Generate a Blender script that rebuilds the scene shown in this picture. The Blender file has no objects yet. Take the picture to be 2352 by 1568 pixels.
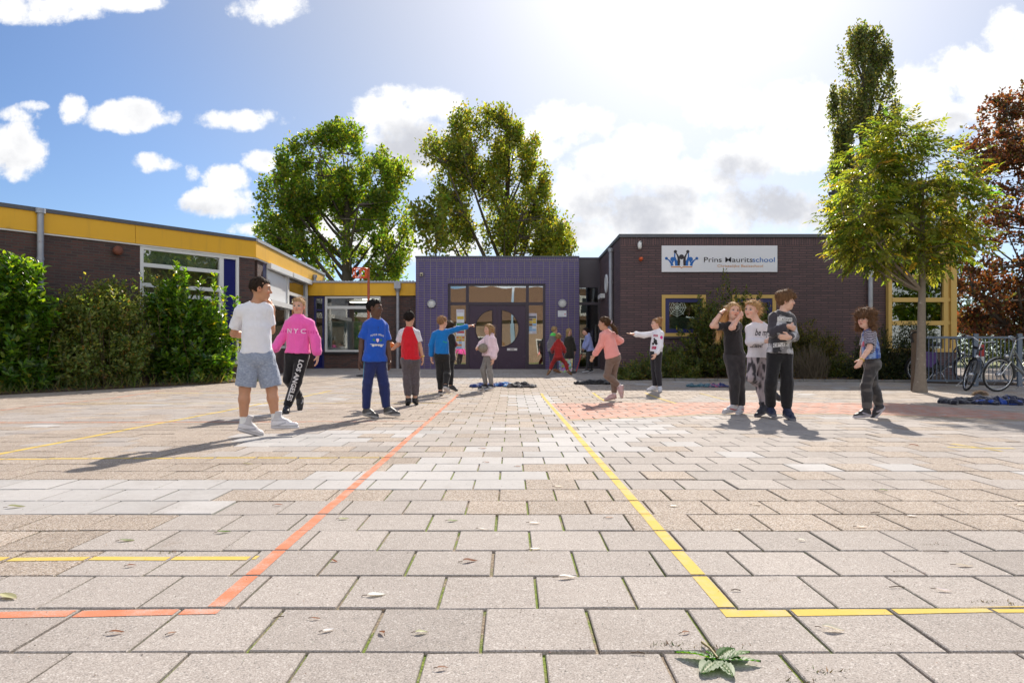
import bpy, math, random, sys
import numpy as np
from mathutils import Vector, Matrix
from mathutils.bvhtree import BVHTree
random.seed(11); RNG = np.random.default_rng(11)
SC = bpy.context.scene
COL = SC.collection
CAMH = 0.765
F_PX, CX, HY = 1568.0, 1176.0, 814.0       # photo measures: focal length, centre and horizon of a 2352 px wide print
def R(d): return math.radians(d)
def V3(*a): return np.array(a, dtype=float)
def nrm(v):
    v = np.asarray(v, float); return v / (np.linalg.norm(v) + 1e-12)
def gz(y):
    """height of the school yard: level near the viewer, rising gently to the doors"""
    return float(np.clip((y - 12.0) * 0.0245, 0.0, 0.29))
def gza(y): return np.clip((np.asarray(y) - 12.0) * 0.0245, 0.0, 0.29)
def at(px, py, Y): return V3((px - CX) / F_PX * Y, Y, CAMH - (py - HY) / F_PX * Y)
def Xat(px, Y): return (px - CX) / F_PX * Y
def Zat(py, Y): return CAMH - (py - HY) / F_PX * Y
def ground_at(px, py):
    Y = F_PX * CAMH / (py - HY)
    for _ in range(40):
        Y = F_PX * (CAMH - gz(Y)) / (py - HY)
    return V3((px - CX) / F_PX * Y, Y, gz(Y))

# ---------------------------------------------------------------- tagging
def tag(o, label=None, cat=None, group=None, kind=None):
    if label: o['label'] = label
    if cat: o['category'] = cat
    if group: o['group'] = group
    if kind: o['kind'] = kind
    return o
def thing(name, label, cat, loc=(0, 0, 0), group=None):
    o = bpy.data.objects.new(name, None); COL.objects.link(o)
    o.location = [float(c) for c in loc]; o.empty_display_size = 0.2
    return tag(o, label, cat, group)

# ---------------------------------------------------------------- meshes
def rawmesh(name, v, f, mat, parent=None, uv=None, col=None, smooth=False, mats=None, midx=None):
    """v: Nx3 world points. f: list of index lists or an int array (Mxk). The origin is the parent's."""
    v = np.asarray(v, np.float32).reshape(-1, 3)
    if parent is not None:
        off = np.zeros(3); p = parent
        while p is not None:
            off += np.array(p.location); p = p.parent
        v = v - off.astype(np.float32)
    me = bpy.data.meshes.new(name)
    if isinstance(f, np.ndarray):
        k = f.shape[1]; m = f.shape[0]
        me.vertices.add(len(v)); me.vertices.foreach_set('co', v.ravel())
        me.loops.add(m * k); me.polygons.add(m)
        me.loops.foreach_set('vertex_index', f.astype(np.int32).ravel())
        me.polygons.foreach_set('loop_start', np.arange(m, dtype=np.int32) * k)
        me.update(calc_edges=True)
    else:
        me.from_pydata([tuple(map(float, x)) for x in v], [], [list(map(int, q)) for q in f]); me.update()
    if mats:
        for x in mats: me.materials.append(x)
        if midx is not None: me.polygons.foreach_set('material_index', np.asarray(midx, np.int32))
    elif mat: me.materials.append(mat)
    if uv is not None:
        l = me.uv_layers.new(name='UVMap'); l.data.foreach_set('uv', np.asarray(uv, np.float32).ravel())
    if col is not None:
        a = me.attributes.new('col', 'FLOAT_COLOR', 'POINT')
        c = np.asarray(col, np.float32)
        if c.shape[1] == 3: c = np.concatenate([c, np.ones((len(c), 1), np.float32)], 1)
        a.data.foreach_set('color', c.ravel())
    me.polygons.foreach_set('use_smooth', np.full(len(me.polygons), bool(smooth)))
    o = bpy.data.objects.new(name, me); COL.objects.link(o)
    if parent is not None: o.parent = parent
    return o

class MB:
    """collects plain shapes into one mesh, with uv in metres"""
    def __init__(s): s.v = []; s.f = []; s.sm = []
    def add(s, vs, fs, smooth=False):
        b = len(s.v); s.v += [tuple(map(float, p)) for p in vs]
        for q in fs: s.f.append([b + i for i in q]); s.sm.append(smooth)
        return s
    def box(s, x0, x1, y0, y1, z0, z1, bev=0.0):
        return s.obox((0, 0, 0), (1, 0, 0), (0, 1, 0), x0, x1, y0, y1, z0, z1, bev)
    def obox(s, o, a, b, x0, x1, y0, y1, z0, z1, bev=0.0):
        """box in a frame with origin o, horizontal axes a, b (up is z)"""
        o = np.array(o, float); a = np.array(a, float); b = np.array(b, float); c = V3(0, 0, 1)
        if bev <= 0:
            P = [o + a * x + b * y + c * z for z in (z0, z1) for y in (y0, y1) for x in (x0, x1)]
            fs = [(0, 2, 3, 1), (4, 5, 7, 6), (0, 1, 5, 4), (2, 6, 7, 3), (0, 4, 6, 2), (1, 3, 7, 5)]
            return s.add(P, fs)
        e = bev; P = []; idx = {}
        for ix, (x, sx) in enumerate(((x0, 1), (x1, -1))):
            for iy, (y, sy) in enumerate(((y0, 1), (y1, -1))):
                for iz, (z, sz) in enumerate(((z0, 1), (z1, -1))):
                    for k, q in enumerate(((x, y + sy * e, z + sz * e), (x + sx * e, y, z + sz * e), (x + sx * e, y + sy * e, z))):
                        idx[ix, iy, iz, k] = len(P); P.append(o + a * q[0] + b * q[1] + c * q[2])
        fs = []
        for ix in (0, 1): fs.append([idx[ix, i, j, 0] for i, j in ((0, 0), (1, 0), (1, 1), (0, 1))])
        for iy in (0, 1): fs.append([idx[i, iy, j, 1] for i, j in ((0, 0), (1, 0), (1, 1), (0, 1))])
        for iz in (0, 1): fs.append([idx[i, j, iz, 2] for i, j in ((0, 0), (1, 0), (1, 1), (0, 1))])
        for ix in (0, 1):
            for iy in (0, 1): fs.append([idx[ix, iy, 0, 0], idx[ix, iy, 1, 0], idx[ix, iy, 1, 1], idx[ix, iy, 0, 1]])
        for ix in (0, 1):
            for iz in (0, 1): fs.append([idx[ix, 0, iz, 0], idx[ix, 1, iz, 0], idx[ix, 1, iz, 2], idx[ix, 0, iz, 2]])
        for iy in (0, 1):
            for iz in (0, 1): fs.append([idx[0, iy, iz, 1], idx[1, iy, iz, 1], idx[1, iy, iz, 2], idx[0, iy, iz, 2]])
        for ix in (0, 1):
            for iy in (0, 1):
                for iz in (0, 1): fs.append([idx[ix, iy, iz, k] for k in range(3)])
        return s.add(P, fs)
    def tube(s, pts, r, n=8, cap=True):
        pts = [np.array(p, float) for p in pts]; m = len(pts)
        rs = r if hasattr(r, '__len__') else [r] * m
        vs = []; ref = None
        for i, p in enumerate(pts):
            t = nrm(pts[min(i + 1, m - 1)] - pts[max(i - 1, 0)])
            if ref is None:
                ref = nrm(np.cross(t, V3(0, 0, 1) if abs(t[2]) < .9 else V3(1, 0, 0)))
            ref = nrm(ref - t * np.dot(ref, t)); b = np.cross(t, ref)
            for k in range(n):
                q = 2 * math.pi * k / n
                vs.append(p + rs[i] * (math.cos(q) * ref + math.sin(q) * b))
        fs = [(i * n + k, i * n + (k + 1) % n, (i + 1) * n + (k + 1) % n, (i + 1) * n + k) for i in range(m - 1) for k in range(n)]
        s.add(vs, fs, True)
        if cap: s.add(vs[:n], [list(range(n))[::-1]]); s.add(vs[-n:], [list(range(n))])
        return s
    def lathe(s, o, axis, prof, n=20, up=None):
        """prof: (radius, along) pairs round axis"""
        o = np.array(o, float); ax = nrm(axis)
        e1 = nrm(np.cross(ax, V3(0, 0, 1) if abs(ax[2]) < .9 else V3(1, 0, 0))); e2 = np.cross(ax, e1)
        vs = [o + ax * h + r * (math.cos(2 * math.pi * k / n) * e1 + math.sin(2 * math.pi * k / n) * e2) for r, h in prof for k in range(n)]
        m = len(prof)
        fs = [(i * n + k, i * n + (k + 1) % n, (i + 1) * n + (k + 1) % n, (i + 1) * n + k) for i in range(m - 1) for k in range(n)]
        return s.add(vs, fs, True)
    def poly(s, pts, depth=None):
        """flat polygon; with depth (vector) a solid slab"""
        pts = [np.array(p, float) for p in pts]; n = len(pts)
        if depth is None: return s.add(pts, [list(range(n))])
        d = np.array(depth, float)
        return s.add(pts + [p + d for p in pts], [list(range(n))] + [list(range(2 * n - 1, n - 1, -1))] + [(i, (i + 1) % n, n + (i + 1) % n, n + i) for i in range(n)])
    def build(s, name, mat, parent=None, label=None, recalc=True, smooth=None):
        o = rawmesh(name, s.v, s.f, mat, parent)
        me = o.data
        if recalc:
            import bmesh
            bm = bmesh.new(); bm.from_mesh(me); bmesh.ops.recalc_face_normals(bm, faces=bm.faces); bm.to_mesh(me); bm.free()
        me.polygons.foreach_set('use_smooth', np.array(s.sm if smooth is None else [smooth] * len(s.f), bool))
        l = me.uv_layers.new(name='UVMap'); uv = np.zeros((len(me.loops), 2), np.float32)
        for p in me.polygons:
            n = np.array(p.normal)
            if abs(n[2]) > .8: t, b = V3(1, 0, 0), V3(0, 1, 0)
            else: t, b = nrm(np.cross(V3(0, 0, 1), n)), V3(0, 0, 1)
            for li in p.loop_indices:
                c = np.array(me.vertices[me.loops[li].vertex_index].co)
                if parent is not None: c = c + np.array(parent.location)
                uv[li] = (c @ t, c @ b)
        l.data.foreach_set('uv', uv.ravel())
        if label: o['label'] = label
        return o

# ---------------------------------------------------------------- materials
def newmat(name):
    m = bpy.data.materials.new(name); m.use_nodes = True
    nt = m.node_tree; nt.nodes.clear()
    out = nt.nodes.new('ShaderNodeOutputMaterial')
    return m, nt, out
class NT:
    """small helper round a node tree"""
    def __init__(s, nt): s.nt = nt
    def n(s, t, **kw):
        x = s.nt.nodes.new(t)
        for k, v in kw.items(): setattr(x, k, v)
        return x
    def l(s, a, b): s.nt.links.new(a, b)
    def val(s, sock, v):
        if hasattr(v, 'is_linked') or hasattr(v, 'links'): s.l(v, sock)
        else: sock.default_value = v
    def math(s, op, a, b=None, c=None, clamp=False):
        x = s.n('ShaderNodeMath', operation=op); x.use_clamp = clamp
        s.val(x.inputs[0], a)
        if b is not None: s.val(x.inputs[1], b)
        if c is not None: s.val(x.inputs[2], c)
        return x.outputs[0]
    def mix(s, fac, a, b, mode='MIX'):
        x = s.n('ShaderNodeMix', data_type='RGBA', blend_type=mode)
        s.val(x.inputs[0], fac); s.val(x.inputs[6], a); s.val(x.inputs[7], b)
        return x.outputs[2]
    def noise(s, vec, scale, detail=3, rough=.55, dim='3D'):
        x = s.n('ShaderNodeTexNoise', noise_dimensions=dim)
        if vec is not None: s.l(vec, x.inputs['Vector'])
        x.inputs['Scale'].default_value = scale; x.inputs['Detail'].default_value = detail; x.inputs['Roughness'].default_value = rough
        return x.outputs['Fac']
    def ramp(s, fac, a, b):
        x = s.n('ShaderNodeMapRange'); x.interpolation_type = 'SMOOTHSTEP'
        s.val(x.inputs[0], fac); x.inputs[1].default_value = a; x.inputs[2].default_value = b
        return x.outputs[0]
def c4(c): return (c[0], c[1], c[2], 1.0)
_mats = {}
def mat(name, col=(.5, .5, .5), rough=.6, var=.12, vscale=6.0, bump=0.0, bscale=60.0, metal=0.0, attr=False, spec=.5, sheen=0.0, dirt=None, trans=0.0, coat=0.0, emit=0.0, streak=None):
    """principled material with soft colour variation, optional dye attribute, fine bump and worn patches"""
    if name in _mats: return _mats[name]
    m, nt, out = newmat(name); N = NT(nt)
    p = N.n('ShaderNodeBsdfPrincipled')
    tc = N.n('ShaderNodeTexCoord').outputs['Object']
    if attr:
        base = N.n('ShaderNodeAttribute', attribute_name='col').outputs['Color']
    else:
        base = N.n('ShaderNodeRGB').outputs[0]; base.default_value = c4(col)
    nz = N.noise(tc, vscale, 5, .6)
    mul = N.math('MULTIPLY_ADD', nz, 2 * var, 1 - var)
    cmb = N.n('ShaderNodeCombineColor'); [N.l(mul, cmb.inputs[i]) for i in range(3)]
    base = N.mix(1.0, base, cmb.outputs[0], 'MULTIPLY')
    if dirt:
        dn = N.ramp(N.noise(tc, dirt[1], 6, .65), dirt[2], dirt[3])
        base = N.mix(dn, base, c4(dirt[0]))
    if streak:                                              # rain streaks: long upright noise
        mp = N.n('ShaderNodeMapping'); N.l(tc, mp.inputs[0]); mp.inputs['Scale'].default_value = (1, 1, .10)
        base = N.mix(N.math('MULTIPLY', N.ramp(N.noise(mp.outputs[0], streak[1], 5, .7), .50, .74), streak[2]), base, c4(streak[0]))
    N.l(base, p.inputs['Base Color'])
    rr = N.math('MULTIPLY_ADD', N.noise(tc, vscale * 2.3, 3), .25, rough - .125, clamp=True); N.l(rr, p.inputs['Roughness'])
    p.inputs['Metallic'].default_value = metal; p.inputs['Specular IOR Level'].default_value = spec
    if sheen: p.inputs['Sheen Weight'].default_value = sheen; p.inputs['Sheen Roughness'].default_value = .5
    if coat: p.inputs['Coat Weight'].default_value = coat
    if emit: N.l(base, p.inputs['Emission Color']); p.inputs['Emission Strength'].default_value = emit
    if bump:
        b = N.n('ShaderNodeBump'); b.inputs['Strength'].default_value = 1.0; b.inputs['Distance'].default_value = bump
        N.l(N.noise(tc, bscale, 4, .6), b.inputs['Height']); N.l(b.outputs[0], p.inputs['Normal'])
    sh = p.outputs[0]
    if trans:
        t = N.n('ShaderNodeBsdfTranslucent'); N.l(base, t.inputs['Color'])
        x = N.n('ShaderNodeMixShader'); x.inputs[0].default_value = trans
        N.l(sh, x.inputs[1]); N.l(t.outputs[0], x.inputs[2]); sh = x.outputs[0]
    N.l(sh, out.inputs[0]); _mats[name] = m
    return m
def brickmat(name, c1, c2, mortar, bw=.22, bh=.0625, ms=.010, offset=.5, bumpd=.006, rough=.75, stain=.25, swap=False, msm=.1):
    m, nt, out = newmat(name); N = NT(nt); p = N.n('ShaderNodeBsdfPrincipled')
    uv = N.n('ShaderNodeUVMap').outputs[0]
    if swap:
        sep = N.n('ShaderNodeSeparateXYZ'); N.l(uv, sep.inputs[0]); cb = N.n('ShaderNodeCombineXYZ')
        N.l(sep.outputs[1], cb.inputs[0]); N.l(sep.outputs[0], cb.inputs[1]); vec = cb.outputs[0]
    else: vec = uv
    b = N.n('ShaderNodeTexBrick'); b.offset = offset; b.squash = 1.0
    N.l(vec, b.inputs['Vector'])
    b.inputs['Color1'].default_value = c4(c1); b.inputs['Color2'].default_value = c4(c2); b.inputs['Mortar'].default_value = c4(mortar)
    b.inputs['Scale'].default_value = 1.0; b.inputs['Mortar Size'].default_value = ms; b.inputs['Mortar Smooth'].default_value = msm
    b.inputs['Brick Width'].default_value = bw; b.inputs['Row Height'].default_value = bh; b.inputs['Bias'].default_value = 0.0
    n1 = N.noise(uv, 1.1, 5, .65); n2 = N.noise(uv, 34.0, 3, .6)
    k = N.math('ADD', N.math('MULTIPLY', n1, 2 * stain), N.math('MULTIPLY_ADD', n2, .5, .75 - stain))
    cmb = N.n('ShaderNodeCombineColor'); [N.l(k, cmb.inputs[i]) for i in range(3)]
    mp = N.n('ShaderNodeMapping'); N.l(uv, mp.inputs[0]); mp.inputs['Scale'].default_value = (1, .09, 1)
    stn = N.math('MULTIPLY', N.ramp(N.noise(mp.outputs[0], 5.0, 5, .7), .52, .76), .55)
    N.l(N.mix(stn, N.mix(1.0, b.outputs['Color'], cmb.outputs[0], 'MULTIPLY'), c4([.5 * (x + y) * .55 + .012 for x, y in zip(c1, c2)])), p.inputs['Base Color'])
    p.inputs['Roughness'].default_value = rough
    bu = N.n('ShaderNodeBump'); bu.invert = True; bu.inputs['Distance'].default_value = bumpd
    h = N.math('MULTIPLY_ADD', n2, -.3, b.outputs['Fac']); N.l(h, bu.inputs['Height']); N.l(bu.outputs[0], p.inputs['Normal'])
    N.l(p.outputs[0], out.inputs[0]); return m
def glassmat(name, tint=(.8, .85, .85), refl=.12, rough=.0, thru=.9):
    """window pane: mirror part by fresnel, the rest looks through"""
    m, nt, out = newmat(name); N = NT(nt)
    g = N.n('ShaderNodeBsdfGlossy'); g.inputs['Roughness'].default_value = rough; g.inputs['Color'].default_value = (1, 1, 1, 1)
    geo = N.n('ShaderNodeNewGeometry').outputs['Position']
    bu = N.n('ShaderNodeBump'); bu.inputs['Distance'].default_value = .012; bu.inputs['Strength'].default_value = .25
    N.l(N.noise(geo, .9, 1), bu.inputs['Height']); N.l(bu.outputs[0], g.inputs['Normal'])
    t = N.n('ShaderNodeBsdfTransparent'); t.inputs['Color'].default_value = c4([x * thru for x in tint])
    fr = N.n('ShaderNodeFresnel'); fr.inputs['IOR'].default_value = 1.5
    f = N.math('MULTIPLY_ADD', fr.outputs[0], 1.5, refl, clamp=True)
    x = N.n('ShaderNodeMixShader'); N.l(f, x.inputs[0]); N.l(t.outputs[0], x.inputs[1]); N.l(g.outputs[0], x.inputs[2])
    N.l(x.outputs[0], out.inputs[0]); return m
def leafmat(name, rough=.38, trans=.45, tcol=(1.5, 1.55, .55), spec=.5):
    """leaf with dye attribute: glossy upper skin, light shining through"""
    m, nt, out = newmat(name); N = NT(nt)
    a = N.n('ShaderNodeAttribute', attribute_name='col').outputs['Color']
    p = N.n('ShaderNodeBsdfPrincipled'); N.l(a, p.inputs['Base Color']); p.inputs['Roughness'].default_value = rough; p.inputs['Specular IOR Level'].default_value = spec
    t = N.n('ShaderNodeBsdfTranslucent'); N.l(N.mix(1.0, a, c4(tcol), 'MULTIPLY'), t.inputs['Color'])
    x = N.n('ShaderNodeMixShader'); x.inputs[0].default_value = trans
    N.l(p.outputs[0], x.inputs[1]); N.l(t.outputs[0], x.inputs[2]); N.l(x.outputs[0], out.inputs[0]); return m

# ---------------------------------------------------------------- numpy value noise
def _h(i, j, k, seed):
    n = (i.astype(np.int64) * 374761393 + j.astype(np.int64) * 668265263 + k.astype(np.int64) * 2147483647 + seed * 1274126177) & 0xffffffff
    n = ((n ^ (n >> 13)) * 1274126177) & 0xffffffff
    return ((n ^ (n >> 16)) & 0xffff) / 65535.0
def vnoise(P, freq, seed=0):
    Q = np.asarray(P, float) * freq; i = np.floor(Q).astype(np.int64); f = Q - i; f = f * f * (3 - 2 * f)
    r = 0
    for a in (0, 1):
        for b in (0, 1):
            for c in (0, 1):
                w = (f[:, 0] if a else 1 - f[:, 0]) * (f[:, 1] if b else 1 - f[:, 1]) * (f[:, 2] if c else 1 - f[:, 2])
                r = r + w * _h(i[:, 0] + a, i[:, 1] + b, i[:, 2] + c, seed)
    return r
# ================================================================ camera, sun, sky
SUN_EL, SUN_AZ = 37.0, 15.0                    # degrees; azimuth measured from straight ahead (+Y) to the right
cam = bpy.data.cameras.new('camera'); cam.lens = 24.0; cam.sensor_width = 36.0; cam.sensor_fit = 'HORIZONTAL'
cam.shift_y = 30.0 / 2352.0; cam.clip_start = .05; cam.clip_end = 2000
co = bpy.data.objects.new('camera', cam); COL.objects.link(co); co.location = (0, 0, CAMH); co.rotation_euler = (R(90), 0, 0)
SC.camera = co
SUND = V3(math.sin(R(SUN_AZ)) * math.cos(R(SUN_EL)), math.cos(R(SUN_AZ)) * math.cos(R(SUN_EL)), math.sin(R(SUN_EL)))
sl = bpy.data.lights.new('sun', 'SUN'); sl.energy = 3.5; sl.angle = R(.5); sl.color = (1.0, .91, .80)
so = bpy.data.objects.new('sun', sl); COL.objects.link(so); so.location = (0, 0, 30)
so.rotation_euler = Vector(SUND).to_track_quat('Z', 'Y').to_euler()
SC.view_settings.view_transform = 'Standard'; SC.view_settings.look = 'None'; SC.view_settings.exposure = 1.10; SC.view_settings.gamma = 1.0
w = bpy.data.worlds.new('World'); SC.world = w; w.use_nodes = True
W = NT(w.node_tree); w.node_tree.nodes.clear()
wout = W.n('ShaderNodeOutputWorld'); bg = W.n('ShaderNodeBackground'); W.l(bg.outputs[0], wout.inputs[0])
sky = W.n('ShaderNodeTexSky'); sky.sky_type = 'NISHITA'; sky.sun_disc = False
sky.sun_elevation = R(SUN_EL); sky.sun_rotation = R(SUN_AZ); sky.air_density = 1.0; sky.dust_density = .55; sky.ozone_density = 1.6
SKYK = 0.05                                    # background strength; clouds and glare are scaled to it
dirv = W.n('ShaderNodeTexCoord').outputs['Generated']
vm = lambda op, a, b=None, c=None: (lambda x: ([W.val(x.inputs[i], q) for i, q in enumerate((a, b, c)) if q is not None], x)[1])(W.n('ShaderNodeVectorMath', operation=op))
sp = W.n('ShaderNodeSeparateXYZ'); W.l(dirv, sp.inputs[0])
ay = W.math('MAXIMUM', W.math('ABSOLUTE', sp.outputs[1]), .02)
cu = W.math('DIVIDE', sp.outputs[0], ay); cv = W.math('DIVIDE', sp.outputs[2], ay)
uvw = W.n('ShaderNodeCombineXYZ'); W.l(cu, uvw.inputs[0]); W.l(cv, uvw.inputs[1]); uvw = uvw.outputs[0]
def P2(px, py): return ((px - CX) / F_PX, (HY - py) / F_PX)
# cumulus banks: (x, y, half width, half height, weight)
CLOUDS = [(60, 20, 190, 40, 1.0), (280, 5, 110, 26, .9), (610, 25, 95, 42, 1.0), (170, 250, 36, 34, .85), (288, 268, 100, 36, .95), (25, 345, 80, 66, 1.0), (20, 262, 60, 20, .5), (75, 243, 40, 12, .45),
    (570, 275, 95, 26, .75), (362, 378, 58, 28, .85), (438, 398, 18, 18, .4), (500, 465, 110, 40, 1.0), (520, 415, 55, 38, 1.0), (610, 370, 50, 30, .8), (590, 525, 70, 18, .6), (900, 260, 90, 50, 1.1), (985, 240, 70, 40, 1.1), (930, 320, 120, 70, 1.0),
    (1310, 285, 85, 40, .85), (1240, 330, 60, 30, .5), (1560, 190, 90, 48, 1.0), (1640, 250, 90, 50, .95), (1500, 330, 80, 48, 1.0), (1420, 380, 90, 50, 1.0), (1350, 430, 80, 50, .9), (1560, 410, 130, 55, 1.0), (1700, 360, 100, 48, 1.0), (1820, 350, 80, 45, 1.0), (1500, 490, 150, 45, 1.0), (1740, 480, 150, 50, 1.0), (1850, 240, 80, 50, .9), (1790, 115, 55, 20, .5), (2110, 200, 80, 55, 1.1), (2220, 170, 90, 50, 1.1), (2300, 220, 90, 70, 1.1), (2330, 95, 60, 60, 1.1), (2130, 270, 90, 40, 1.0), (2330, 300, 90, 70, 1.0), (1330, 540, 160, 30, .8), (1000, 560, 200, 36, .7), (760, 520, 120, 40, .5)]
acc = None
for (px, py, a, b, wt) in CLOUDS:
    u0, v0 = P2(px, py); sz_ = .66 if px < 700 else .86; au, bv = a * sz_ / F_PX, b * sz_ / F_PX
    q = vm('MULTIPLY_ADD', uvw, (1 / au, 1 / bv, 0), (-u0 / au, -v0 / bv, 0)).outputs[0]
    d = vm('DOT_PRODUCT', q, q).outputs['Value']
    e = W.math('MULTIPLY', W.math('MULTIPLY_ADD', d, -.45, 1.15), wt)
    acc = e if acc is None else W.math('SMOOTH_MAX', acc, e, .25)
acc = W.math('MAXIMUM', acc, -1.2)
front = W.ramp(sp.outputs[1], .05, .2)
n1 = W.noise(uvw, 4.6, 8, .58); n2 = W.noise(uvw, 15.0, 7, .60); nb = W.noise(dirv, 2.6, 6, .6)
fld = W.math('ADD', acc, W.math('ADD', W.math('MULTIPLY_ADD', n1, 3.6, -1.75), W.math('MULTIPLY_ADD', n2, 2.3, -1.15)))
dens_f = W.ramp(W.math('ADD', fld, W.math('MULTIPLY_ADD', W.noise(uvw, 42.0, 6, .65), 1.5, -.75)), .05, .85)
dens_b = W.math('MULTIPLY', W.math('MULTIPLY', W.ramp(nb, .44, .58), .95), W.ramp(sp.outputs[1], .10, -.45))  # added cloud cover behind the viewer, shaped to light faces turned this way
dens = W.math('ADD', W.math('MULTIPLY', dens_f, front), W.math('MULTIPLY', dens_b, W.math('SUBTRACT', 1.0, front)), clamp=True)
# shaded undersides of the banks
gacc = None
for (px, py, a, b, wt) in [(1430, 490, 120, 45, 1.0), (1770, 470, 120, 60, 1.0), (1690, 395, 70, 34, .8), (1530, 450, 70, 28, .8), (1320, 525, 110, 34, 1.0), (950, 330, 80, 40, .9), (2150, 285, 70, 24, .7), (500, 485, 80, 18, .6), (1600, 265, 60, 22, .4), (20, 375, 50, 22, .4), (2310, 330, 60, 40, .6)]:
    u0, v0 = P2(px, py); au, bv = a / F_PX, b / F_PX
    q = vm('MULTIPLY_ADD', uvw, (1 / au, 1 / bv, 0), (-u0 / au, -v0 / bv, 0)).outputs[0]
    e = W.math('MULTIPLY', W.math('MULTIPLY_ADD', vm('DOT_PRODUCT', q, q).outputs['Value'], -.5, 1.0), wt)
    gacc = e if gacc is None else W.math('SMOOTH_MAX', gacc, e, .25)
grey = W.ramp(W.math('ADD', W.math('MAXIMUM', gacc, -1.5), W.math('MULTIPLY_ADD', W.noise(uvw, 9.0, 6, .6), 4.0, -2.0)), -.3, 1.3)
soft = W.math('MULTIPLY', W.math('MULTIPLY', W.ramp(W.noise(uvw, 12.0, 6, .6), .40, .72), .40), W.ramp(fld, .5, 1.4))
ccol = W.mix(W.math('MAXIMUM', grey, soft), (1.06, 1.06, 1.06, 1), (.62, .635, .69, 1))
sd = vm('DOT_PRODUCT', dirv, tuple(SUND)).outputs['Value']
sdc = W.math('MAXIMUM', sd, 0.0)
glow = W.math('ADD', W.math('MULTIPLY', W.math('POWER', sdc, 30.0), .10), W.math('MULTIPLY', W.math('POWER', sdc, 6.5), .25))
cl = W.math('MULTIPLY_ADD', glow, .22, .47)
# unseen clouds behind the viewer, added and brightened to fill the shaded fronts
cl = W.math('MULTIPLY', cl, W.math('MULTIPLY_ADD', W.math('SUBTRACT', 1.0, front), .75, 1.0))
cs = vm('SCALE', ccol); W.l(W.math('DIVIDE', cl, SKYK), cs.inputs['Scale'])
tint = W.mix(1.0, sky.outputs[0], W.mix(W.ramp(sd, .70, .97), (.46, .72, 1.03, 1), (.54, .56, .62, 1)), 'MULTIPLY')
hz_ = W.math('POWER', W.math('SUBTRACT', 1.0, W.math('ABSOLUTE', sp.outputs[2])), 6.0)
glow = W.math('ADD', glow, W.math('MULTIPLY', W.math('POWER', sdc, 2.5), .045))
glow = W.math('MULTIPLY_ADD', hz_, .13, glow)                  # paler towards the horizon
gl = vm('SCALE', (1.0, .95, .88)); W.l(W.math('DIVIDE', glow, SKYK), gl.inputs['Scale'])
skyg = vm('ADD', tint, gl.outputs[0]).outputs[0]
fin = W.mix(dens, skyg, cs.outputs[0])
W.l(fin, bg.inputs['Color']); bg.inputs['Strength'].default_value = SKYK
# ================================================================ the yard
def clip_poly(poly, x0, x1, y0, y1):
    for ax, lim, keep in ((0, x0, 1), (0, x1, -1), (1, y0, 1), (1, y1, -1)):
        out = []
        for i in range(len(poly)):
            a, b = poly[i], poly[(i + 1) % len(poly)]
            ia, ib = (a[ax] - lim) * keep >= 0, (b[ax] - lim) * keep >= 0
            if ia: out.append(a)
            if ia != ib:
                t = (lim - a[ax]) / (b[ax] - a[ax]); out.append((a[0] + (b[0] - a[0]) * t, a[1] + (b[1] - a[1]) * t))
        poly = out
        if len(poly) < 3: return []
    return poly
def inpoly(x, y, P):
    c = False; j = len(P) - 1
    for i in range(len(P)):
        if (P[i][1] > y) != (P[j][1] > y) and x < (P[j][0] - P[i][0]) * (y - P[i][1]) / (P[j][1] - P[i][1]) + P[i][0]: c = not c
        j = i
    return c
def gp(pts): return [tuple(ground_at(*p)[:2]) for p in pts]
PITCH = .303
# light new slabs were laid in these patches
LIGHT = [gp(q) for q in ([(-900, 1100), (690, 1100), (690, 1122), (560, 1135), (560, 1150), (470, 1152), (450, 1178), (-900, 1178)], [(690, 1100), (1000, 1062), (1245, 1040), (1250, 1092), (1080, 1125), (850, 1122)],
    [(1330, 966), (1540, 960), (1520, 985), (1470, 1030), (1400, 1050), (1250, 1064), (1190, 1062), (1200, 1040)], [(1160, 908), (1270, 905), (1285, 930), (1300, 955), (1200, 940)], [(880, 990), (1010, 985), (1000, 1000), (870, 1004)], [(560, 1000), (850, 985), (820, 1025), (520, 1030)])]
AGG = [gp(q) for q in ([(-900, 1178), (420, 1178), (300, 1215), (230, 1260), (180, 1310), (-900, 1310)], [(-900, 1060), (600, 1052), (560, 1098), (-900, 1098)], [(1080, 1125), (2900, 1115), (2900, 1215), (1560, 1215), (1300, 1190), (1080, 1170)])]
tiles = []                                                   # (x0, x1, y0, y1, z, tilt x, tilt y, kind, tone)
rg = np.random.default_rng(5)
y = 1.757 - PITCH * 3; row = -3
while y < 24.2:
    big = y < 18.2
    d = PITCH if big else .102; wd = PITCH if big else .206
    xm = .80 * y + 1.6; ph = (-.0743 + (.5 * wd if row % 2 else 0)) + float(rg.normal(0, .004))
    i0 = int(math.floor((-xm - ph) / wd)); i1 = int(math.ceil((xm - ph) / wd))
    for i in range(i0, i1):
        x0 = ph + i * wd; xc, yc = x0 + wd / 2, y + d / 2
        g = .0038 + abs(rg.normal(0, .0013))
        k = 0
        n = vnoise(V3(xc, yc * .6, 0)[None], .55, 3)[0]
        if any(inpoly(xc, yc, P) for P in LIGHT): k = 2
        elif any(inpoly(xc, yc, P) for P in AGG): k = 1
        elif yc > 3.6: k = 1 if rg.random() < .18 + .75 * float(np.clip((n - .42) * 4, 0, 1)) else 0
        if not big: k = 0
        if k == 0 and yc > 3.2 and rg.random() < .05: k = 2
        tz = rg.normal(0, .0010)
        tiles.append((x0 + g, x0 + wd - g, y + g * 1.15, y + d - g * 1.15, tz, rg.normal(0, .004), rg.normal(0, .004), k, rg.normal(0, 1)))
    y += d; row += 1
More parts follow.
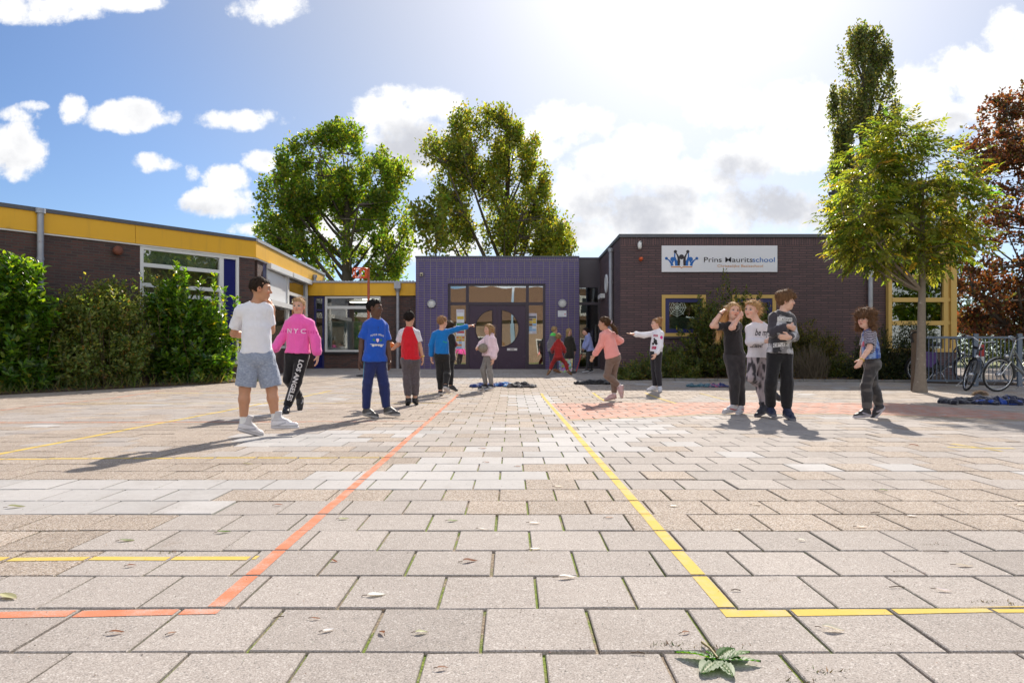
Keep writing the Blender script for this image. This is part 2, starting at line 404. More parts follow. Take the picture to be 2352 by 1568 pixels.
def tile_z(t, x, yy): return gz(yy) + t[4] + (x - (t[0] + t[1]) / 2) * t[5] + (yy - (t[2] + t[3]) / 2) * t[6]
tv = []; tf = []; tcv = []
for t in tiles:
    b = len(tv); e = .003
    for (ins, dz) in ((0, -.03), (0, -.003), (e, 0)):
        for (x, yy) in ((t[0] + ins, t[2] + ins), (t[1] - ins, t[2] + ins), (t[1] - ins, t[3] - ins), (t[0] + ins, t[3] - ins)):
            tv.append((x, yy, tile_z(t, x, yy) + dz)); tcv.append((t[7] / 2.0, .5 + .16 * t[8], 0))
    tf.append((b + 8, b + 9, b + 10, b + 11))
    for r in (0, 4):
        for k in range(4): tf.append((b + r + k, b + r + (k + 1) % 4, b + r + 4 + (k + 1) % 4, b + r + 4 + k))
def tilemat():
    m, nt, out = newmat('paving_slab'); N = NT(nt); p = N.n('ShaderNodeBsdfPrincipled')
    a = N.n('ShaderNodeAttribute', attribute_name='col').outputs['Color']; sp_ = N.n('ShaderNodeSeparateColor'); N.l(a, sp_.inputs[0])
    kind, tone = sp_.outputs[0], sp_.outputs[1]
    geo = N.n('ShaderNodeTexCoord').outputs['Object']
    vor = N.n('ShaderNodeTexVoronoi'); vor.inputs['Scale'].default_value = 230.0; N.l(geo, vor.inputs['Vector'])
    vs = N.n('ShaderNodeSeparateColor'); N.l(vor.outputs['Color'], vs.inputs[0])
    fine = N.noise(geo, 240.0, 3, .7); med = N.noise(geo, 26.0, 5, .65); big_ = N.noise(geo, 1.3, 5, .6)
    isag = N.ramp(N.math('ABSOLUTE', N.math('SUBTRACT', kind, .5)), .3, .2)
    isnew = N.ramp(kind, .7, .9)
    grey = N.mix(N.ramp(fine, .38, .62), (.240, .213, .192, 1), (.390, .352, .322, 1))
    chips = N.ramp(vs.outputs[1], .92, .95)
    grey = N.mix(N.math('MULTIPLY', chips, .55), grey, (.54, .51, .48, 1))
    dark = N.ramp(vs.outputs[2], .93, .96)
    grey = N.mix(N.math('MULTIPLY', dark, .55), grey, (.12, .115, .11, 1))
    agg = N.mix(N.ramp(vs.outputs[0], .15, .8), (.19, .152, .122, 1), (.40, .335, .275, 1))
    agg = N.mix(N.ramp(vs.outputs[2], .8, .9), agg, (.46, .42, .38, 1))
    new = N.mix(N.ramp(fine, .35, .65), (.345, .331, .320, 1), (.405, .390, .378, 1))
    base = N.mix(isag, grey, agg); base = N.mix(isnew, base, new)
    k = N.math('ADD', N.math('MULTIPLY_ADD', tone, .30, .92), N.math('ADD', N.math('MULTIPLY_ADD', big_, .36, -.18), N.math('MULTIPLY_ADD', med, .30, -.15)))
    cb = N.n('ShaderNodeCombineColor'); [N.l(k, cb.inputs[i]) for i in range(3)]
    base = N.mix(1.0, base, cb.outputs[0], 'MULTIPLY')
    st = N.ramp(N.noise(geo, 3.1, 7, .7), .60, .78)
    base = N.mix(N.math('MULTIPLY', st, .55), base, (.20, .155, .115, 1))
    st2 = N.ramp(N.noise(geo, .75, 6, .7), .52, .70); base = N.mix(N.math('MULTIPLY', st2, .28), base, (.19, .155, .125, 1))
    sp3 = N.ramp(N.noise(geo, 11.0, 4, .7), .68, .74); base = N.mix(N.math('MULTIPLY', sp3, .5), base, (.12, .10, .08, 1))
    N.l(base, p.inputs['Base Color']); p.inputs['Roughness'].default_value = .85; p.inputs['Specular IOR Level'].default_value = .13
    bu = N.n('ShaderNodeBump'); bu.inputs['Distance'].default_value = .0016
    h = N.math('ADD', N.math('MULTIPLY', fine, .5), N.math('MULTIPLY', N.math('MULTIPLY', vor.outputs['Distance'], isag), -.8))
    N.l(h, bu.inputs['Height']); N.l(bu.outputs[0], p.inputs['Normal']); N.l(p.outputs[0], out.inputs[0]); return m
paving = rawmesh('paving', tv, np.array(tf, np.int32), tilemat(), col=np.array(tcv)); tag(paving, kind='structure')
# joint filling and everything beyond: one sheet out to the horizon
def jointmat():
    m, nt, out = newmat('ground_soil'); N = NT(nt); p = N.n('ShaderNodeBsdfPrincipled')
    geo = N.n('ShaderNodeTexCoord').outputs['Object']
    n1 = N.noise(geo, 2.2, 6, .7); n2 = N.noise(geo, 130.0, 3, .6)
    sand = N.mix(N.ramp(n2, .35, .65), (.16, .12, .085, 1), (.34, .275, .20, 1))
    moss = N.mix(N.ramp(n2, .35, .65), (.08, .13, .012, 1), (.20, .26, .03, 1))
    base = N.mix(N.ramp(n1, .42, .54), sand, moss)
    N.l(base, p.inputs['Base Color']); p.inputs['Roughness'].default_value = .95
    bu = N.n('ShaderNodeBump'); bu.inputs['Distance'].default_value = .006; N.l(n2, bu.inputs['Height']); N.l(bu.outputs[0], p.inputs['Normal'])
    N.l(p.outputs[0], out.inputs[0]); return m
gv = []; gf = []
ys = [-400, -120, -40, -10, 0, 4, 8, 12] + [12 + .9867 * k for k in range(1, 13)] + [26, 32, 45, 70, 120, 250, 600]; xs = [-500, -150, -60, -30, -15, -7, 0, 7, 15, 30, 60, 150, 500]
for yy in ys:
    for x in xs: gv.append((x, yy, gz(yy) - .0105))
for j in range(len(ys) - 1):
    for i in range(len(xs) - 1): gf.append((j * len(xs) + i, j * len(xs) + i + 1, (j + 1) * len(xs) + i + 1, (j + 1) * len(xs) + i))
tag(rawmesh('ground', gv, gf, jointmat()), kind='structure')
# ---- painted court lines: they follow every slab and break at the joints
def paint(name, polys, mt, lift=.0015):
    v = []; f = []
    for P in polys:
        bx = [p[0] for p in P]; by = [p[1] for p in P]; X0, X1, Y0, Y1 = min(bx), max(bx), min(by), max(by)
        for t in tiles:
            if t[1] < X0 or t[0] > X1 or t[3] < Y0 or t[2] > Y1: continue
            e = .003
            q = clip_poly(list(P), t[0] + e, t[1] - e, t[2] + e, t[3] - e)
            if len(q) < 3: continue
            b = len(v); v += [(x, yy, tile_z(t, x, yy) + lift) for x, yy in q]; f.append(list(range(b, b + len(q))))
    o = rawmesh(name, v, f, mt)
    import bmesh
    bm = bmesh.new(); bm.from_mesh(o.data); bmesh.ops.recalc_face_normals(bm, faces=bm.faces)
    for fc in bm.faces:
        if fc.normal.z < 0: fc.normal_flip()
    bm.to_mesh(o.data); bm.free()
    return tag(o, kind='structure')
def line_poly(pts, wid=.05):
    """mitred strip along ground points"""
    P = [np.array(p) for p in pts]; L = []; Rr = []; res = []
    for i, p in enumerate(P):
        d0 = nrm(P[i] - P[i - 1]) if i else None; d1 = nrm(P[i + 1] - P[i]) if i < len(P) - 1 else None
        d = d0 if d1 is None else d1 if d0 is None else nrm(d0 + d1)
        n = np.array((-d[1], d[0])); k = 1.0
        if d0 is not None and d1 is not None: k = 1 / max(.35, float(np.dot(n, (-d1[1], d1[0]))))
        L.append(p + n * wid / 2 * k); Rr.append(p - n * wid / 2 * k)
    for i in range(len(P) - 1): res.append([tuple(L[i]), tuple(L[i + 1]), tuple(Rr[i + 1]), tuple(Rr[i])])
    return res
def paintmat(name, c, wear):
    m, nt, out = newmat(name); N = NT(nt); p = N.n('ShaderNodeBsdfPrincipled')
    geo = N.n('ShaderNodeTexCoord').outputs['Object']
    n1 = N.noise(geo, 210.0, 3, .7); n2 = N.noise(geo, 7.0, 5, .65)
    k = N.ramp(N.math('ADD', N.math('MULTIPLY', n1, .55), N.math('MULTIPLY', n2, .45)), wear, wear + .16)
    base = N.mix(k, c4(c), (.36, .34, .31, 1))
    base = N.mix(N.math('MULTIPLY', N.ramp(n2, .45, .7), .25), base, (.55, .5, .42, 1))
    N.l(base, p.inputs['Base Color']); p.inputs['Roughness'].default_value = .85; p.inputs['Specular IOR Level'].default_value = .10
    bu = N.n('ShaderNodeBump'); bu.inputs['Distance'].default_value = .001; N.l(n1, bu.inputs['Height']); N.l(bu.outputs[0], p.inputs['Normal'])
    N.l(p.outputs[0], out.inputs[0]); return m
YEL = paintmat('yellow_line_paint', (.58, .42, .10), .54); ORA = paintmat('orange_line_paint', (.58, .20, .11), .495); SAL = paintmat('salmon_field_paint', (.50, .235, .165), .445); YEP = paintmat('faded_yellow_paint', (.50, .38, .12), .52)
paint('court_line', line_poly(gp([(-500, 1424), (0, 1412), (485, 1403), (1052, 905)])), ORA)
paint('court_line', line_poly(gp([(3000, 1390), (2352, 1399), (1681, 1409), (1243, 903)])), YEL)
paint('court_line', line_poly(gp([(-700, 1284), (0, 1283), (592, 1281)]), .045), YEL)
paint('court_line', line_poly(gp([(-700, 1058), (0, 1054), (885, 1050)]), .045), YEL)
paint('court_line', line_poly(gp([(-300, 1097), (0, 1042), (613, 925), (760, 897)]), .06), YEL)
paint('court_line', line_poly(gp([(-500, 972), (0, 970.5), (978, 967)]), .045), ORA)
paint('court_line', line_poly(gp([(-200, 966), (0, 942), (366, 898), (1050, 898)]), .04), ORA)
paint('court_line', line_poly(gp([(150, 927), (1031, 925.5)]), .05), YEL)
paint('court_line', line_poly(gp([(355, 902.5), (1040, 904)]), .05), YEL)
paint('court_line', line_poly(gp([(1362, 902), (1390, 921)]), .05), YEL)
paint('court_line', line_poly(gp([(1482, 902), (1552, 926)]), .05), YEL)
paint('court_line', line_poly(gp([(1608, 903), (1682, 920)]), .05), YEP)
paint('court_line', line_poly(gp([(2186, 1019), (2300, 1036)]), .05), YEP)
paint('court_line', line_poly(gp([(2176, 1027), (2330, 1030)]), .05), YEP)
paint('painted_field', [gp([(1266, 926), (1700, 923), (2060, 926), (2060, 953.5), (1900, 950), (1663, 949), (1500, 956), (1305, 964)]), gp([(2060, 926), (2352, 948), (2900, 985), (2900, 1000), (2352, 964), (2060, 953.5)])], SAL, .0009)
paint('court_line', line_poly(gp([(1305, 965), (1500, 957), (1663, 950), (1900, 951), (2060, 954.5), (2352, 965)]), .03), YEP)
# ================================================================ buildings
BR_L = brickmat('brown_brick', (.115, .050, .039), (.054, .032, .032), (.080, .066, .058), .215, .060, .010)
BR_H = brickmat('purple_brown_brick', (.142, .078, .080), (.092, .056, .059), (.062, .044, .047), .40, .066, .014, bumpd=.010, stain=.15)
BR_P = brickmat('glazed_purple_brick', (.054, .037, .162), (.068, .045, .200), (.25, .21, .15), .212, .060, .007, offset=0.0, rough=.32, bumpd=.003, stain=.10)
BR_PS = brickmat('glazed_purple_soldier', (.054, .037, .162), (.068, .045, .200), (.24, .20, .15), .22, .060, .008, offset=0.0, rough=.32, bumpd=.003, stain=.10, swap=True)
YELP = mat('yellow_fascia_panel', (.74, .40, .014), .5, .08, 1.2, dirt=((.45, .22, .02), 2.2, .64, .82), streak=((.40, .21, .03), 4.5, .28))
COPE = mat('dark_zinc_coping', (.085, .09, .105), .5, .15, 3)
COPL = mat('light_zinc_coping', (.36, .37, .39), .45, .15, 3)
WHF = mat('white_window_frame', (.70, .70, .68), .45, .06, 2, dirt=((.42, .40, .36), 5, .62, .80))
BLUEP = mat('blue_panel', (.006, .009, .115), .5, .08, 2, spec=.25)
BLUEF = mat('blue_window_frame', (.018, .020, .11), .4, .08, 2)
YELF = mat('yellow_window_frame', (.56, .36, .10), .45, .08, 3)
ZINC = mat('zinc_pipe', (.34, .35, .38), .42, .3, 5, metal=.35, dirt=((.20, .14, .12), 6, .58, .75))
PLUMF = mat('plum_frame', (.038, .026, .040), .38, .12, 2)
PLUMD = mat('plum_door', (.040, .020, .046), .36, .15, 1.5, dirt=((.10, .06, .09), 5, .60, .80))
GREYP = mat('grey_brown_panel', (.062, .050, .058), .42, .10, 1.5)
ROOF = mat('roof_felt', (.06, .06, .065), .9, .2, 2, bump=.004)
INT = mat('interior_wall', (.23, .20, .165), .8, .2, .8); INTF = mat('interior_floor', (.16, .11, .075), .6, .2, 1)
LAMPW = mat('lit_ceiling_lamp', (1, .93, .8), .5, 0, emit=2.2)
GLS = glassmat('window_glass', refl=.07); GLD = glassmat('door_glass', (.82, .80, .72), .22); GLH = glassmat('hall_glass', (.7, .76, .72), .05)
FROST = mat('frosted_film', (.42, .50, .47), .5, .08, 2, trans=.4)
BLIND = mat('pale_blind', (.55, .60, .50), .7, .05, 3, trans=.3)
WHP = mat('white_panel', (.74, .76, .78), .35, .05, 1.5)
STEEL = mat('brushed_steel', (.62, .62, .64), .35, .1, 5, metal=.8)
DARKM = mat('black_metal', (.02, .02, .022), .45, .2, 5)
UP = V3(0, 0, 1)

class Wall:
    """a straight wall in plan: origin o, direction a along it, outward normal b"""
    def __init__(s, o, a, out):
        s.o = V3(o[0], o[1], 0); s.a = nrm(V3(a[0], a[1], 0)); s.b = nrm(V3(out[0], out[1], 0))
    def s_at(s, px):
        k = (px - CX) / F_PX
        return (s.o[0] - k * s.o[1]) / (k * s.a[1] - s.a[0])
    def y_at(s, px): return (s.o + s.a * s.s_at(px))[1]
    def z_at(s, px, py): return Zat(py, s.y_at(px))
    def p(s, u, d, z): return s.o + s.a * u + s.b * d + UP * z
    def box(s, mb, u0, u1, d0, d1, z0, z1, bev=0): return mb.obox(s.o, s.a, s.b, min(u0, u1), max(u0, u1), d0, d1, z0, z1, bev)
def wall_with_holes(W_, u0, u1, z0, z1, holes, thick, mb):
    """brick skin with rectangular openings; pieces butt against each other"""
    us = sorted(set([u0, u1] + [h[0] for h in holes] + [h[1] for h in holes]))
    for a, b in zip(us[:-1], us[1:]):
        hs = sorted([(h[2], h[3]) for h in holes if h[0] <= a + 1e-6 and h[1] >= b - 1e-6]); z = z0
        for q0, q1 in hs:
            if q0 > z + 1e-6: W_.box(mb, a, b, -thick, 0, z, q0)
            z = max(z, q1)
        if z1 > z + 1e-6: W_.box(mb, a, b, -thick, 0, z, z1)
def frame(W_, u0, u1, z0, z1, t, d0, d1, name, mt, parent, bars=(), posts=()):
    """window frame: four members, bars (z, thick) and posts (u, thick)"""
    mb = MB()
    W_.box(mb, u0, u0 + t, d0, d1, z0, z1); W_.box(mb, u1 - t, u1, d0, d1, z0, z1)
    W_.box(mb, u0 + t, u1 - t, d0, d1 - .002, z0, z0 + t); W_.box(mb, u0 + t, u1 - t, d0, d1 - .002, z1 - t, z1)
    for z, q in bars: W_.box(mb, u0 + t, u1 - t, d0 + .004, d1 - .006, z - q / 2, z + q / 2)
    for u, q in posts: W_.box(mb, u - q / 2, u + q / 2, d0 + .008, d1 - .010, z0 + t, z1 - t)
    return mb.build(name, mt, parent)
def pane(W_, u0, u1, z0, z1, d, parent, mt=None, name='pane'):
    mb = MB(); W_.box(mb, u0, u1, d - .006, d, z0, z1); return mb.build(name, mt or GLS, parent)
def room(W_, u0, u1, z0, z1, d0, depth, parent, lamps=()):
    """the room behind a window"""
    mb = MB()
    W_.box(mb, u0, u1, d0 - depth - .05, d0 - depth, z0, z1)
    W_.box(mb, u0 - .05, u0, d0 - depth, d0, z0, z1); W_.box(mb, u1, u1 + .05, d0 - depth, d0, z0, z1)
    W_.box(mb, u0, u1, d0 - depth, d0, z1, z1 + .05)
    o = mb.build('interior', INT, parent)
    fl = MB(); W_.box(fl, u0, u1, d0 - depth, d0, z0 - .05, z0 - .002); fl.build('interior_floor', INTF, o)
    for (u, d, l) in lamps:
        q = MB(); W_.box(q, u - l / 2, u + l / 2, d - .12, d + .12, z1 - .09, z1 - .05); q.build('ceiling_lamp', LAMPW, o)
    return o
def drain(parent, base, ztop, r=.05, funnel=False, name='drainpipe', lower=True):
    mb = MB(); x, y = base[0], base[1]; z0 = gz(y) - .02
    mb.tube([(x, y, z0), (x, y, ztop)], r, 12)
    for z in np.arange(z0 + .5, ztop, 1.1): mb.tube([(x, y, z), (x, y, z + .05)], r * 1.16, 12)
    if lower: mb.tube([(x, y, z0), (x, y, z0 + 1.2)], r * 1.10, 12)
    if funnel:
        mb.tube([(x, y, ztop - .02), (x, y, ztop + .12)], [r, r * 2.0], 4); mb.box(x - .11, x + .11, y - .10, y + .08, ztop + .12, ztop + .34)
    else: mb.tube([(x, y, ztop), (x, y, ztop + .10)], r * 1.5, 12)
    return mb.build(name, ZINC, parent)

# ---------------------------------------------------------------- classroom wing on the left
KS = 1.029
cA = V3(-6.785, 18.0, 0); TL = nrm(V3(-.644, -.765, 0)); NL = V3(.765, -.644, 0)
ZT = .765 + 2.972 * KS; ZF = .765 + 2.480 * KS
Wl = Wall(cA, TL, NL)
wing = thing('classroom_wing', 'low brown brick classroom wing with yellow roof edge behind the laurel bushes', 'building', (cA[0], cA[1], 0))
u0, u1 = Wl.s_at(548.5), Wl.s_at(321.5)
wz0, wz1 = .50 * KS, ZF - .02
mb = MB(); wall_with_holes(Wl, -.0, 12.0, -.1, ZF - .035, [(u0, u1, wz0, wz1)], .22, mb)
mb.build('wall', BR_L, wing)
fz = MB(); Wl.box(fz, -.02, Wl.s_at(309) - .004, -.1, .055, ZF, ZT - .085); Wl.box(fz, Wl.s_at(309) + .004, 12.0, -.1, .055, ZF, ZT - .085)
fas = fz.build('fascia', YELP, wing)
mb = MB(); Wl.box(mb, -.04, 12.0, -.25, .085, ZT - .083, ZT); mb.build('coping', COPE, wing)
mb = MB(); Wl.box(mb, -.01, 12.0, -.08, .040, ZF - .034, ZF - .002); mb.build('fascia_trim', WHF, wing)
# big window with blue panel
tb = .075; um = Wl.s_at(509.0); ub = Wl.s_at(504)
fr = frame(Wl, u0, u1, wz0, wz1 - .015, tb, -.10, .012, 'window', WHF, wing, posts=((um, .11),))
zb1, zb2 = Wl.z_at(500, 623.8), Wl.z_at(500, 666)
for zz in (zb1, zb2, zb2 - .22, 1.25): mb = MB(); Wl.box(mb, um + .055, u1 - tb, -.085, 0.0, zz - .045, zz + .045); mb.build('glazing_bar', WHF, fr)
pane(Wl, um + .055, u1 - tb, wz0 + tb, wz1 - tb, -.05, fr)
mb = MB(); Wl.box(mb, u0 + tb, um - .055, -.07, -.04, wz0 + tb, wz1 - tb); mb.build('blue_panel', BLUEP, fr)
mb = MB(); Wl.box(mb, um + .08, u1 - .1, -.16, -.15, wz1 - .42, wz1 - .09); mb.build('blind', BLIND, fr)
room(Wl, u0 - .5, u1 + 1.2, .3, wz1 + .05, -.24, 4.2, wing, [(um + 1.5, -1.7, 1.2), (um + 1.5, -3.0, 1.2)])
pd = Wl.p(Wl.s_at(89), .11, 0); drain(wing, pd, ZT - .12, .062, False)
vp = Wl.p(Wl.s_at(266), 0, Wl.z_at(266, 577)); mb = MB(); mb.lathe(vp, Wl.b, [(.075, 0), (.085, .07), (.10, .09), (.105, .15), (.085, .20), (0, .20)], 18)
mb.build('wall_vent', mat('rusty_terracotta', (.17, .055, .032), .7, .2, 8), wing)
# side wall facing the yard
eB = V3(-7.13, 25.8, 0); TS = nrm(eB - cA); NS = V3(TS[1], -TS[0], 0); Ws = Wall(cA, TS, NS); LS = float(np.linalg.norm(eB - cA))
su = [Ws.s_at(p) for p in (612, 661, 664, 706)]
sz0, sz1 = .95, ZF - .06
mb = MB(); wall_with_holes(Ws, .222, LS, -.1, ZF - .035, [(su[0], su[3], sz0, sz1)], .22, mb); mb.build('wall', BR_L, wing)
mb = MB(); Ws.box(mb, -.055, LS, -.1, .055, ZF, ZT - .085); mb.build('fascia', YELP, wing)
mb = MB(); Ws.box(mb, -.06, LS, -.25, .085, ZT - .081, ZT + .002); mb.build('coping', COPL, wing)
mb = MB(); Ws.box(mb, 0, LS, -.08, .040, ZF - .034, ZF - .002); mb.build('fascia_trim', WHF, wing)
usep = (su[1] + su[2]) / 2
f2 = frame(Ws, su[0], su[3], sz0, sz1, .08, -.10, .015, 'window', WHF, wing, posts=((usep, .16),))
zsh = Ws.z_at(640, 703)
mb = MB(); Ws.box(mb, su[0] - .08, usep + .1, .016, .17, zsh - .04, zsh + .10); Ws.box(mb, su[0] - .02, usep, .016, .14, sz1 - .10, sz1 + .05); Ws.box(mb, usep + .05, su[3] + .05, .016, .16, sz1 - .10, sz1 + .05)
mb.build('awning_box', WHF, f2)
mb = MB(); Ws.box(mb, su[0] + .09, usep - .09, -.07, -.03, zsh + .02, sz1 - .11); mb.build('white_panel', WHP, f2)
mb = MB(); zt2 = Ws.z_at(690, 681); Ws.box(mb, usep + .09, su[3] - .08, -.085, 0, zt2 - .05, zt2 + .05); mb.build('glazing_bar', WHF, f2)
pane(Ws, su[0] + .08, usep - .08, sz0 + .08, zsh - .04, -.05, f2); pane(Ws, usep + .08, su[3] - .08, sz0 + .08, sz1 - .08, -.05, f2)
room(Ws, su[0] - .2, su[3] + .2, .5, sz1 + .06, -.23, 3.0, wing, [((su[0] + su[3]) / 2, -1.3, 1.2)])
mb = MB(); Ws.box(mb, su[0] - .30, su[0] - .02, -.03, .006, .6, sz1); mb.build('dark_post', BLUEF, wing)
pd = Ws.p(Ws.s_at(716), .10, 0); drain(wing, pd, ZF + .15, .06)
mb = MB(); mb.poly([Wl.p(-.03, -.26, ZT - .03), Wl.p(12.0, -.26, ZT - .03), Wl.p(12.0, -8, ZT - .03), Ws.p(LS, -5, ZT - .03), Ws.p(LS, -.26, ZT - .03)]); mb.build('roof', ROOF, wing)

# ---------------------------------------------------------------- low link at the back
LY = 23.6; Wk = Wall((0, LY), (1, 0), (0, -1))
link = thing('link_building', 'low brown brick link with flat yellow roof edge behind the orange korfball post', 'building', (-5, LY, gz(LY)))
kz1 = Zat(645, LY); kf0, kf1 = Zat(679, LY), Zat(650, LY)
X = lambda p: Xat(p, LY)
kx0, kx1 = X(700), X(955)
dz1 = kf0 - .02
mb = MB(); wall_with_holes(Wk, kx0, kx1, -.1, kf0 - .012, [(X(721.5), X(744.5), gz(LY) - .05, dz1), (X(746.5), X(874), Zat(808, LY), dz1)], .2, mb); mb.build('wall', BR_L, link)
mb = MB(); mb.box(kx0 - .4, kx1 - .003, LY - .06, LY + .2, kf0, kf1); mb.build('fascia', YELP, link)
mb = MB(); mb.box(kx0 - .4, kx1 - .003, LY - .10, LY + .25, kf1, kz1 - .03)
for x in np.arange(kx0 - .35, kx1 - .05, .11): mb.box(x, x + .055, LY - .10, LY + .2, kz1 - .03, kz1)
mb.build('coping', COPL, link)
f3 = frame(Wk, X(746.5), X(874), Zat(808, LY), dz1, .07, -.10, .012, 'window', WHF, link, bars=((Zat(706, LY), .10),))
pane(Wk, X(746.5) + .07, X(874) - .07, Zat(704, LY), dz1 - .07, -.05, f3); pane(Wk, X(746.5) + .07, X(874) - .07, Zat(808, LY) + .07, Zat(708, LY), -.05, f3)
mb = MB(); Wk.box(mb, X(746.5) + .07, X(874) - .07, -.07, -.064, Zat(808, LY) + .07, Zat(737, LY)); mb.build('frosted_film', FROST, f3)
mb = MB(); mb.box(X(746.5) - .05, X(874) + .03, LY - .06, LY + .0, Zat(813, LY), Zat(808, LY)); mb.build('window_sill', DARKM, link)
d3 = frame(Wk, X(721.5), X(744.5), gz(LY) - .02, dz1, .06, -.08, .01, 'door', BLUEF, link, bars=((1.25, .08), (2.3, .06)))
pane(Wk, X(721.5) + .06, X(744.5) - .06, 1.25, dz1 - .06, -.04, d3)
mb = MB(); Wk.box(mb, X(721.5) + .06, X(744.5) - .06, -.05, -.03, gz(LY), 1.21); mb.build('door_panel', BLUEP, d3)
room(Wk, kx0 - .3, X(876), .3, dz1 + .05, -.21, 3.6, link, [(X(850), -1.2, 1.0), (X(800), -2.4, 1.0)])
drain(link, (X(915), LY - .14), Zat(672, LY), .055, True)
mb = MB(); mb.box(kx0 - 3, kx1, LY + .25, LY + 7, kz1 - .1, kz1 - .05); mb.build('roof', ROOF, link)

# ---------------------------------------------------------------- purple entrance
PY_ = 23.1; Wp = Wall((0, PY_), (1, 0), (0, -1)); XP = lambda p: Xat(p, PY_); ZP = lambda p: Zat(p, PY_)
ent = thing('entrance_building', 'entrance block of glazed purple brick with dark double doors holding two half round windows', 'building', (XP(1141), PY_, gz(PY_)))
px0, px1, pz1 = XP(955), XP(1330), ZP(588)
dx0, dx1, dzt = XP(1028.6), XP(1253), ZP(651.5)
gb = gz(PY_)
mb = MB(); wall_with_holes(Wp, px0, px1, -.1, pz1 - .17, [(dx0, dx1, -.1, dzt + .20)], .30, mb)
mb.box(px0, px0 + .28, PY_ + .30, PY_ + 3, -.1, pz1 - .17); mb.build('wall', BR_P, ent)
mb = MB(); mb.box(dx0, dx1, PY_ - .006, PY_ + .3, dzt, dzt + .197); mb.box(px0, px1, PY_ - .006, PY_ + .3, pz1 - .167, pz1 - .05); mb.build('soldier_course', BR_PS, ent)
mb = MB(); mb.box(px0 - .02, px1 + .01, PY_ - .03, PY_ + .35, pz1 - .05, pz1); mb.build('coping', COPE, ent)
# portal frame
mb = MB(); t = .085; d0, d1 = -.14, -.045
mx = [XP(1073.2), XP(1211.5)]; zt0, zt1 = ZP(697.5), ZP(655.5)
Wp.box(mb, dx0, dx0 + t, d0, d1, gb, dzt); Wp.box(mb, dx1 - t, dx1, d0, d1, gb, dzt)
for x in mx: Wp.box(mb, x - .05, x + .05, d0, d1 - .004, gb, dzt - .07)
Wp.box(mb, dx0 + t, dx1 - t, d0, d1 - .002, dzt - .07, dzt)
zbar = ZP(697)
for a, b in ((dx0 + t, mx[0] - .05), (mx[0] + .05, mx[1] - .05), (mx[1] + .05, dx1 - t)):
    Wp.box(mb, a, b, d0, d1 - .006, zbar - .05, zbar + .05)
zs = ZP(836)
for a, b in ((dx0 + t, mx[0] - .05), (mx[1] + .05, dx1 - t)): Wp.box(mb, a, b, d0, d1 - .006, gb, zs)
pf = mb.build('portal_frame', PLUMF, ent)
for a, b in ((dx0 + t, mx[0] - .05), (mx[0] + .05, mx[1] - .05), (mx[1] + .05, dx1 - t)): pane(Wp, a, b, zbar + .05, dzt - .07, -.10, pf, GLD)
for a, b in ((dx0 + t, mx[0] - .05), (mx[1] + .05, dx1 - t)): pane(Wp, a, b, zs, zbar - .05, -.10, pf, GLD)
xs_ = XP(1141.5); zc = ZP(754); rad = .625; gap = .155
def half_door(sgn):
    """door leaf with a half round light, flat edge towards the seam"""
    xi, xo = xs_ + sgn * .004, (mx[1] - .05 - .006 if sgn > 0 else mx[0] + .05 + .006)
    z0, z1 = gb + .012, zbar - .055
    n = 28; arc = [(xs_ + sgn * (gap + rad * math.cos(a) * .93), zc + rad * math.sin(a)) for a in np.linspace(-math.pi / 2, math.pi / 2, n)]
    xf = xs_ + sgn * gap
    mb = MB(); yf, yb = PY_ + .075, PY_ + .125
    def strip(A, B):                                         # between two equally long outlines
        for yy in (yf, yb):
            vs = [(x, yy, z) for x, z in A] + [(x, yy, z) for x, z in B]; m_ = len(A)
            mb.add(vs, [(i, i + 1, m_ + i + 1, m_ + i) for i in range(m_ - 1)])
    out = [(xo, z0 + (z1 - z0) * i / (n - 1)) for i in range(n)]
    strip(arc, out)
    strip([(xi, z0), (xi, z1)], [(xf, z0), (xf, z1)])
    strip([(xf, z0), (xo, z0)], [(xf, arc[0][1]), (xf, arc[0][1])]); strip([(xf, z1), (xo, z1)], [(xf, arc[-1][1]), (xf, arc[-1][1])])
    ring = arc + [arc[0]]
    for (x, z), (x2, z2) in zip(ring[:-1], ring[1:]): mb.add([(x, yf, z), (x2, yf, z2), (x2, yb, z2), (x, yb, z)], [(0, 1, 2, 3)])
    d = mb.build('door', PLUMD, ent)
    rm = MB(); rm.tube([(x, yf - .005, z) for x, z in arc], .018, 6); rm.tube([(xf, yf - .005, arc[0][1]), (xf, yf - .005, arc[-1][1])], .018, 6); rm.build('window_rim', PLUMF, d)
    gm = MB(); gm.poly([(x, PY_ + .10, z) for x, z in arc]); gm.build('pane', GLD, d)
    return d
dl = half_door(-1); dr = half_door(1)
lx0, lx1, lz0, lz1 = XP(1164.5), XP(1188), ZP(805), ZP(799.3)
mb = MB(); mb.box(lx0, lx1, PY_ + .062, PY_ + .076, lz0, lz1, .004); ls = mb.build('letter_slot', STEEL, dr)
mb = MB(); mb.box(lx0 + .10, lx1 - .10, PY_ + .055, PY_ + .062, lz0 + .028, lz1 - .028); mb.build('flap', mat('brown_flap', (.10, .05, .045), .4), ls)
mb = MB(); mb.box(dx0, dx1, PY_ - .06, PY_ + .2, gb - .03, gb + .012); mb.build('threshold', GREYP, ent)
room(Wp, px0 + .3, px1 - .05, gb, pz1 - .6, -.32, 4.0, ent, [(XP(1110), -1.6, .5), (XP(1155), -2.3, .45), (XP(1155), -1.3, .45), (XP(1120), -3.2, .5)])
mb = MB(); mb.box(px0, XP(1384), PY_ + .35, PY_ + 8, pz1 - .10, pz1 - .06); mb.build('roof', ROOF, ent)
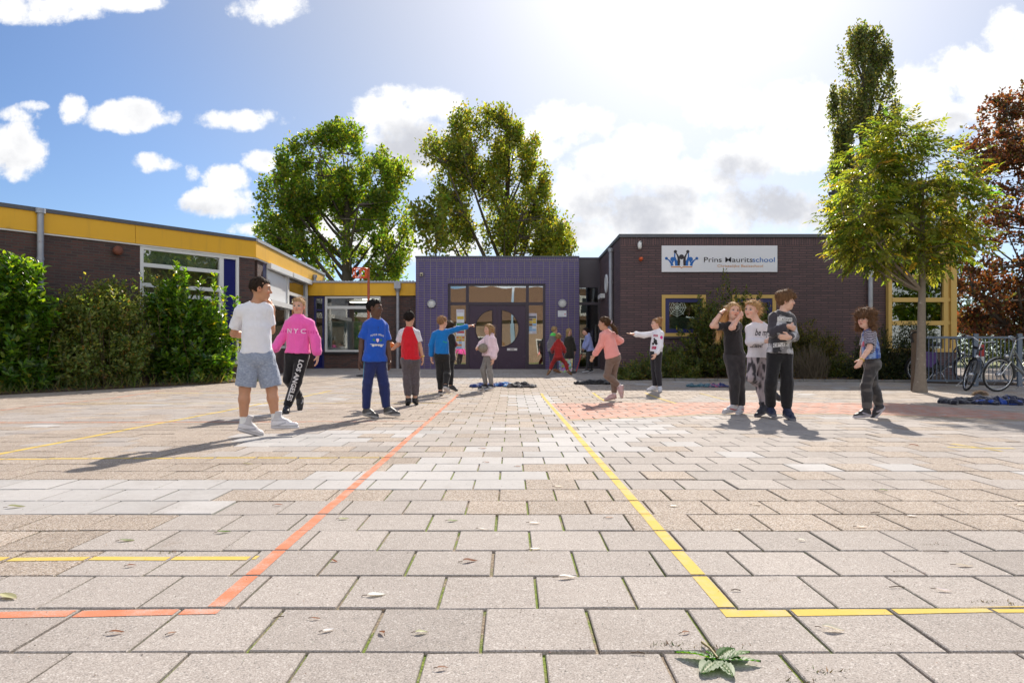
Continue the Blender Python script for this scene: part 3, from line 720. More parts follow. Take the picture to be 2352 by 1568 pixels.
# recessed grey bay between entrance and hall
QY = 23.35; Wq = Wall((0, QY), (1, 0), (0, -1)); XQ = lambda p: Xat(p, QY); qx0, qx1 = XQ(1329.5), 3.02
mb = MB(); mb.box(qx0 - .1, qx1, QY, QY + .12, Zat(655, QY), pz1 - .06); mb.build('grey_panel', GREYP, ent)
mb = MB(); mb.box(qx0 - .05, qx1 + .02, QY - .03, QY + .3, pz1 - .06, pz1 - .012); mb.build('coping', COPE, ent)
fq = frame(Wq, qx0 - .05, qx1, gz(QY), Zat(655, QY) - .002, .075, -.10, .01, 'window', GREYP, ent, bars=((Zat(697, QY), .09),))
pane(Wq, qx0 + .025, qx1 - .075, gz(QY) + .07, Zat(700, QY), -.05, fq, GLH); pane(Wq, qx0 + .025, qx1 - .075, Zat(694, QY), Zat(658, QY), -.05, fq, GLH)
room(Wq, qx0 - .3, qx1 + .1, gz(QY), Zat(650, QY), -.12, 3.0, ent)

# ---------------------------------------------------------------- hall on the right
HYY = 19.0; Wh = Wall((0, HYY), (1, 0), (0, -1)); XH = lambda p: Xat(p, HYY); ZH = lambda p: Zat(p, HYY)
hall = thing('school_hall', 'tall dark purple brown brick hall with the white name board', 'building', (6.5, HYY, gz(HYY)))
hx0, hx1, hz1 = XH(1425), XH(2040), ZH(538)
wins = [(XH(1520), XH(1621), ZH(772.5), ZH(677)), (XH(1682), XH(1782), ZH(772.5), ZH(677))]
mb = MB(); wall_with_holes(Wh, hx0, hx1, -.1, hz1 - .30, wins, .30, mb)
mb.box(hx0, hx0 + .30, HYY + .30, 23.33, -.1, hz1 - .30); mb.build('wall', BR_H, hall)
mb = MB(); mb.box(hx0 - .004, hx1, HYY - .005, HYY + .3, hz1 - .298, hz1 - .09); mb.box(hx0 - .004, hx0 + .3, HYY + .3, 23.33, hz1 - .298, hz1 - .09)
mb.build('soldier_course', brickmat('purple_brown_soldier', (.142, .078, .080), (.092, .056, .059), (.062, .044, .047), .40, .066, .012, swap=True, stain=.15), hall)
mb = MB(); mb.box(hx0 - .04, hx1, HYY - .05, HYY + .3, hz1 - .09, hz1); mb.box(hx0 - .04, hx0 + .3, HYY + .3, 23.6, hz1 - .09, hz1 - .001); mb.build('coping', COPE, hall)
mb = MB(); mb.box(hx0 + .2, hx1, HYY + .3, HYY + 9, hz1 - .15, hz1 - .10); mb.build('roof', ROOF, hall)
for i, (a, b, c, d) in enumerate(wins):
    fo = frame(Wh, a, b, c, d, .095, -.12, .02, 'window', YELF, hall)
    fi = frame(Wh, a + .097, b - .097, c + .097, d - .097, .11, -.11, -.01, 'window_frame', BLUEF, fo)
    pane(Wh, a + .20, b - .20, c + .20, d - .20, -.06, fo, GLH)
    if i == 0:
        mb = MB(); mb.box(a + .21, b - .21, HYY + .075, HYY + .08, c + .21, c + .55); mb.build('frosted_film', FROST, fo)
        wx, wz = Xat(1556, HYY), ZH(706); wm = MB()
        for r_ in (.06, .12, .18, .24):
            pts = [(wx + r_ * math.cos(q) * (1 + .1 * math.sin(3 * q)), HYY + .045, wz + r_ * math.sin(q)) for q in np.linspace(0, 2 * math.pi, 9)]
            wm.tube(pts, .006, 4)
        for q in np.linspace(0, 2 * math.pi, 9)[:-1]: wm.tube([(wx, HYY + .045, wz), (wx + .27 * math.cos(q), HYY + .045, wz + .27 * math.sin(q))], .006, 4)
        wm.tube([(wx + .25, HYY + .045, wz - .26), (wx + .42, HYY + .045, wz - .30)], .02, 5); wm.tube([(wx + .42, HYY + .045, wz - .26), (wx + .50, HYY + .045, wz - .34)], .012, 5)
        wm.build('web_sticker', mat('pale_web_sticker', (.60, .68, .58), .6, .05), fo)
    mb = MB(); mb.box(a - .04, b + .04, HYY - .05, HYY + .0, c - .06, c - .004); mb.build('window_sill', GREYP, fo)
    room(Wh, a - .3, b + .3, c - .5, d + .1, -.31, 2.5, hall)
# security camera and orange beacon, side wall fittings
cx_, cz_ = XH(1470), ZH(562)
mb = MB(); mb.lathe((cx_, HYY - .0, cz_ + .05), (0, -1, 0), [(.05, 0), (.05, .04), (.02, .05), (.02, .14)], 10); mb.lathe((cx_ - .03, HYY - .12, cz_ + .02), (0, 0, -1), [(.02, -.03), (.055, 0), (.055, .10), (.04, .15), (0, .16)], 12)
mb.build('security_camera', mat('white_plastic', (.70, .70, .68), .4, .05), hall)
mb = MB(); mb.lathe((cx_ + .02, HYY, ZH(595)), (0, -1, 0), [(.055, 0), (.055, .04), (.045, .05), (.05, .10), (.035, .14), (0, .15)], 12); mb.build('beacon_light', mat('orange_beacon', (.65, .11, .03), .3, .05), hall)
Wg = Wall((hx0, 23.3), (0, -1), (-1, 0)); yS = lambda px: hx0 / ((px - CX) / F_PX)
def sbox(name, px0_, px1_, py0_, py1_, d, mt, parent=hall, bev=0.0):
    ya, yb = yS(px1_), yS(px0_); ym = (ya + yb) / 2
    mb = MB(); mb.box(hx0 - d, hx0 - .001, ya, yb, Zat(py1_, ym), Zat(py0_, ym), bev); return mb.build(name, mt, parent)
sbox('alarm_box', 1383, 1389.5, 676 - 0, 686, .14, mat('white_plastic', (.70, .70, .68), .4, .05))
yo = yS(1393.3); mb = MB(); mb.lathe((hx0, yo, Zat(651.5, yo)), (-1, 0, 0), [(.30, 0), (.30, .03), (.24, .035), (.22, .02), (0, .02)], 24); mb.build('round_wall_vent', mat('white_plastic', (.70, .70, .68), .4, .05), hall)
drain(hall, (hx0 - .075, yS(1409)), ZH(562), .062)
drain(hall, (XH(1995.5), HYY - .09), ZH(560), .062)
# small clerestory on the roof
mb = MB(); qy = HYY + 1.2
mb.add([(Xat(1868, qy), qy, hz1 - .1), (Xat(1940, qy), qy, hz1 - .1), (Xat(1940, qy), qy, Zat(518, qy)), (Xat(1868, qy), qy + 3, hz1 - .1), (Xat(1940, qy), qy + 3, hz1 - .1), (Xat(1940, qy), qy + 3, Zat(518, qy))], [(0, 1, 2), (3, 5, 4), (0, 2, 5, 3), (1, 4, 5, 2), (0, 3, 4, 1)])
mb.build('clerestory', YELF, hall)
# glazed bay at the end of the hall
BYY = 18.85; Wb = Wall((0, BYY), (1, 0), (0, -1)); XB = lambda p: Xat(p, BYY); ZB = lambda p: Zat(p, BYY)
bay = thing('glazed_bay', 'yellow framed glass stair bay at the end of the dark hall behind the young tree', 'building', (XB(2118), BYY, gz(BYY)))
bx0, bx1 = XB(2041), XB(2197); bz0, bz1 = ZB(800), 5.3; bm_ = XB(2168)
mb = MB()
Wb.box(mb, bx0, bx0 + .10, -.14, .0, bz0, bz1); Wb.box(mb, bm_, bm_ + .12, -.14, 0, bz0, bz1); Wb.box(mb, bx1 - .16, bx1, -.14, .02, bz0, bz1)
for z in (ZB(741.7), ZB(688.5), ZB(636), ZB(583), ZB(530)):
    Wb.box(mb, bx0 + .10, bm_, -.13, .015, z - .06, z + .06)
    Wb.box(mb, bm_ + .12, bx1 - .16, -.13, -.012, z - .05, z + .05)
Wb.box(mb, bx0 - .02, bx1 + .02, -.2, .03, bz1, bz1 + .14); Wb.box(mb, bm_ + .12, bx1 - .16, -.10, -.05, bz0 + .02, bz1); Wb.box(mb, bx0 + .1, bx1 + .02, -.16, .04, bz0 - .10, bz0)
mb.obox((bx1, BYY, 0), (1, 0, 0), (0, 1, 0), -.14, 0, .16, .30, bz0, bz1); mb.box(bx1 - .14, bx1, BYY + 1.6, BYY + 1.75, bz0, bz1); mb.box(bx1 - .14, bx1, BYY + 3.2, BYY + 3.35, bz0, bz1)
for z in (ZB(741.7), ZB(688.5), ZB(636), ZB(583)): mb.box(bx1 - .12, bx1 - .01, BYY + .30, BYY + 3.2, z - .05, z + .05)
fb = mb.build('frame', YELF, bay)
pane(Wb, bx0 + .1, bm_, bz0, bz1, -.07, fb, GLH)
mb = MB(); mb.box(bx1 - .08, bx1 - .07, BYY + .30, BYY + 3.2, bz0, bz1); mb.build('pane', GLH, fb)
mb = MB(); mb.box(bx0, bx1, BYY - .02, BYY + .15, -.1, bz0 - .10); mb.box(bx1 - .15, bx1, BYY + .15, BYY + 3.4, -.1, bz0 - .1); mb.build('base_wall', BR_H, bay)
mb = MB(); mb.poly([(bx0, BYY - .02, bz1 + .14), (bx1 + .02, BYY - .02, bz1 + .14), (bx1 + .02, BYY + 3.6, bz1 + .7), (bx0, BYY + 3.6, bz1 + .7)], (0, 0, .1)); mb.build('roof', ROOF, bay)
mb = MB(); mb.box(bx0, bx1 - .15, BYY + 3.36, BYY + 3.5, -.1, bz1); mb.box(bx0 + .01, bx0 + .08, BYY + .16, BYY + 3.36, -.1, bz1); mb.build('interior', mat('dark_interior', (.045, .05, .04), .8, .3, 1), bay)
mb = MB(); mb.tube([(bx0 + .45, BYY + 1.2, .2), (bx0 + .45, BYY + 1.2, bz1)], .07, 8); mb.tube([(bx0 + .2, BYY + 1.2, 2.35), (bx1 - .2, BYY + 1.4, 2.75)], .05, 6); mb.build('inner_post', ZINC, bay)
mb = MB(); mb.tube([(bx0 + .62, BYY + 1.5, .2), (bx0 + .62, BYY + 1.5, bz1)], .045, 6); mb.build('inner_post', mat('yellow_post', (.55, .30, .02), .4), bay)

# ---------------------------------------------------------------- fittings that hang on the walls
def wall_lamp(px, py, label):
    c = (XP(px), PY_, ZP(py)); t_ = thing('wall_lamp', label, 'wall lamp', c)
    mb = MB(); mb.lathe(c, (0, -1, 0), [(.142, 0), (.142, .05), (.128, .075), (.108, .078), (.104, .06)], 28); mb.build('lamp_ring', mat('lamp_ring_grey', (.42, .42, .42), .4, .1), t_)
    mb = MB(); mb.lathe(c, (0, -1, 0), [(.106, .058), (.09, .070), (.05, .076), (0, .077)], 28); mb.build('lamp_lens', mat('lamp_lens', (.62, .62, .60), .25, .25, 30), t_)
wall_lamp(991.4, 698, 'round white wall lamp on the purple wall above the boy in the red shirt')
wall_lamp(1291.6, 697, 'round white wall lamp on the purple wall above the small white plaque')
def flat_text(s, size, origin, ux, uz, n, mt, parent, name='lettering', bold=0.0, align='LEFT', fit=None, thick=.003):
    """raised letters on a flat face: ux reading direction, uz up, n outward"""
    cu_ = bpy.data.curves.new('lettering', 'FONT'); cu_.body = s; cu_.size = size; cu_.align_x = align; cu_.offset = bold; cu_.resolution_u = 4
    tmp = bpy.data.objects.new('lettering', cu_); COL.objects.link(tmp)
    dg = bpy.context.evaluated_depsgraph_get(); me = bpy.data.meshes.new_from_object(tmp.evaluated_get(dg))
    bpy.data.objects.remove(tmp); bpy.data.curves.remove(cu_)
    v = np.array([x.co[:] for x in me.vertices]); f = [list(p.vertices) for p in me.polygons]; bpy.data.meshes.remove(me)
    if fit: v[:, 0] *= fit / (v[:, 0].max() - v[:, 0].min())
    P = np.array(origin)[None] + v[:, :1] * np.array(ux)[None] + v[:, 1:2] * np.array(uz)[None] + np.array(n)[None] * thick
    return rawmesh(name, P, f, mt, parent)
sx0, sx1, sz0_, sz1_ = XH(1519.3), XH(1784.6), ZH(625), ZH(564.4)
sign = thing('school_sign', 'white school name board with a crown emblem high on the dark brick hall', 'sign', ((sx0 + sx1) / 2, HYY - .02, sz0_))
mb = MB(); mb.box(sx0, sx1, HYY - .035, HYY - .001, sz0_, sz1_, .004); mb.build('board', mat('sign_white', (.72, .72, .76), .4, .04, 1), sign)
SW, SH = sx1 - sx0, sz1_ - sz0_
def SP(cx2, cy2): return (sx0 + (cx2 - 100) / 2122 * SW, HYY - .0385, sz1_ - (cy2 - 103) / 487 * SH)
BLK = mat('sign_black', (.022, .016, .022), .5, .05); BLU = mat('sign_blue', (.010, .125, .43), .5, .05); ORG = mat('sign_orange', (.62, .24, .03), .5, .05)
UX, UZ, NN = V3(1, 0, 0), V3(0, 0, 1), V3(0, -1, 0)
k_ = SW / 2122
flat_text('Prins Maurits', 131 * k_, SP(862, 408), UX, UZ, NN, BLK, sign, bold=.0004, fit=(1752 - 862) * k_)
flat_text('school', 131 * k_, SP(1756, 408), UX, UZ, NN, BLU, sign, bold=.0004, fit=(2165 - 1756) * k_)
flat_text('Christelijke Basisschool', 64 * k_, SP(1116, 500), UX, UZ, NN, ORG, sign, bold=.0, fit=(1950 - 1116) * k_)
def blob(mb, pts):
    mb.poly([SP(*p) for p in pts])
def disc(mb, x, y, r): blob(mb, [(x + r * math.cos(a), y + r * math.sin(a)) for a in np.linspace(0, 2 * math.pi, 21)[:-1]])
def stroke(mb, pts, wds, lift=0.0):
    P = [np.array(p, float) for p in pts]; L = []; Q = []
    for i, p in enumerate(P):
        d = nrm(P[min(i + 1, len(P) - 1)] - P[max(i - 1, 0)]); n = np.array((-d[1], d[0])) * (wds[i] if hasattr(wds, '__len__') else wds) / 2
        L.append(p + n); Q.append(p - n)
    for i in range(len(P) - 1): mb.poly([np.array(SP(*q)) + V3(0, -lift, 0) for q in (L[i], L[i + 1], Q[i + 1], Q[i])])
mb = MB()
for s_ in (-1, 1):
    fx = lambda x: 464 + s_ * (464 - x)
    disc(mb, fx(185), 340, 27); disc(mb, fx(298), 355, 42)
    stroke(mb, [(fx(190), 345), (fx(240), 380), (fx(280), 430), (fx(292), 475)], [18, 26, 44, 52])
    stroke(mb, [(fx(340), 235), (fx(336), 310), (fx(352), 370), (fx(372), 420), (fx(372), 474)], [18, 26, 44, 60, 56], -.0004)
    stroke(mb, [(fx(268), 474), (fx(300), 400), (fx(315), 390)], [12, 30, 20], -.0008)
mb.build('emblem', BLU, sign)
mb = MB()
disc(mb, 462, 312, 46)
for s_ in (-1, 1):
    fx = lambda x: 464 + s_ * (464 - x)
    disc(mb, fx(350), 215, 30)
    stroke(mb, [(fx(352), 225), (fx(385), 275), (fx(408), 330), (fx(412), 390), (fx(410), 474)], [18, 24, 40, 50, 40], .0006)
mb.build('emblem', BLK, sign)
mb = MB(); stroke(mb, [(270, 497), (440, 497), (464, 517), (488, 497), (658, 497)], 18); mb.build('emblem', ORG, sign)
# plaque beside the doors
q0, q1, qz0, qz1 = XP(1281.3), XP(1301), ZP(727.6), ZP(713.3)
pl = thing('wall_plaque', 'small white plaque with a red mark on the purple wall under the round lamp', 'plaque', ((q0 + q1) / 2, PY_, qz0))
mb = MB(); mb.box(q0, q1, PY_ - .02, PY_ - .0065, qz0, qz1, .003); mb.build('plate', WHP, pl)
mb = MB(); mb.box(q0 + .02, q1 - .10, PY_ - .0215, PY_ - .0205, qz1 - .045, qz1 - .038); mb.box(q0 + .02, q1 - .12, PY_ - .0215, PY_ - .0205, qz0 + .04, qz0 + .046); mb.build('text_line', mat('print_grey', (.35, .35, .38), .6), pl)
mb = MB(); mb.lathe((q1 - .05, PY_ - .0205, qz0 + .09), (0, -1, 0), [(.022, 0), (0, .001)], 10); mb.build('logo_mark', mat('print_red', (.55, .06, .04), .6), pl)
c_ = (XP(968.4), PY_, ZP(631))
sn = thing('sensor_box', 'small beige sensor box high on the left end of the purple wall', 'sensor', c_)
mb = MB(); mb.box(c_[0] - .05, c_[0] + .05, PY_ - .08, PY_ - .001, c_[2] - .06, c_[2] + .07, .012); mb.build('casing', mat('beige_plastic', (.45, .40, .28), .5), sn)
mb = MB(); mb.lathe((c_[0], PY_ - .08, c_[2] - .01), (0, -1, 0), [(.03, 0), (.022, .02), (0, .026)], 12); mb.build('lens', DARKM, sn)
# posters inside the side lights
PAL = {'w': (.66, .68, .72), 'g': (.06, .26, .07), 'r': (.45, .05, .05), 'y': (.62, .42, .03), 'o': (.55, .2, .04), 'b': (.25, .42, .62), 'k': (.10, .10, .12), 'p': (.55, .50, .55), 'n': (.22, .12, .07)}
def poster(x0, x1, py0, py1, rows, label):
    z1, z0 = ZP(py0), ZP(py1); xa, xb = XP(x0), XP(x1)
    t_ = thing('poster', label, 'poster', ((xa + xb) / 2, PY_ + .09, z0))
    mb = MB(); mb.box(xa, xb, PY_ + .088, PY_ + .0925, z0, z1); mb.build('sheet', mat('poster_paper', PAL['w'], .6, .05, 3), t_)
    n = len(rows); hh = (z1 - z0) / n
    for i, r_ in enumerate(rows):
        for j, ch in enumerate(r_):
            if ch == 'w': continue
            ww = (xb - xa - .03) / len(r_)
            m2 = MB(); m2.box(xa + .015 + ww * j + .004, xa + .015 + ww * (j + 1) - .004, PY_ + .085, PY_ + .0875, z1 - hh * (i + 1) + .006, z1 - hh * i - .006)
            m2.build('printed_block', mat('poster_' + ch, PAL[ch], .6, .12, 6), t_)
poster(1048, 1066, 710, 741, ['p', 'w', 'y', 'w'], 'pale notice at the top of the left door side window')
poster(1047, 1067, 742, 771, ['g', 'gr', 'g', 'r', 'w'], 'green and red notice in the left door side window')
poster(1046, 1068, 772, 801, ['oyo', 'yoy', 'wbw', 'oow', 'bbw'], 'yellow and orange notice lowest in the left door side window')
poster(1214, 1233, 719, 748, ['p', 'k', 'ny', 'yy', 'nb'], 'dark and yellow poster in the right door side window')
poster(1213, 1232.5, 749, 766, ['bw', 'bb', 'wp'], 'pale blue poster under the dark one in the right side window')
# boards on the side wall of the hall
def board(px0_, px1_, py0_, py1_, mt, name, label):
    ya, yb = yS(px1_), yS(px0_); ym = (ya + yb) / 2
    t_ = thing(name, label, 'sign', (hx0 - .02, ym, Zat(py1_, ym)))
    mb = MB(); mb.box(hx0 - .035, hx0 - .002, ya, yb, Zat(py1_, ym), Zat(py0_, ym), .004); mb.build('board', mt, t_)
    for k in range(4):
        z = Zat(py0_ + (py1_ - py0_) * (.12 + .12 * k), ym); m2 = MB(); m2.box(hx0 - .0375, hx0 - .036, ya + .1, yb - .12 - .08 * k, z - .025, z + .025); m2.build('text_line', mat('print_pale', (.45, .48, .6), .6), t_)
board(1385.5, 1389, 739, 783, WHP, 'notice_strip', 'tall narrow white notice on the side wall beside the glass bay')
board(1394, 1403.5, 746, 800, mat('notice_blue', (.03, .05, .28), .4, .1), 'notice_board', 'blue notice board on the hall side wall behind the drainpipe')

# ---------------------------------------------------------------- houses across the street, seen in the panes
BRK2 = brickmat('sandy_brick', (.30, .19, .11), (.22, .14, .085), (.36, .32, .27), .22, .0625, .010)
TIL = mat('brown_roof_tile', (.14, .085, .05), .8, .25, 3, bump=.02, bscale=12)
for k, xx in enumerate((-11.0, 11.2)):
    hz = thing('terraced_house', 'sandy brick house with brown tiled roof mirrored in the left door panes' if k == 0 else 'sandy brick house with brown tiled roof mirrored in the right door panes', 'house', (xx, -17, 0), 'houses mirrored in the door panes')
    mb = MB(); mb.box(xx - 10.9, xx + 10.9, -25, -17, -.1, 4.0); mb.build('wall', BRK2, hz)
    mb = MB(); mb.add([(xx - 11, -16.5, 3.9), (xx + 11, -16.5, 3.9), (xx + 11, -25.5, 3.9), (xx - 11, -25.5, 3.9), (xx - 11, -21, 7.3), (xx + 11, -21, 7.3)], [(0, 1, 5, 4), (2, 3, 4, 5), (1, 2, 5), (3, 0, 4)]); mb.build('roof', TIL, hz)
    for q in (-8, -4, 0, 4, 8):
        for z in (.9,):
            m2 = MB(); m2.box(xx + q - .9, xx + q + .9, -17.02, -16.94, z, z + 1.4); f_ = m2.build('window', WHF, hz)
            m2 = MB(); m2.box(xx + q - .8, xx + q + .8, -16.938, -16.93, z + .1, z + 1.3); m2.build('pane', mat('dark_pane', (.03, .035, .04), .1), f_)
    m2 = MB(); m2.box(xx - 5, xx - 1.5, -19.6, -17.2, 4.4, 6.2); dm = m2.build('dormer', WHF, hz)
    m2 = MB(); m2.box(xx - 4.7, xx - 1.8, -17.19, -17.17, 4.8, 5.9); m2.build('pane', mat('dark_pane', (.03, .035, .04), .1), dm)
# ================================================================ plants
LEAF_T = leafmat('tree_leaf', .42, .60, (2.7, 2.7, .75)); LEAF_G = leafmat('glossy_leaf', .28, .48, (3.7, 3.6, .6)); LEAF_R = leafmat('copper_leaf', .45, .50, (2.5, 1.7, .8)); LEAF_D = leafmat('dull_leaf', .5, .45, (3.0, 2.8, 1.0))
BARK = mat('bark', (.085, .068, .052), .9, .35, 9, bump=.012, bscale=22); BARKP = mat('pale_bark', (.20, .165, .13), .85, .3, 14, bump=.006, bscale=30, dirt=((.42, .40, .34), 9, .60, .70)); TWIG = mat('twig', (.11, .075, .045), .85, .25, 9)
def unit(rng, n):
    v = rng.normal(size=(n, 3)); return v / np.linalg.norm(v, axis=1, keepdims=True)
def leaf_mesh(C, A, N_, L, Wd, cols, fold=.25, shape=6):
    """leaves as folded blades: centre of base C, axis A, normal hint N_, length L, width Wd"""
    n = len(C); L = np.broadcast_to(np.asarray(L, float), (n,))[:, None]; Wd = np.broadcast_to(np.asarray(Wd, float), (n,))[:, None]
    A = A / np.linalg.norm(A, axis=1, keepdims=True); B = np.cross(A, N_); B /= np.linalg.norm(B, axis=1, keepdims=True) + 1e-9; M = np.cross(B, A)
    if shape == 4:
        P = np.stack([C, C + A * L * .5 + B * Wd * .5 + M * Wd * fold, C + A * L, C + A * L * .5 - B * Wd * .5 + M * Wd * fold], 1); F = [(0, 1, 2, 3)]
        k = 4
    else:
        up = M * Wd * fold
        P = np.stack([C, C + A * L * .35 + B * Wd * .5 + up, C + A * L * .72 + B * Wd * .36 + up * .6 - M * L * .03, C + A * L - M * L * .10, C + A * L * .72 - B * Wd * .36 + up * .6 - M * L * .03, C + A * L * .35 - B * Wd * .5 + up, C + A * L * .5], 1)
        F = [(0, 1, 2, 6), (6, 2, 3, 4), (0, 6, 4, 5)]; k = 7
    V = P.reshape(-1, 3)
    idx = np.arange(n)[:, None] * k
    F = np.concatenate([idx + np.array(f)[None] for f in F], 0)
    return V, F.astype(np.int32), np.repeat(cols, k, axis=0)
def tint(rng, n, c, dv=.25, dh=.18):
    c = np.array(c, float)[None] * (1 + rng.normal(0, dv, (n, 1)).clip(-.6, .7)); c = c * (1 + rng.normal(0, dh, (n, 3)) * np.array([[1.0, .35, .8]]))
    return c.clip(.004, .9)
def curve_pts(a, b, bend, n, rng, jit=.04):
    a, b = np.array(a, float), np.array(b, float); L = np.linalg.norm(b - a)
    m = (a + b) / 2 + np.array(bend) * L + rng.normal(0, jit, 3) * L
    t = np.linspace(0, 1, n)[:, None]; return (1 - t) ** 2 * a + 2 * t * (1 - t) * m + t * t * b
def tree(name, label, cat, base, trunk_top, r0, blobs, n_limb, n_sub, n_leaf, leaf, cols, rng, mt=LEAF_T, bark=BARK, up=.55, spread=.5, clump=(.5, .5, .5), fork=.35, group=None, shape=4, droop=.0, low=None, lean=(0, 0), twigs=True, hole=.0):
    """blobs: crown envelope ellipsoids (cx, cy, cz, rx, ry, rz, weight); limbs and twigs reach to leaf clumps inside it"""
    base = np.array(base, float); t_ = thing(name, label, cat, base, group)
    B = np.array(blobs, float); wgt = B[:, 6] / B[:, 6].sum()
    def sample(n, shell=.55):
        i = rng.choice(len(B), n, p=wgt); d = unit(rng, n); r = rng.uniform(shell, 1, n) ** .6
        return B[i, :3] + d * r[:, None] * B[i, 3:6]
    top = np.array([base[0] + lean[0], base[1] + lean[1], trunk_top]); mb = MB()
    tp = curve_pts(base - V3(0, 0, .1), top, (0, 0, 0), 12, rng, .010); tp[:1, :2] = base[:2]
    hh = np.linspace(0, 1, 12); rad = r0 * (1 - .72 * hh) * (1 + .55 * np.exp(-hh * 18))
    mb.tube(tp, list(rad), 10)
    limbs = sample(n_limb, .15); subs = sample(n_limb * n_sub, .35)
    axisz = np.linspace(0, 1, 60); axis = np.array([tp[min(11, int(a * 11))] * (1 - (a * 11) % 1) + tp[min(11, int(a * 11) + 1)] * ((a * 11) % 1) for a in axisz])
    ends = []
    li_start = []
    for q in limbs:
        hmin = base[2] + (trunk_top - base[2]) * fork
        zst = np.clip(q[2] - np.linalg.norm(q[:2] - base[:2]) * up - rng.uniform(0, .8), hmin, trunk_top * .97)
        k = int(np.clip((zst - base[2]) / (trunk_top - base[2]), 0, 1) * 59); a = axis[k]
        r = max(.012, r0 * (1 - .72 * k / 59) * .48)
        P = curve_pts(a, q, (0, 0, -.10 if droop == 0 else .12), 7, rng); mb.tube(P, list(np.linspace(r, r * .25, 7)), 6); li_start.append((P, r))
    allp = np.concatenate([P for P, _ in li_start])
    clumps = []
    for q in subs:
        d = np.linalg.norm(allp - q, axis=1) + np.maximum(0, allp[:, 2] - q[2]) * (1.5 if droop == 0 else 0); j = int(np.argmin(d)); a = allp[j]; r = li_start[j // 7][1] * .36
        P = curve_pts(a, q, (0, 0, -.06 if droop == 0 else .15), 5, rng); mb.tube(P, list(np.linspace(max(r, .008), max(r * .3, .004), 5)), 4, False)
        clumps.append(q); clumps.append(P[3]); 
    clumps = np.array(clumps)
    if low is not None: clumps = clumps[clumps[:, 2] > low]
    mb.build('trunk', bark, t_, recalc=False)
    if hole: clumps = clumps[vnoise(clumps, .75, 5) > hole]
    ci = rng.integers(0, len(clumps), n_leaf); d = unit(rng, n_leaf) * (rng.random(n_leaf) ** .45)[:, None] * np.array(clump)[None] * rng.uniform(.6, 1.3, len(clumps))[ci][:, None]
    C = clumps[ci] + d
    if low is not None: k = C[:, 2] > low; C, d, ci = C[k], d[k], ci[k]
    n = len(C); A = unit(rng, n) * .8 + d * .9 + np.array([[0, 0, (.55 if droop == 0 else -droop)]]); Nn = unit(rng, n) * .8 + np.array([[0, 0, .8]])
    wv = (vnoise(C, .9, 4) - .5)[:, None]
    pal = rng.random(n); cc = np.array([c[1] for c in cols]); th = np.cumsum([c[0] for c in cols]); cid = np.searchsorted(th / th[-1], pal)
    colr = np.concatenate([tint(rng, 1, c) for c in cc[cid.clip(0, len(cc) - 1)]]) * (1 + .5 * wv)
    sz = rng.uniform(.7, 1.25, n)
    v, f, c = leaf_mesh(C, A, Nn, leaf[0] * sz, leaf[1] * sz, colr.clip(.003, 1), .2, shape)
    rawmesh('crown', v, f, mt, t_, col=c)
    return t_
rT = np.random.default_rng(21)
def B_(px, py, Y, rx, ry, rz, w=1.0, dy=0.0): p = at(px, py, Y); return (p[0], Y + dy, p[2], rx * Y / F_PX, ry, rz * Y / F_PX, w)
GREENS = [(5, (.11, .155, .028)), (3, (.15, .19, .032)), (2, (.07, .11, .024)), (.6, (.24, .20, .04))]
GREEN2 = [(4, (.14, .16, .036)), (3, (.18, .19, .040)), (2, (.10, .115, .03)), (.6, (.27, .20, .04))]
YT = 38.0
bl = [B_(770, 390, YT, 125, 3.0, 110, 3), B_(690, 430, YT, 95, 2.6, 95, 2.2), B_(855, 440, YT, 90, 2.6, 115, 2.4), B_(650, 520, YT, 70, 2.4, 75, 1.4), B_(780, 520, YT, 150, 3.2, 100, 2.5), B_(905, 510, YT, 45, 2, 130, 1.1), B_(690, 600, YT, 85, 2.4, 60, 1.2), B_(880, 610, YT, 65, 2.2, 65, 1.2), B_(740, 330, YT, 50, 1.8, 50, .8), B_(800, 335, YT, 45, 1.8, 45, .7)]
tree('broad_tree', 'big round green tree rising behind the orange korfball post and the yellow link roof', 'tree', (at(795, 800, YT)[0], YT, gz(30) - .01), Zat(420, YT), .42, bl, 30, 13, 42000, (.185, .135), GREENS, rT, clump=(.42, .42, .58), up=1.0, fork=.30, hole=.30, group='trees behind the school')
bl = [B_(1090, 350, YT, 75, 2.6, 95, 2), B_(1180, 360, YT, 60, 2.4, 85, 2), B_(1030, 390, YT, 68, 2.4, 90, 2.0), B_(1130, 470, YT, 135, 3.0, 115, 3.2), B_(1190, 450, YT, 85, 2.6, 100, 1.8), B_(1225, 430, YT, 50, 2.2, 110, 1.5), B_(1210, 530, YT, 95, 2.6, 75, 1.9), B_(1040, 520, YT, 50, 2.2, 70, 1.0), B_(1270, 555, YT, 55, 2.2, 65, 1.3), B_(1060, 300, YT, 28, 1.5, 45, .6), B_(1110, 290, YT, 28, 1.5, 35, .5), B_(1165, 290, YT, 28, 1.5, 40, .6)]
tree('broad_tree', 'tall upswept yellow green tree with gaps behind the purple entrance block', 'tree', (at(1165, 800, YT)[0], YT + .5, gz(30) - .01), Zat(360, YT), .36, bl, 32, 13, 39000, (.170, .122), GREEN2, rT, clump=(.37, .37, .70), up=1.6, fork=.22, hole=.27, group='trees behind the school')
YS = 34.0
bl = [B_(1000, 545, YS, 40, 1.5, 50, 1), B_(970, 500, YS, 25, 1.2, 40, .6), B_(1010, 480, YS, 20, 1.2, 45, .5)]
tree('young_tree', 'thin airy tree between the two big trees behind the purple roof', 'tree', (at(1000, 800, YS)[0], YS, gz(30) - .01), Zat(490, YS), .07, bl, 10, 7, 1500, (.22, .15), GREEN2, rT, clump=(.45, .45, .5), up=1.3, group='trees behind the school')
YP = 48.0
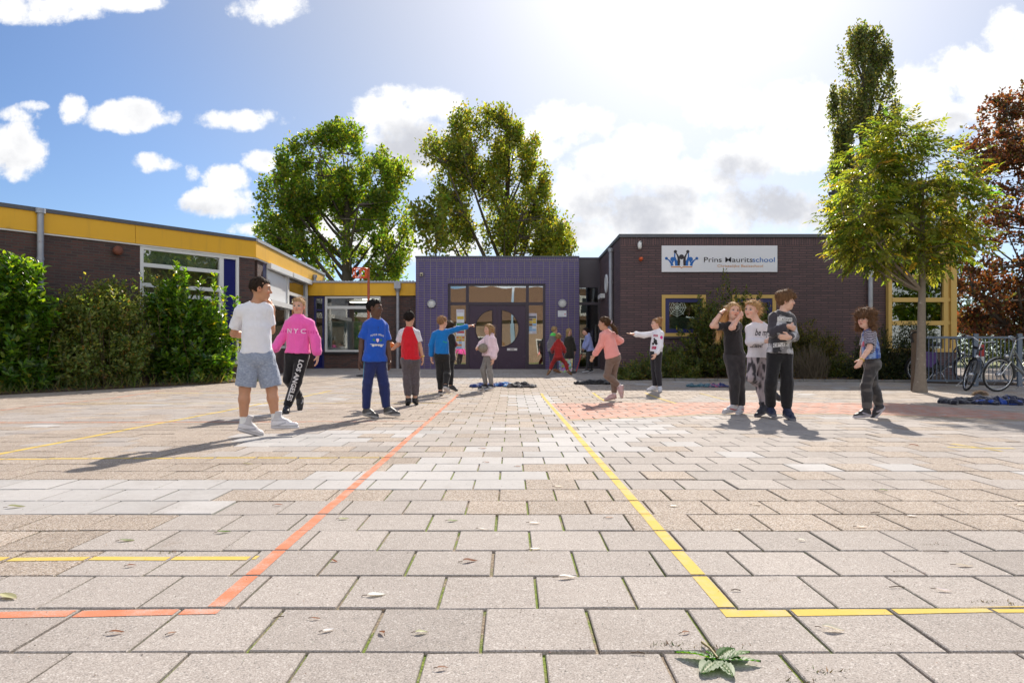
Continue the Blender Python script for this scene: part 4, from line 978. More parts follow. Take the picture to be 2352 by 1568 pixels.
bl = [B_(1975, 180, YP, 54, 1.5, 100, 2), B_(1945, 260, YP, 46, 1.6, 90, 1.7), B_(2018, 230, YP, 42, 1.5, 120, 2.0), B_(1980, 330, YP, 65, 2.0, 90, 2), B_(1955, 410, YP, 62, 2.0, 70, 1.6), B_(1925, 430, YP, 38, 1.6, 90, .9), B_(1985, 80, YP, 12, .7, 34, .4), B_(2012, 108, YP, 15, .8, 50, .5), B_(1965, 105, YP, 18, .8, 50, .6), B_(2035, 160, YP, 12, .8, 60, .5), B_(2050, 270, YP, 16, .9, 30, .2)]
PGR = [(4, (.105, .112, .058)), (3, (.14, .145, .070)), (2, (.075, .080, .045))]
tree('poplar_tree', 'slim tall grey green poplar towering above the young tree', 'tree', (at(1985, 800, YP)[0], YP, gz(30) - .01), Zat(110, YP), .38, bl, 50, 6, 21000, (.20, .145), PGR, rT, clump=(.30, .30, .85), up=2.6, fork=.12, group='trees behind the school')
YR = 23.0
bl = [B_(2290, 330, YR, 90, 1.6, 90, 1.6), B_(2360, 420, YR, 140, 2.0, 130, 2.6), B_(2260, 430, YR, 70, 1.6, 110, 1.4), B_(2330, 590, YR, 150, 2.2, 110, 3), B_(2290, 700, YR, 110, 1.8, 70, 2), B_(2420, 330, YR, 120, 2, 130, 1.6), B_(2460, 600, YR, 160, 2, 170, 2.5), B_(2235, 620, YR, 40, 1.2, 90, 1.0), B_(2260, 730, YR, 90, 1.4, 60, 1.6), B_(2350, 740, YR, 100, 1.6, 60, 1.6), B_(2300, 260, YR, 30, 1.0, 45, .4), B_(2345, 240, YR, 25, 1, 45, .4)]
COP = [(4, (.115, .054, .032)), (3, (.155, .074, .036)), (3, (.070, .038, .028)), (2.5, (.11, .11, .036))]
tree('copper_beech', 'copper red beech behind the bar fence at the edge of the yard', 'tree', (at(2380, 800, YR)[0], YR, gz(YR) - .01), Zat(330, YR), .24, bl, 30, 11, 22000, (.13, .095), COP, rT, mt=LEAF_R, clump=(.30, .30, .28), up=.8, fork=.12, hole=.12, group=None)
for (tx, ty, th_, lb) in ((34.5, -19, 12.0, 'green tree across the street mirrored in the glazed bay'), (40.5, -20, 11.0, 'second green tree across the street mirrored low in the glazed bay'), (24, 5.5, 8.5, 'leafy tree beyond the yard mirrored in the big classroom window'), (27, 11.5, 8.0, 'dark tree by the path mirrored in the blue panel window')):
    tree('street_tree', lb, 'tree', (tx, ty, -.01), th_ * .75, .2, [(tx, ty, th_ * .55, 3.2, 3.2, th_ * .33, 2), (tx + 1, ty + 1, th_ * .75, 2.2, 2.2, th_ * .22, 1)], 14, 8, 7000, (.36, .27), GREENS, rT, clump=(.6, .6, .6), up=.8)
# young ash in the yard
YA = 13.3
bl = [B_(2060, 330, YA, 55, .55, 55, 1.0), B_(2000, 400, YA, 70, .7, 70, 1.2), B_(2130, 400, YA, 100, .9, 90, 2.0), B_(1965, 500, YA, 64, .7, 66, 1.1), B_(2060, 500, YA, 110, .95, 80, 2.0), B_(2180, 480, YA, 75, .8, 80, 1.3), B_(2005, 570, YA, 72, .7, 42, 1.0), B_(2120, 580, YA, 110, .8, 38, 1.3), B_(2205, 555, YA, 35, .6, 45, .5), B_(2040, 285, YA, 26, .4, 35, .35)]
ASH = [(5, (.125, .15, .036)), (3, (.175, .185, .044)), (3, (.075, .092, .026)), (.3, (.28, .22, .04))]
# pinnate leaves: rows of narrow leaflets along short drooping stalks
def ash_tree():
    rng = np.random.default_rng(77)
    t_ = tree('young_ash', 'young light green tree with a slender pale trunk standing in the yard beside the bikes', 'tree', (at(2113, 900, YA)[0], YA, gz(YA) - .004), Zat(430, YA), .098, bl, 24, 9, 10, (.05, .02), ASH, rng, bark=BARKP, clump=(.2, .2, .2), up=.8, fork=.50, lean=(.05, 0))
    for ch in [o for o in bpy.data.objects if o.parent == t_ and o.name.startswith('crown')]: bpy.data.objects.remove(ch)
    B = np.array(bl); wg = B[:, 6] / B[:, 6].sum(); n = 2600
    i = rng.choice(len(B), n, p=wg); d = unit(rng, n); r = rng.uniform(.1, 1.10, n) ** .55; C = B[i, :3] + d * r[:, None] * B[i, 3:6]
    keep = vnoise(C, 2.6, 8) > .36; C, d = C[keep], d[keep]; n = len(C)
    A = d * .7 + unit(rng, n) * .5; A[:, 2] = A[:, 2] * .6 - .25; A /= np.linalg.norm(A, axis=1, keepdims=True)
    Nn = unit(rng, n) * .5 + np.array([[0, 0, 1.0]]); Bv = np.cross(A, Nn); Bv /= np.linalg.norm(Bv, axis=1, keepdims=True)
    Ls = rng.uniform(.22, .36, n); hue = np.concatenate([tint(rng, 1, c) for c in np.array([c[1] for c in ASH])[rng.choice(4, n, p=np.array([5, 3, 2, .8]) / 10.8)]])
    cs, as_, ns, ls, co_ = [], [], [], [], []
    for k in range(5):
        for s_ in (-1, 1):
            f = .15 + .19 * k
            cs.append(C + A * (Ls * f)[:, None]); as_.append(A * .7 + Bv * s_ * .9 + np.array([[0, 0, -.28]]) * 1 + rng.normal(0, .18, (n, 3))); ns.append(Nn + rng.normal(0, .3, (n, 3))); ls.append(Ls * (.40 - .02 * k) * rng.uniform(.8, 1.15, n)); co_.append(hue * rng.uniform(.85, 1.15, (n, 1)))
    cs.append(C + A * Ls[:, None]); as_.append(A + np.array([[0, 0, -.3]])); ns.append(Nn); ls.append(Ls * .42); co_.append(hue)
    ls = np.concatenate(ls)
    v, f, c = leaf_mesh(np.concatenate(cs), np.concatenate(as_), np.concatenate(ns), ls, ls * .40, np.concatenate(co_).clip(.004, 1), .18, 4)
    rawmesh('crown', v, f, LEAF_T, t_, col=c)
ash_tree()
# ---------------------------------------------------------------- shrubs
def shrub(name, label, base, blobs, n_stem, n_leaf, leaf, cols, rng, mt, along=True, dens=0.0, cat='bush', group=None, shape=6, shoots=(), up=.6, outw=.9, stemmat=None, spray=10, stem_r=.007, inner=.35):
    """leaves on shoots that grow out of the base into the envelope"""
    base = np.array(base, float); t_ = thing(name, label, cat, base, group); B = np.array(blobs, float); wg = B[:, 6] / B[:, 6].sum(); mb = MB()
    i = rng.choice(len(B), n_stem, p=wg); d = unit(rng, n_stem); r = rng.uniform(inner, 1.0, n_stem) ** .5; T = B[i, :3] + d * r[:, None] * B[i, 3:6]; OUT = d.copy()
    T[:, 2] = np.maximum(T[:, 2], base[2] + .04)
    C, A, Nn = [], [], []
    tips = [(t, o) for t, o in zip(T, OUT)] + [(np.array(s_), V3(0, 0, 1)) for s_ in shoots]
    ml = max(4, n_leaf // len(tips))
    for k, (t, o) in enumerate(tips):
        s0 = base + V3((t[0] - base[0]) * .55, (t[1] - base[1]) * .5, 0) if k < n_stem else np.array([t[0] + rng.normal(0, .06), t[1], max(base[2], t[2] - 1.3)])
        P = curve_pts(s0, t, (0, 0, -.05), 7, rng)
        if k % 11 == 0 or k >= n_stem: mb.tube(P, list(np.linspace(stem_r, stem_r * .3, 7)), 4, False)
        L = np.linalg.norm(t - s0); seg = min(.75, L * .7) if k < n_stem else L
        dirn = nrm(nrm(P[-1] - P[-2]) * .6 + o * .5 + V3(0, 0, up * .5))
        m_ = ml if k < n_stem else int(ml * 2.2)
        tt = rng.random(m_) ** .8
        base_pts = t - dirn * (seg * (1 - tt))[:, None] if k < n_stem else s0 + (t - s0) * tt[:, None]
        e1 = nrm(np.cross(dirn, V3(.3, .5, 1))); e2 = np.cross(dirn, e1); an = rng.uniform(0, 2 * math.pi, m_)
        rad = np.cos(an)[:, None] * e1 + np.sin(an)[:, None] * e2
        base_pts = base_pts + rng.normal(0, .03, (m_, 3)); C.append(base_pts); A.append(rad * outw + dirn * (.45 + .5 * tt[:, None]) + rng.normal(0, .4, (m_, 3))); Nn.append(dirn[None] * 1.0 - rad * .2 + rng.normal(0, .25, (m_, 3)))
    C, A, Nn = np.concatenate(C), np.concatenate(A), np.concatenate(Nn); k = C[:, 2] > base[2] + .02; C, A, Nn = C[k], A[k], Nn[k]; n = len(C)
    mb.build('stem', stemmat or TWIG, t_, recalc=False)
    cc = np.array([c[1] for c in cols]); pw = np.array([c[0] for c in cols], float); colr = np.concatenate([tint(rng, 1, c, .22, .15) for c in cc[rng.choice(len(cc), n, p=pw / pw.sum())]])
    sz = rng.uniform(.7, 1.2, n); v, f, c = leaf_mesh(C, A, Nn, leaf[0] * sz, leaf[1] * sz, colr.clip(.003, 1), .16, shape)
    rawmesh('foliage', v, f, mt, t_, col=c); return t_
rS = np.random.default_rng(33)
def Bw(px, py, off, rx, rz, w=1.0, th=.55):
    """envelope blob in front of the classroom wall, off metres out from it"""
    u = Wl.s_at(px); p = Wl.p(u, off, 0); Y = p[1]; px2 = px
    q = at(px2, py, Y); k = Y / F_PX; return (q[0], Y, q[2], rx * k, th, rz * k, w)
def wbase(px, off): p = Wl.p(Wl.s_at(px), off, 0); return (p[0], p[1], gz(p[1]))
LAUR = [(4, (.078, .145, .022)), (3, (.115, .19, .028)), (3, (.038, .08, .014)), (.5, (.22, .23, .04))]
OLIV = [(4, (.135, .175, .045)), (3, (.19, .225, .06)), (2, (.075, .115, .03)), (.45, (.26, .15, .04))]
bl = [Bw(30, 640, 1.00, 75, 60, 1.6), Bw(-60, 700, 1.00, 80, 110, 1.4), Bw(60, 720, 1.05, 70, 80, 2), Bw(70, 820, 1.05, 60, 80, 2), Bw(-10, 820, 1.15, 90, 90, 2), Bw(5, 600, 0.95, 35, 30, .6)]
shrub('laurel_bush', 'tall glossy laurel bush cut off by the photo edge before the brick wall', wbase(30, 0.88), bl, 360, 12500, (.150, .066), LAUR, rS, LEAF_G, group='shrubs along the classroom wing')
bl = [Bw(180, 720, 1.05, 75, 70, 2), Bw(260, 700, 1.05, 70, 62, 2), Bw(160, 820, 1.10, 80, 75, 2), Bw(260, 810, 1.10, 90, 80, 2), Bw(320, 780, 1.05, 40, 90, 1)]
sh_ = [Wl.p(Wl.s_at(px), .85, Wl.z_at(px, py)) for px, py in ((165, 640), (205, 650), (250, 645), (290, 642), (322, 640), (135, 660), (235, 655), (275, 650))]
shrub('cotoneaster_bush', 'brownish green small leaved bush between the two laurel bushes', wbase(215, 0.88), bl, 1000, 34000, (.078, .050), OLIV, rS, LEAF_D, group='shrubs along the classroom wing', shape=4, shoots=sh_)
bl = [Bw(400, 720, 1.05, 60, 75, 1.8), Bw(460, 745, 1.10, 65, 65, 2), Bw(500, 790, 1.10, 38, 85, 1.6), Bw(420, 820, 1.15, 90, 62, 2), Bw(380, 680, 1.00, 40, 50, .9), Bw(478, 835, 1.20, 60, 48, 1.5)]
sh_ = [Wl.p(Wl.s_at(px), .88, Wl.z_at(px, py)) for px, py in ((368, 612), (388, 625), (420, 655), (452, 640), (475, 668), (350, 650), (500, 690), (520, 710))]
shrub('laurel_bush', 'bright green laurel bush in front of the white framed classroom window', wbase(440, 0.93), bl, 360, 13500, (.145, .064), LAUR, rS, LEAF_G, group='shrubs along the classroom wing', shoots=sh_)
def Bh(px, py, Y, rx, rz, w=1.0, th=.5): q = at(px, py, Y); k = Y / F_PX; return (q[0], Y, q[2], rx * k, th, rz * k, w)
HB = [(4, (.085, .11, .026)), (3, (.125, .14, .034)), (2, (.045, .062, .018)), (.8, (.17, .13, .03))]
HB2 = [(4, (.085, .085, .018)), (3, (.12, .105, .020)), (2, (.045, .055, .014))]
YH = 17.9
bl = [Bh(1640, 800, YH, 110, 75, 2.4), Bh(1560, 830, YH, 70, 50, 1.5), Bh(1690, 740, YH, 75, 70, 1.5), Bh(1620, 730, YH, 40, 55, .8), Bh(1720, 830, YH, 80, 60, 1.5)]
sh_ = [at(px, py, YH + rS.normal(0, .15)) for px, py in ((1664, 622), (1650, 660), (1690, 665), (1672, 640), (1712, 665), (1738, 700), (1628, 665), (1600, 700), (1745, 672), (1764, 700), (1640, 690), (1700, 690))]
shrub('forsythia_bush', 'large olive bush with thin upright shoots growing up to the white name board', (at(1650, 880, YH)[0], YH, gz(YH)), bl, 520, 21000, (.100, .046), HB, rS, LEAF_D, group='shrubs along the hall', shoots=sh_, shape=4)
YH2 = 17.3
bl = [Bh(1480, 855, YH2, 70, 32, 1.6), Bh(1440, 865, YH2, 40, 20, .7), Bh(1520, 830, YH2, 55, 42, 1.2), Bh(1560, 860, YH2, 60, 28, 1.0)]
shrub('spreading_bush', 'low spreading olive bush at the corner of the hall behind the girl in pink', (at(1500, 885, YH2)[0], YH2, gz(YH2)), bl, 300, 9500, (.090, .034), HB, rS, LEAF_D, group='shrubs along the hall', shape=4)
YH3 = 18.2
bl = [Bh(1830, 800, YH3, 60, 40, 1.5), Bh(1800, 780, YH3, 40, 60, 1.0), Bh(1880, 790, YH3, 55, 36, 1.1), Bh(1850, 760, YH3, 30, 30, .5), Bh(1770, 840, YH3, 60, 45, 1)]
shrub('juniper_bush', 'yellow green feathery bush behind the boy with folded arms', (at(1830, 880, YH3)[0], YH3, gz(YH3)), bl, 340, 13000, (.110, .024), HB2, rS, LEAF_D, group='shrubs along the hall', shape=4)
bl = [Bh(1925, 840, YH3, 45, 40, 1.4), Bh(1900, 860, YH3, 50, 25, 1)]
shrub('small_bush', 'small dark bush against the brick right of the dry round twig bush', (at(1925, 880, YH3)[0], YH3, gz(YH3)), bl, 180, 5000, (.075, .036), HB, rS, LEAF_D, group='shrubs along the hall', shape=4)
YH4 = 17.0
bl = [Bh(2060, 800, YH4, 90, 60, 2), Bh(2000, 840, YH4, 60, 50, 1.4), Bh(2110, 790, YH4, 40, 75, 1.2), Bh(2040, 850, YH4, 110, 40, 1.5), Bh(1985, 800, YH4, 30, 40, .5)]
YEW = [(4, (.030, .042, .014)), (3, (.050, .060, .016)), (2, (.018, .026, .010)), (.2, (.3, .2, .03))]
shrub('yew_bush', 'dark dense evergreen bush behind the young tree and the curly haired child', (at(2050, 880, YH4)[0], YH4, gz(YH4)), bl, 520, 21000, (.090, .024), YEW, rS, LEAF_D, group='shrubs along the hall', shape=4)
# bare round twig bush
def twig_bush(label, c, rx, rz):
    t_ = thing('twig_bush', label, 'bush', c, 'shrubs along the hall'); mb = MB(); rng = np.random.default_rng(3)
    for k in range(330):
        d = unit(rng, 1)[0]; d[2] = abs(d[2]) * 1.0; e = np.array(c) + V3(0, 0, rz * .45) + d * np.array([rx, .42, rz * .62]) * rng.uniform(.75, 1.05)
        s0 = np.array(c) + V3(rng.normal(0, rx * .35), rng.normal(0, .15), 0)
        mb.tube(curve_pts(s0, e, (d[0] * .2, d[1] * .2, -.05), 5, rng), [.006, .005, .0045, .004, .002], 3, False)
    mb.build('twigs', mat('dry_twig', (.135, .105, .068), .9, .3, 9), t_, recalc=False)
YD = 17.4; kd = YD / F_PX
twig_bush('dry leafless round bush beside the boy with folded arms', (at(1862, 880, YD)[0], YD, gz(YD)), 44 * kd, 80 * kd)
# greenery beyond the fence
YB = 27.0
bl = [Bh(2420, 790, YB, 160, 40, 2, .8), Bh(2250, 800, YB, 110, 30, 1.2, .8), Bh(2560, 760, YB, 150, 80, 2, .8)]
shrub('hedge', 'dark green hedge along the path beyond the bar fence', (at(2400, 860, YB)[0], YB, gz(YB) - .01), bl, 500, 8000, (.12, .06), HB, rS, LEAF_D, cat='hedge', shape=4)
bl = [Bh(2210, 700, 29.0, 60, 130, 2, 1.0), Bh(2300, 740, 29.0, 120, 60, 2, 1.0)]
shrub('evergreen_bush', 'dark tall evergreen showing between glass bay and copper beech', (at(2250, 860, 29.0)[0], 29.0, gz(27) - .01), bl, 400, 7000, (.14, .06), HB, rS, LEAF_D, cat='bush', shape=4)
# ---------------------------------------------------------------- planting beds and edging
SOIL = mat('bed_soil', (.065, .045, .032), .95, .4, 9, bump=.02, bscale=40, dirt=((.20, .11, .05), 38, .58, .70))
def bed(name, pts, lift=.03):
    mb = MB(); mb.poly([(x, y, gz(y) + lift) for x, y in pts], (0, 0, -.10)); tag(mb.build(name, SOIL), kind='structure')
e0 = Wl.p(-.25, 1.05, 0); e1 = Wl.p(11, 1.15, 0)
bed('planting_bed', [tuple(Wl.p(.2, .02, 0)[:2]), tuple(Wl.p(.35, 1.25, 0)[:2]), tuple(Wl.p(2, 1.45, 0)[:2]), tuple(Wl.p(4, 1.40, 0)[:2]), tuple(Wl.p(7, 1.35, 0)[:2]), tuple(Wl.p(11, 1.3, 0)[:2]), tuple(Wl.p(11, .02, 0)[:2])])
bed('planting_bed', [(hx0 - .15, 18.98), (hx0 - .1, 17.6), (hx0 + .5, 16.95), (5.5, 16.6), (8.0, 16.4), (9.6, 16.2), (10.4, 15.3), (13.8, 15.15), (13.8, 18.98)])
mb = MB()
for a, b in zip([(hx0 + .5, 16.90), (5.5, 16.55), (8.0, 16.35)], [(5.5, 16.55), (8.0, 16.35), (9.6, 16.15)]):
    d = nrm(V3(b[0] - a[0], b[1] - a[1], 0)); L = math.hypot(b[0] - a[0], b[1] - a[1]); n = int(L / .5)
    for i in range(n): mb.obox((a[0], a[1], gz(a[1])), d, (-d[1], d[0], 0), L * i / n + .004, L * (i + 1) / n - .004, -.03, .03, -.1, .06, .008)
tag(mb.build('bed_edging', mat('concrete_edging', (.20, .19, .18), .9, .2, 5, bump=.003)), kind='structure')
# leaf litter and grass edges of the beds
rg2 = np.random.default_rng(9)
def litter(name, n, where, cols, size):
    P = np.array([where() for _ in range(n)]); P = np.concatenate([P, (gza(P[:, 1]) + .034 + rg2.uniform(0, .012, n))[:, None]], 1)
    A = unit(rg2, n); A[:, 2] *= .25; Nn = np.tile(V3(0, 0, 1), (n, 1)) + rg2.normal(0, .35, (n, 3)); c = np.concatenate([tint(rg2, 1, cols[k]) for k in rg2.integers(0, len(cols), n)])
    v, f, c = leaf_mesh(P, A, Nn, size * rg2.uniform(.6, 1.3, n), size * .6, c, .2, 4); return tag(rawmesh(name, v, f, LEAF_D, col=c), kind='stuff')
def on_left(): u = rg2.uniform(.3, 8); p = Wl.p(u, rg2.uniform(.5, 1.55), 0); return p[0], p[1]
def on_right(): x = rg2.uniform(hx0, 10.0); return x, np.interp(x, [hx0, 5.5, 8, 9.6], [17.1, 16.65, 16.45, 16.25]) + rg2.uniform(-.15, .7)
litter('leaf_litter', 700, on_left, [(.12, .07, .03), (.20, .13, .05), (.06, .04, .02)], .06)
litter('leaf_litter', 900, on_right, [(.14, .075, .03), (.22, .13, .05), (.07, .045, .02)], .06)
def blades(name, n, where, h, cols, mt=LEAF_D, lean=.5, wd=.007, kind='stuff'):
    P = np.array([where() for _ in range(n)]); P = np.concatenate([P, (gza(P[:, 1]) - .004)[:, None]], 1); A = rg2.normal(0, lean, (n, 3)); A[:, 2] = 1
    c = np.concatenate([tint(rg2, 1, cols[k]) for k in rg2.integers(0, len(cols), n)]); L = h * rg2.uniform(.4, 1.2, n)
    v, f, c = leaf_mesh(P, A, unit(rg2, n), L, np.full(n, wd), c, .1, 4); return tag(rawmesh(name, v, f, mt, col=c), kind=kind)
def le(): u = rg2.uniform(.4, 9); p = Wl.p(u, rg2.normal(1.40, .12), 0); return p[0], p[1]
blades('grass', 900, le, .32, [(.05, .10, .015), (.10, .13, .03), (.16, .14, .05)], lean=.55, wd=.012)
def lawn(): return rg2.uniform(9, 26), rg2.uniform(15.6, 34)
GRP = rawmesh('lawn', [(13.9, 15.35, gz(15.35) + .004), (60, 15.35, gz(15.35) + .004), (60, 60, .32), (13.9, 60, .32)], [(0, 1, 2, 3)], mat('lawn_green', (.10, .14, .022), .95, .4, 3, bump=.03, bscale=50)); tag(GRP, kind='structure')
# ================================================================ korfball post, fence, bikes, jackets, leaves
KOR = mat('orange_red_paint', (.68, .12, .03), .42, .12, 4); KOR2 = mat('weathered_red_paint', (.36, .075, .035), .5, .2, 6)
ky = 19.0; kx = Xat(846.5, ky); kz = Zat(616, ky); kp = thing('korfball_post', 'tall orange post with an open orange basket standing behind the boy in the blue shirt', 'korfball post', (kx, ky, gz(ky)))
mb = MB(); mb.tube([(kx, ky, gz(ky)), (kx, ky, Zat(660, ky))], .036, 12); mb.tube([(kx, ky, Zat(660, ky)), (kx, ky, kz)], .034, 12); mb.build('pole', KOR2, kp)
mb = MB(); mb.lathe((kx, ky, gz(ky) - .01), (0, 0, 1), [(.34, 0), (.34, .03), (.10, .06), (.06, .14), (0, .14)], 20); mb.build('base', DARKM, kp)
bc = V3(kx - .22, ky - .02, 0); br = .205; zb, zt = Zat(637, ky), Zat(617.5, ky)
mb = MB()
for z in (zb, zt): mb.tube([(bc[0] + br * math.cos(a), bc[1] + br * math.sin(a), z) for a in np.linspace(0, 2 * math.pi, 25)], .018, 6, False)
for a in np.linspace(0, 2 * math.pi, 9)[:-1]: mb.tube([(bc[0] + br * math.cos(a + .3), bc[1] + br * math.sin(a + .3), zb), (bc[0] + br * math.cos(a + .3), bc[1] + br * math.sin(a + .3), zt)], .014, 6)
pts = [(bc[0] + (br + .004) * math.cos(a), bc[1] + (br + .004) * math.sin(a)) for a in np.linspace(-.55, .55, 7)]
for p, q in zip(pts[:-1], pts[1:]): mb.add([(p[0], p[1], zb), (q[0], q[1], zb), (q[0], q[1], zt), (p[0], p[1], zt)], [(0, 1, 2, 3)])
mb.build('basket', KOR, kp)
# ---- bar fence
FY = 15.0; FEN = mat('blue_grey_steel', (.135, .165, .225), .4, .15, 4, metal=.25)
fx0, fx1 = Xat(2128, FY), Xat(2128, FY) + 7.6; fzt = gz(FY) + 1.09; fzb = gz(FY) + .10
fen = thing('bar_fence', 'low blue grey steel bar fence behind the parked bicycles', 'fence', (fx0, FY, gz(FY)))
mb = MB(); mb.box(fx0, fx1, FY - .02, FY + .02, fzt - .045, fzt); mb.box(fx0, fx1, FY - .02, FY + .02, fzb, fzb + .04); mb.build('rail', FEN, fen)
bars = np.arange(fx0 + .05, fx1, .088)
mbb = [x for x in bars]
for x in mbb: mb = MB(); mb.tube([(x, FY, fzb + .02), (x, FY, fzt - .03)], .0095, 6); mb.build('bar', FEN, fen)
for px in (2237.5, 2338, 2440, 2545): x = Xat(px, FY); mb = MB(); mb.box(x - .05, x + .05, FY - .075, FY - .023, gz(FY) - .05, fzt + .06, .006); mb.build('post', FEN, fen)
# ---- red and white bollard beyond the fence
by = 16.2; bx = Xat(2252, by); bo = thing('bollard', 'red and white striped bollard just behind the fence post', 'bollard', (bx, by, gz(by)))
WHT = mat('white_gloss', (.66, .66, .64), .35, .08, 5); RDT = mat('red_gloss', (.42, .035, .03), .35, .1, 5)
mb = MB(); mb.box(bx - .06, bx + .06, by - .06, by + .06, gz(by), gz(by) + .62, .008); mb.build('white_band', WHT, bo)
mb = MB(); mb.box(bx - .062, bx + .062, by - .062, by + .062, gz(by) + .62, gz(by) + .90, .01); mb.build('red_band', RDT, bo)
# ---- tree stake
sy = 13.55; sx = Xat(2099, sy); st = thing('tree_stake', 'weathered wooden stake with a rubber strap beside the young tree trunk', 'stake', (sx, sy, gz(sy)))
mb = MB(); mb.tube([(sx, sy, gz(sy) - .02), (sx + .01, sy, 1.0), (sx, sy, Zat(758, sy))], [.058, .055, .056], 10); mb.build('post', mat('weathered_wood', (.115, .080, .055), .9, .35, 6, bump=.006, bscale=40), st)
mb = MB(); mb.tube([(sx - .05, sy - .05, Zat(786, sy)), (sx - .075, sy - .02, Zat(770, sy)), (sx - .06, sy - .05, Zat(764, sy)), (sx + .06, sy - .055, Zat(762, sy))], .02, 6); mb.build('strap', mat('black_rubber', (.018, .018, .018), .7), st)
# ---- bicycles
TYRE = mat('tyre_rubber', (.018, .018, .019), .75, .2, 20); RIM = mat('bike_chrome', (.55, .55, .57), .25, .1, 8, metal=.85); CHR = RIM; BLKP = mat('black_enamel', (.016, .016, .02), .3, .1, 5); SILV = mat('silver_enamel', (.20, .21, .22), .3, .1, 5, metal=.5); SAD = mat('black_saddle', (.02, .018, .018), .6, .1)
def bicycle(label, front, ang, lean, fmat, steer=0.0, cover=None, rw=.335, basket=False):
    """front: ground contact of the front wheel; ang: direction from front wheel to rear wheel in plan"""
    t_ = thing('bicycle', label, 'bicycle', front, 'bicycles by the fence'); f0 = np.array(front, float)
    d = V3(math.cos(ang), math.sin(ang), 0); s_ = V3(-math.sin(ang), math.cos(ang), 0); u = nrm(UP * math.cos(lean) + s_ * math.sin(lean)); s2 = np.cross(u, d)
    P = lambda a, h, o=0.0: f0 + d * a + u * h + s2 * o
    wb = 1.08
    def wheel(ctr, dd, ss):
        mb = MB(); n = 36
        ring = lambda r, o=0: [ctr + r * (math.cos(a) * dd + math.sin(a) * u) + ss * o for a in np.linspace(0, 2 * math.pi, n + 1)]
        mb.tube(ring(rw - .019), .019, 8, False); w_ = mb.build('wheel', TYRE, t_)
        mb = MB(); mb.tube(ring(rw - .042), .011, 6, False); mb.build('rim', RIM, w_)
        mb = MB()
        for i in range(28):
            a = 2 * math.pi * i / 28; a2 = a + (.35 if i % 2 else -.35); o = .028 * (1 if i % 4 < 2 else -1)
            mb.tube([ctr + .03 * (math.cos(a2) * dd + math.sin(a2) * u) + ss * o, ctr + (rw - .045) * (math.cos(a) * dd + math.sin(a) * u)], .0016, 3, False)
        mb.build('spokes', RIM, w_)
        mb = MB(); mb.lathe(ctr - ss * .045, ss, [(.0, 0), (.035, 0), (.045, .03), (.045, .06), (.035, .09), (0, .09)], 12); mb.build('hub', CHR, w_)
        mb = MB(); arc = [ctr + (rw + .022) * (math.cos(a) * dd + math.sin(a) * u) for a in np.linspace(-.2, math.pi * .95, 18)]
        for i in range(17):
            A_, B2 = arc[i], arc[i + 1]; mb.add([A_ - ss * .026, A_ + ss * .026, B2 + ss * .026, B2 - ss * .026], [(0, 1, 2, 3)])
        mb.build('mudguard', fmat, w_)
    ds = nrm(d * math.cos(steer) + s2 * math.sin(steer)); ss = np.cross(u, ds)
    wheel(P(0, rw), ds, ss); wheel(P(wb, rw), d, s2)
    hb, ht = P(.20, .62), P(.27, .86); bbk = P(.62, .29); sb_, stp = P(.72, .58), P(.79, .86); rx_ = P(wb, rw)
    mb = MB(); mb.tube([hb, bbk], .021, 8); mb.tube([ht, P(.55, .42), P(.66, .40)], .017, 8); mb.tube([bbk, sb_], .018, 8); mb.tube([hb, ht], .023, 8)
    for o in (-.05, .05): mb.tube([bbk + s2 * o * .6, rx_ + s2 * o], .010, 6); mb.tube([P(.74, .64, o * .3), rx_ + s2 * o], .009, 6)
    mb.build('frame', fmat, t_)
    mb = MB()
    cr = hb + ds * 0
    for o in (-.055, .055): mb.tube([hb + ss * o * .9 - u * .02, P(.12, .50) + ss * o, P(0, rw) + ss * o], [.014, .013, .010], 7)
    mb.tube([hb + ss * .055 - u * .02, hb - ss * .055 - u * .02], .014, 7); mb.build('fork', CHR if fmat is SILV else fmat, t_)
    hs = P(.31, 1.02)
    mb = MB(); mb.tube([ht, hs], .013, 8)
    for sg in (-1, 1): mb.tube([hs, hs + ss * sg * .06 - ds * .03, hs + ss * sg * .16 + u * .05 - ds * .02, hs + ss * sg * .25 + u * .06 + ds * .10, hs + ss * sg * .27 + u * .035 + ds * .24], .0105, 7)
    hbx = mb.build('handlebar', CHR, t_)
    mb = MB()
    for sg in (-1, 1): mb.tube([hs + ss * sg * .262 + u * .045 + ds * .16, hs + ss * sg * .272 + u * .03 + ds * .29], .017, 8)
    mb.build('grip', SAD, hbx)
    mb = MB()
    for sg in (-1, 1): mb.tube([hs + ss * sg * .255 + u * .05 + ds * .09 - ds * .03, hs + ss * sg * .235 + u * .02 + ds * .20], .006, 5)
    mb.build('brake_lever', CHR, hbx)
    mb = MB(); mb.tube([sb_, stp], .013, 8); mb.build('seat_post', CHR, t_)
    mb = MB(); A_ = stp + u * .03
    mb.add([A_ + d * a + s2 * b + u * c for a, b, c in ((-.16, -.02, .02), (-.16, .02, .02), (.02, .05, .02), (.11, .10, .035), (.14, .06, .03), (.14, -.06, .03), (.11, -.10, .035), (.02, -.05, .02), (-.15, -.015, -.02), (-.15, .015, -.02), (.02, .03, -.03), (.11, .08, -.03), (.13, .05, -.03), (.13, -.05, -.03), (.11, -.08, -.03), (.02, -.03, -.03))],
        [(0, 7, 2, 1), (7, 6, 3, 2), (6, 5, 4, 3)] + [(i, (i + 1) % 8, 8 + (i + 1) % 8, 8 + i) for i in range(8)] + [(8, 9, 10, 15), (15, 10, 11, 14), (14, 11, 12, 13)]); mb.build('saddle', SAD, t_)
    mb = MB(); mb.tube([P(.86, .70, -.06), P(1.25, .70, -.06), P(1.28, .70, 0), P(1.25, .70, .06), P(.86, .70, .06)], .007, 6)
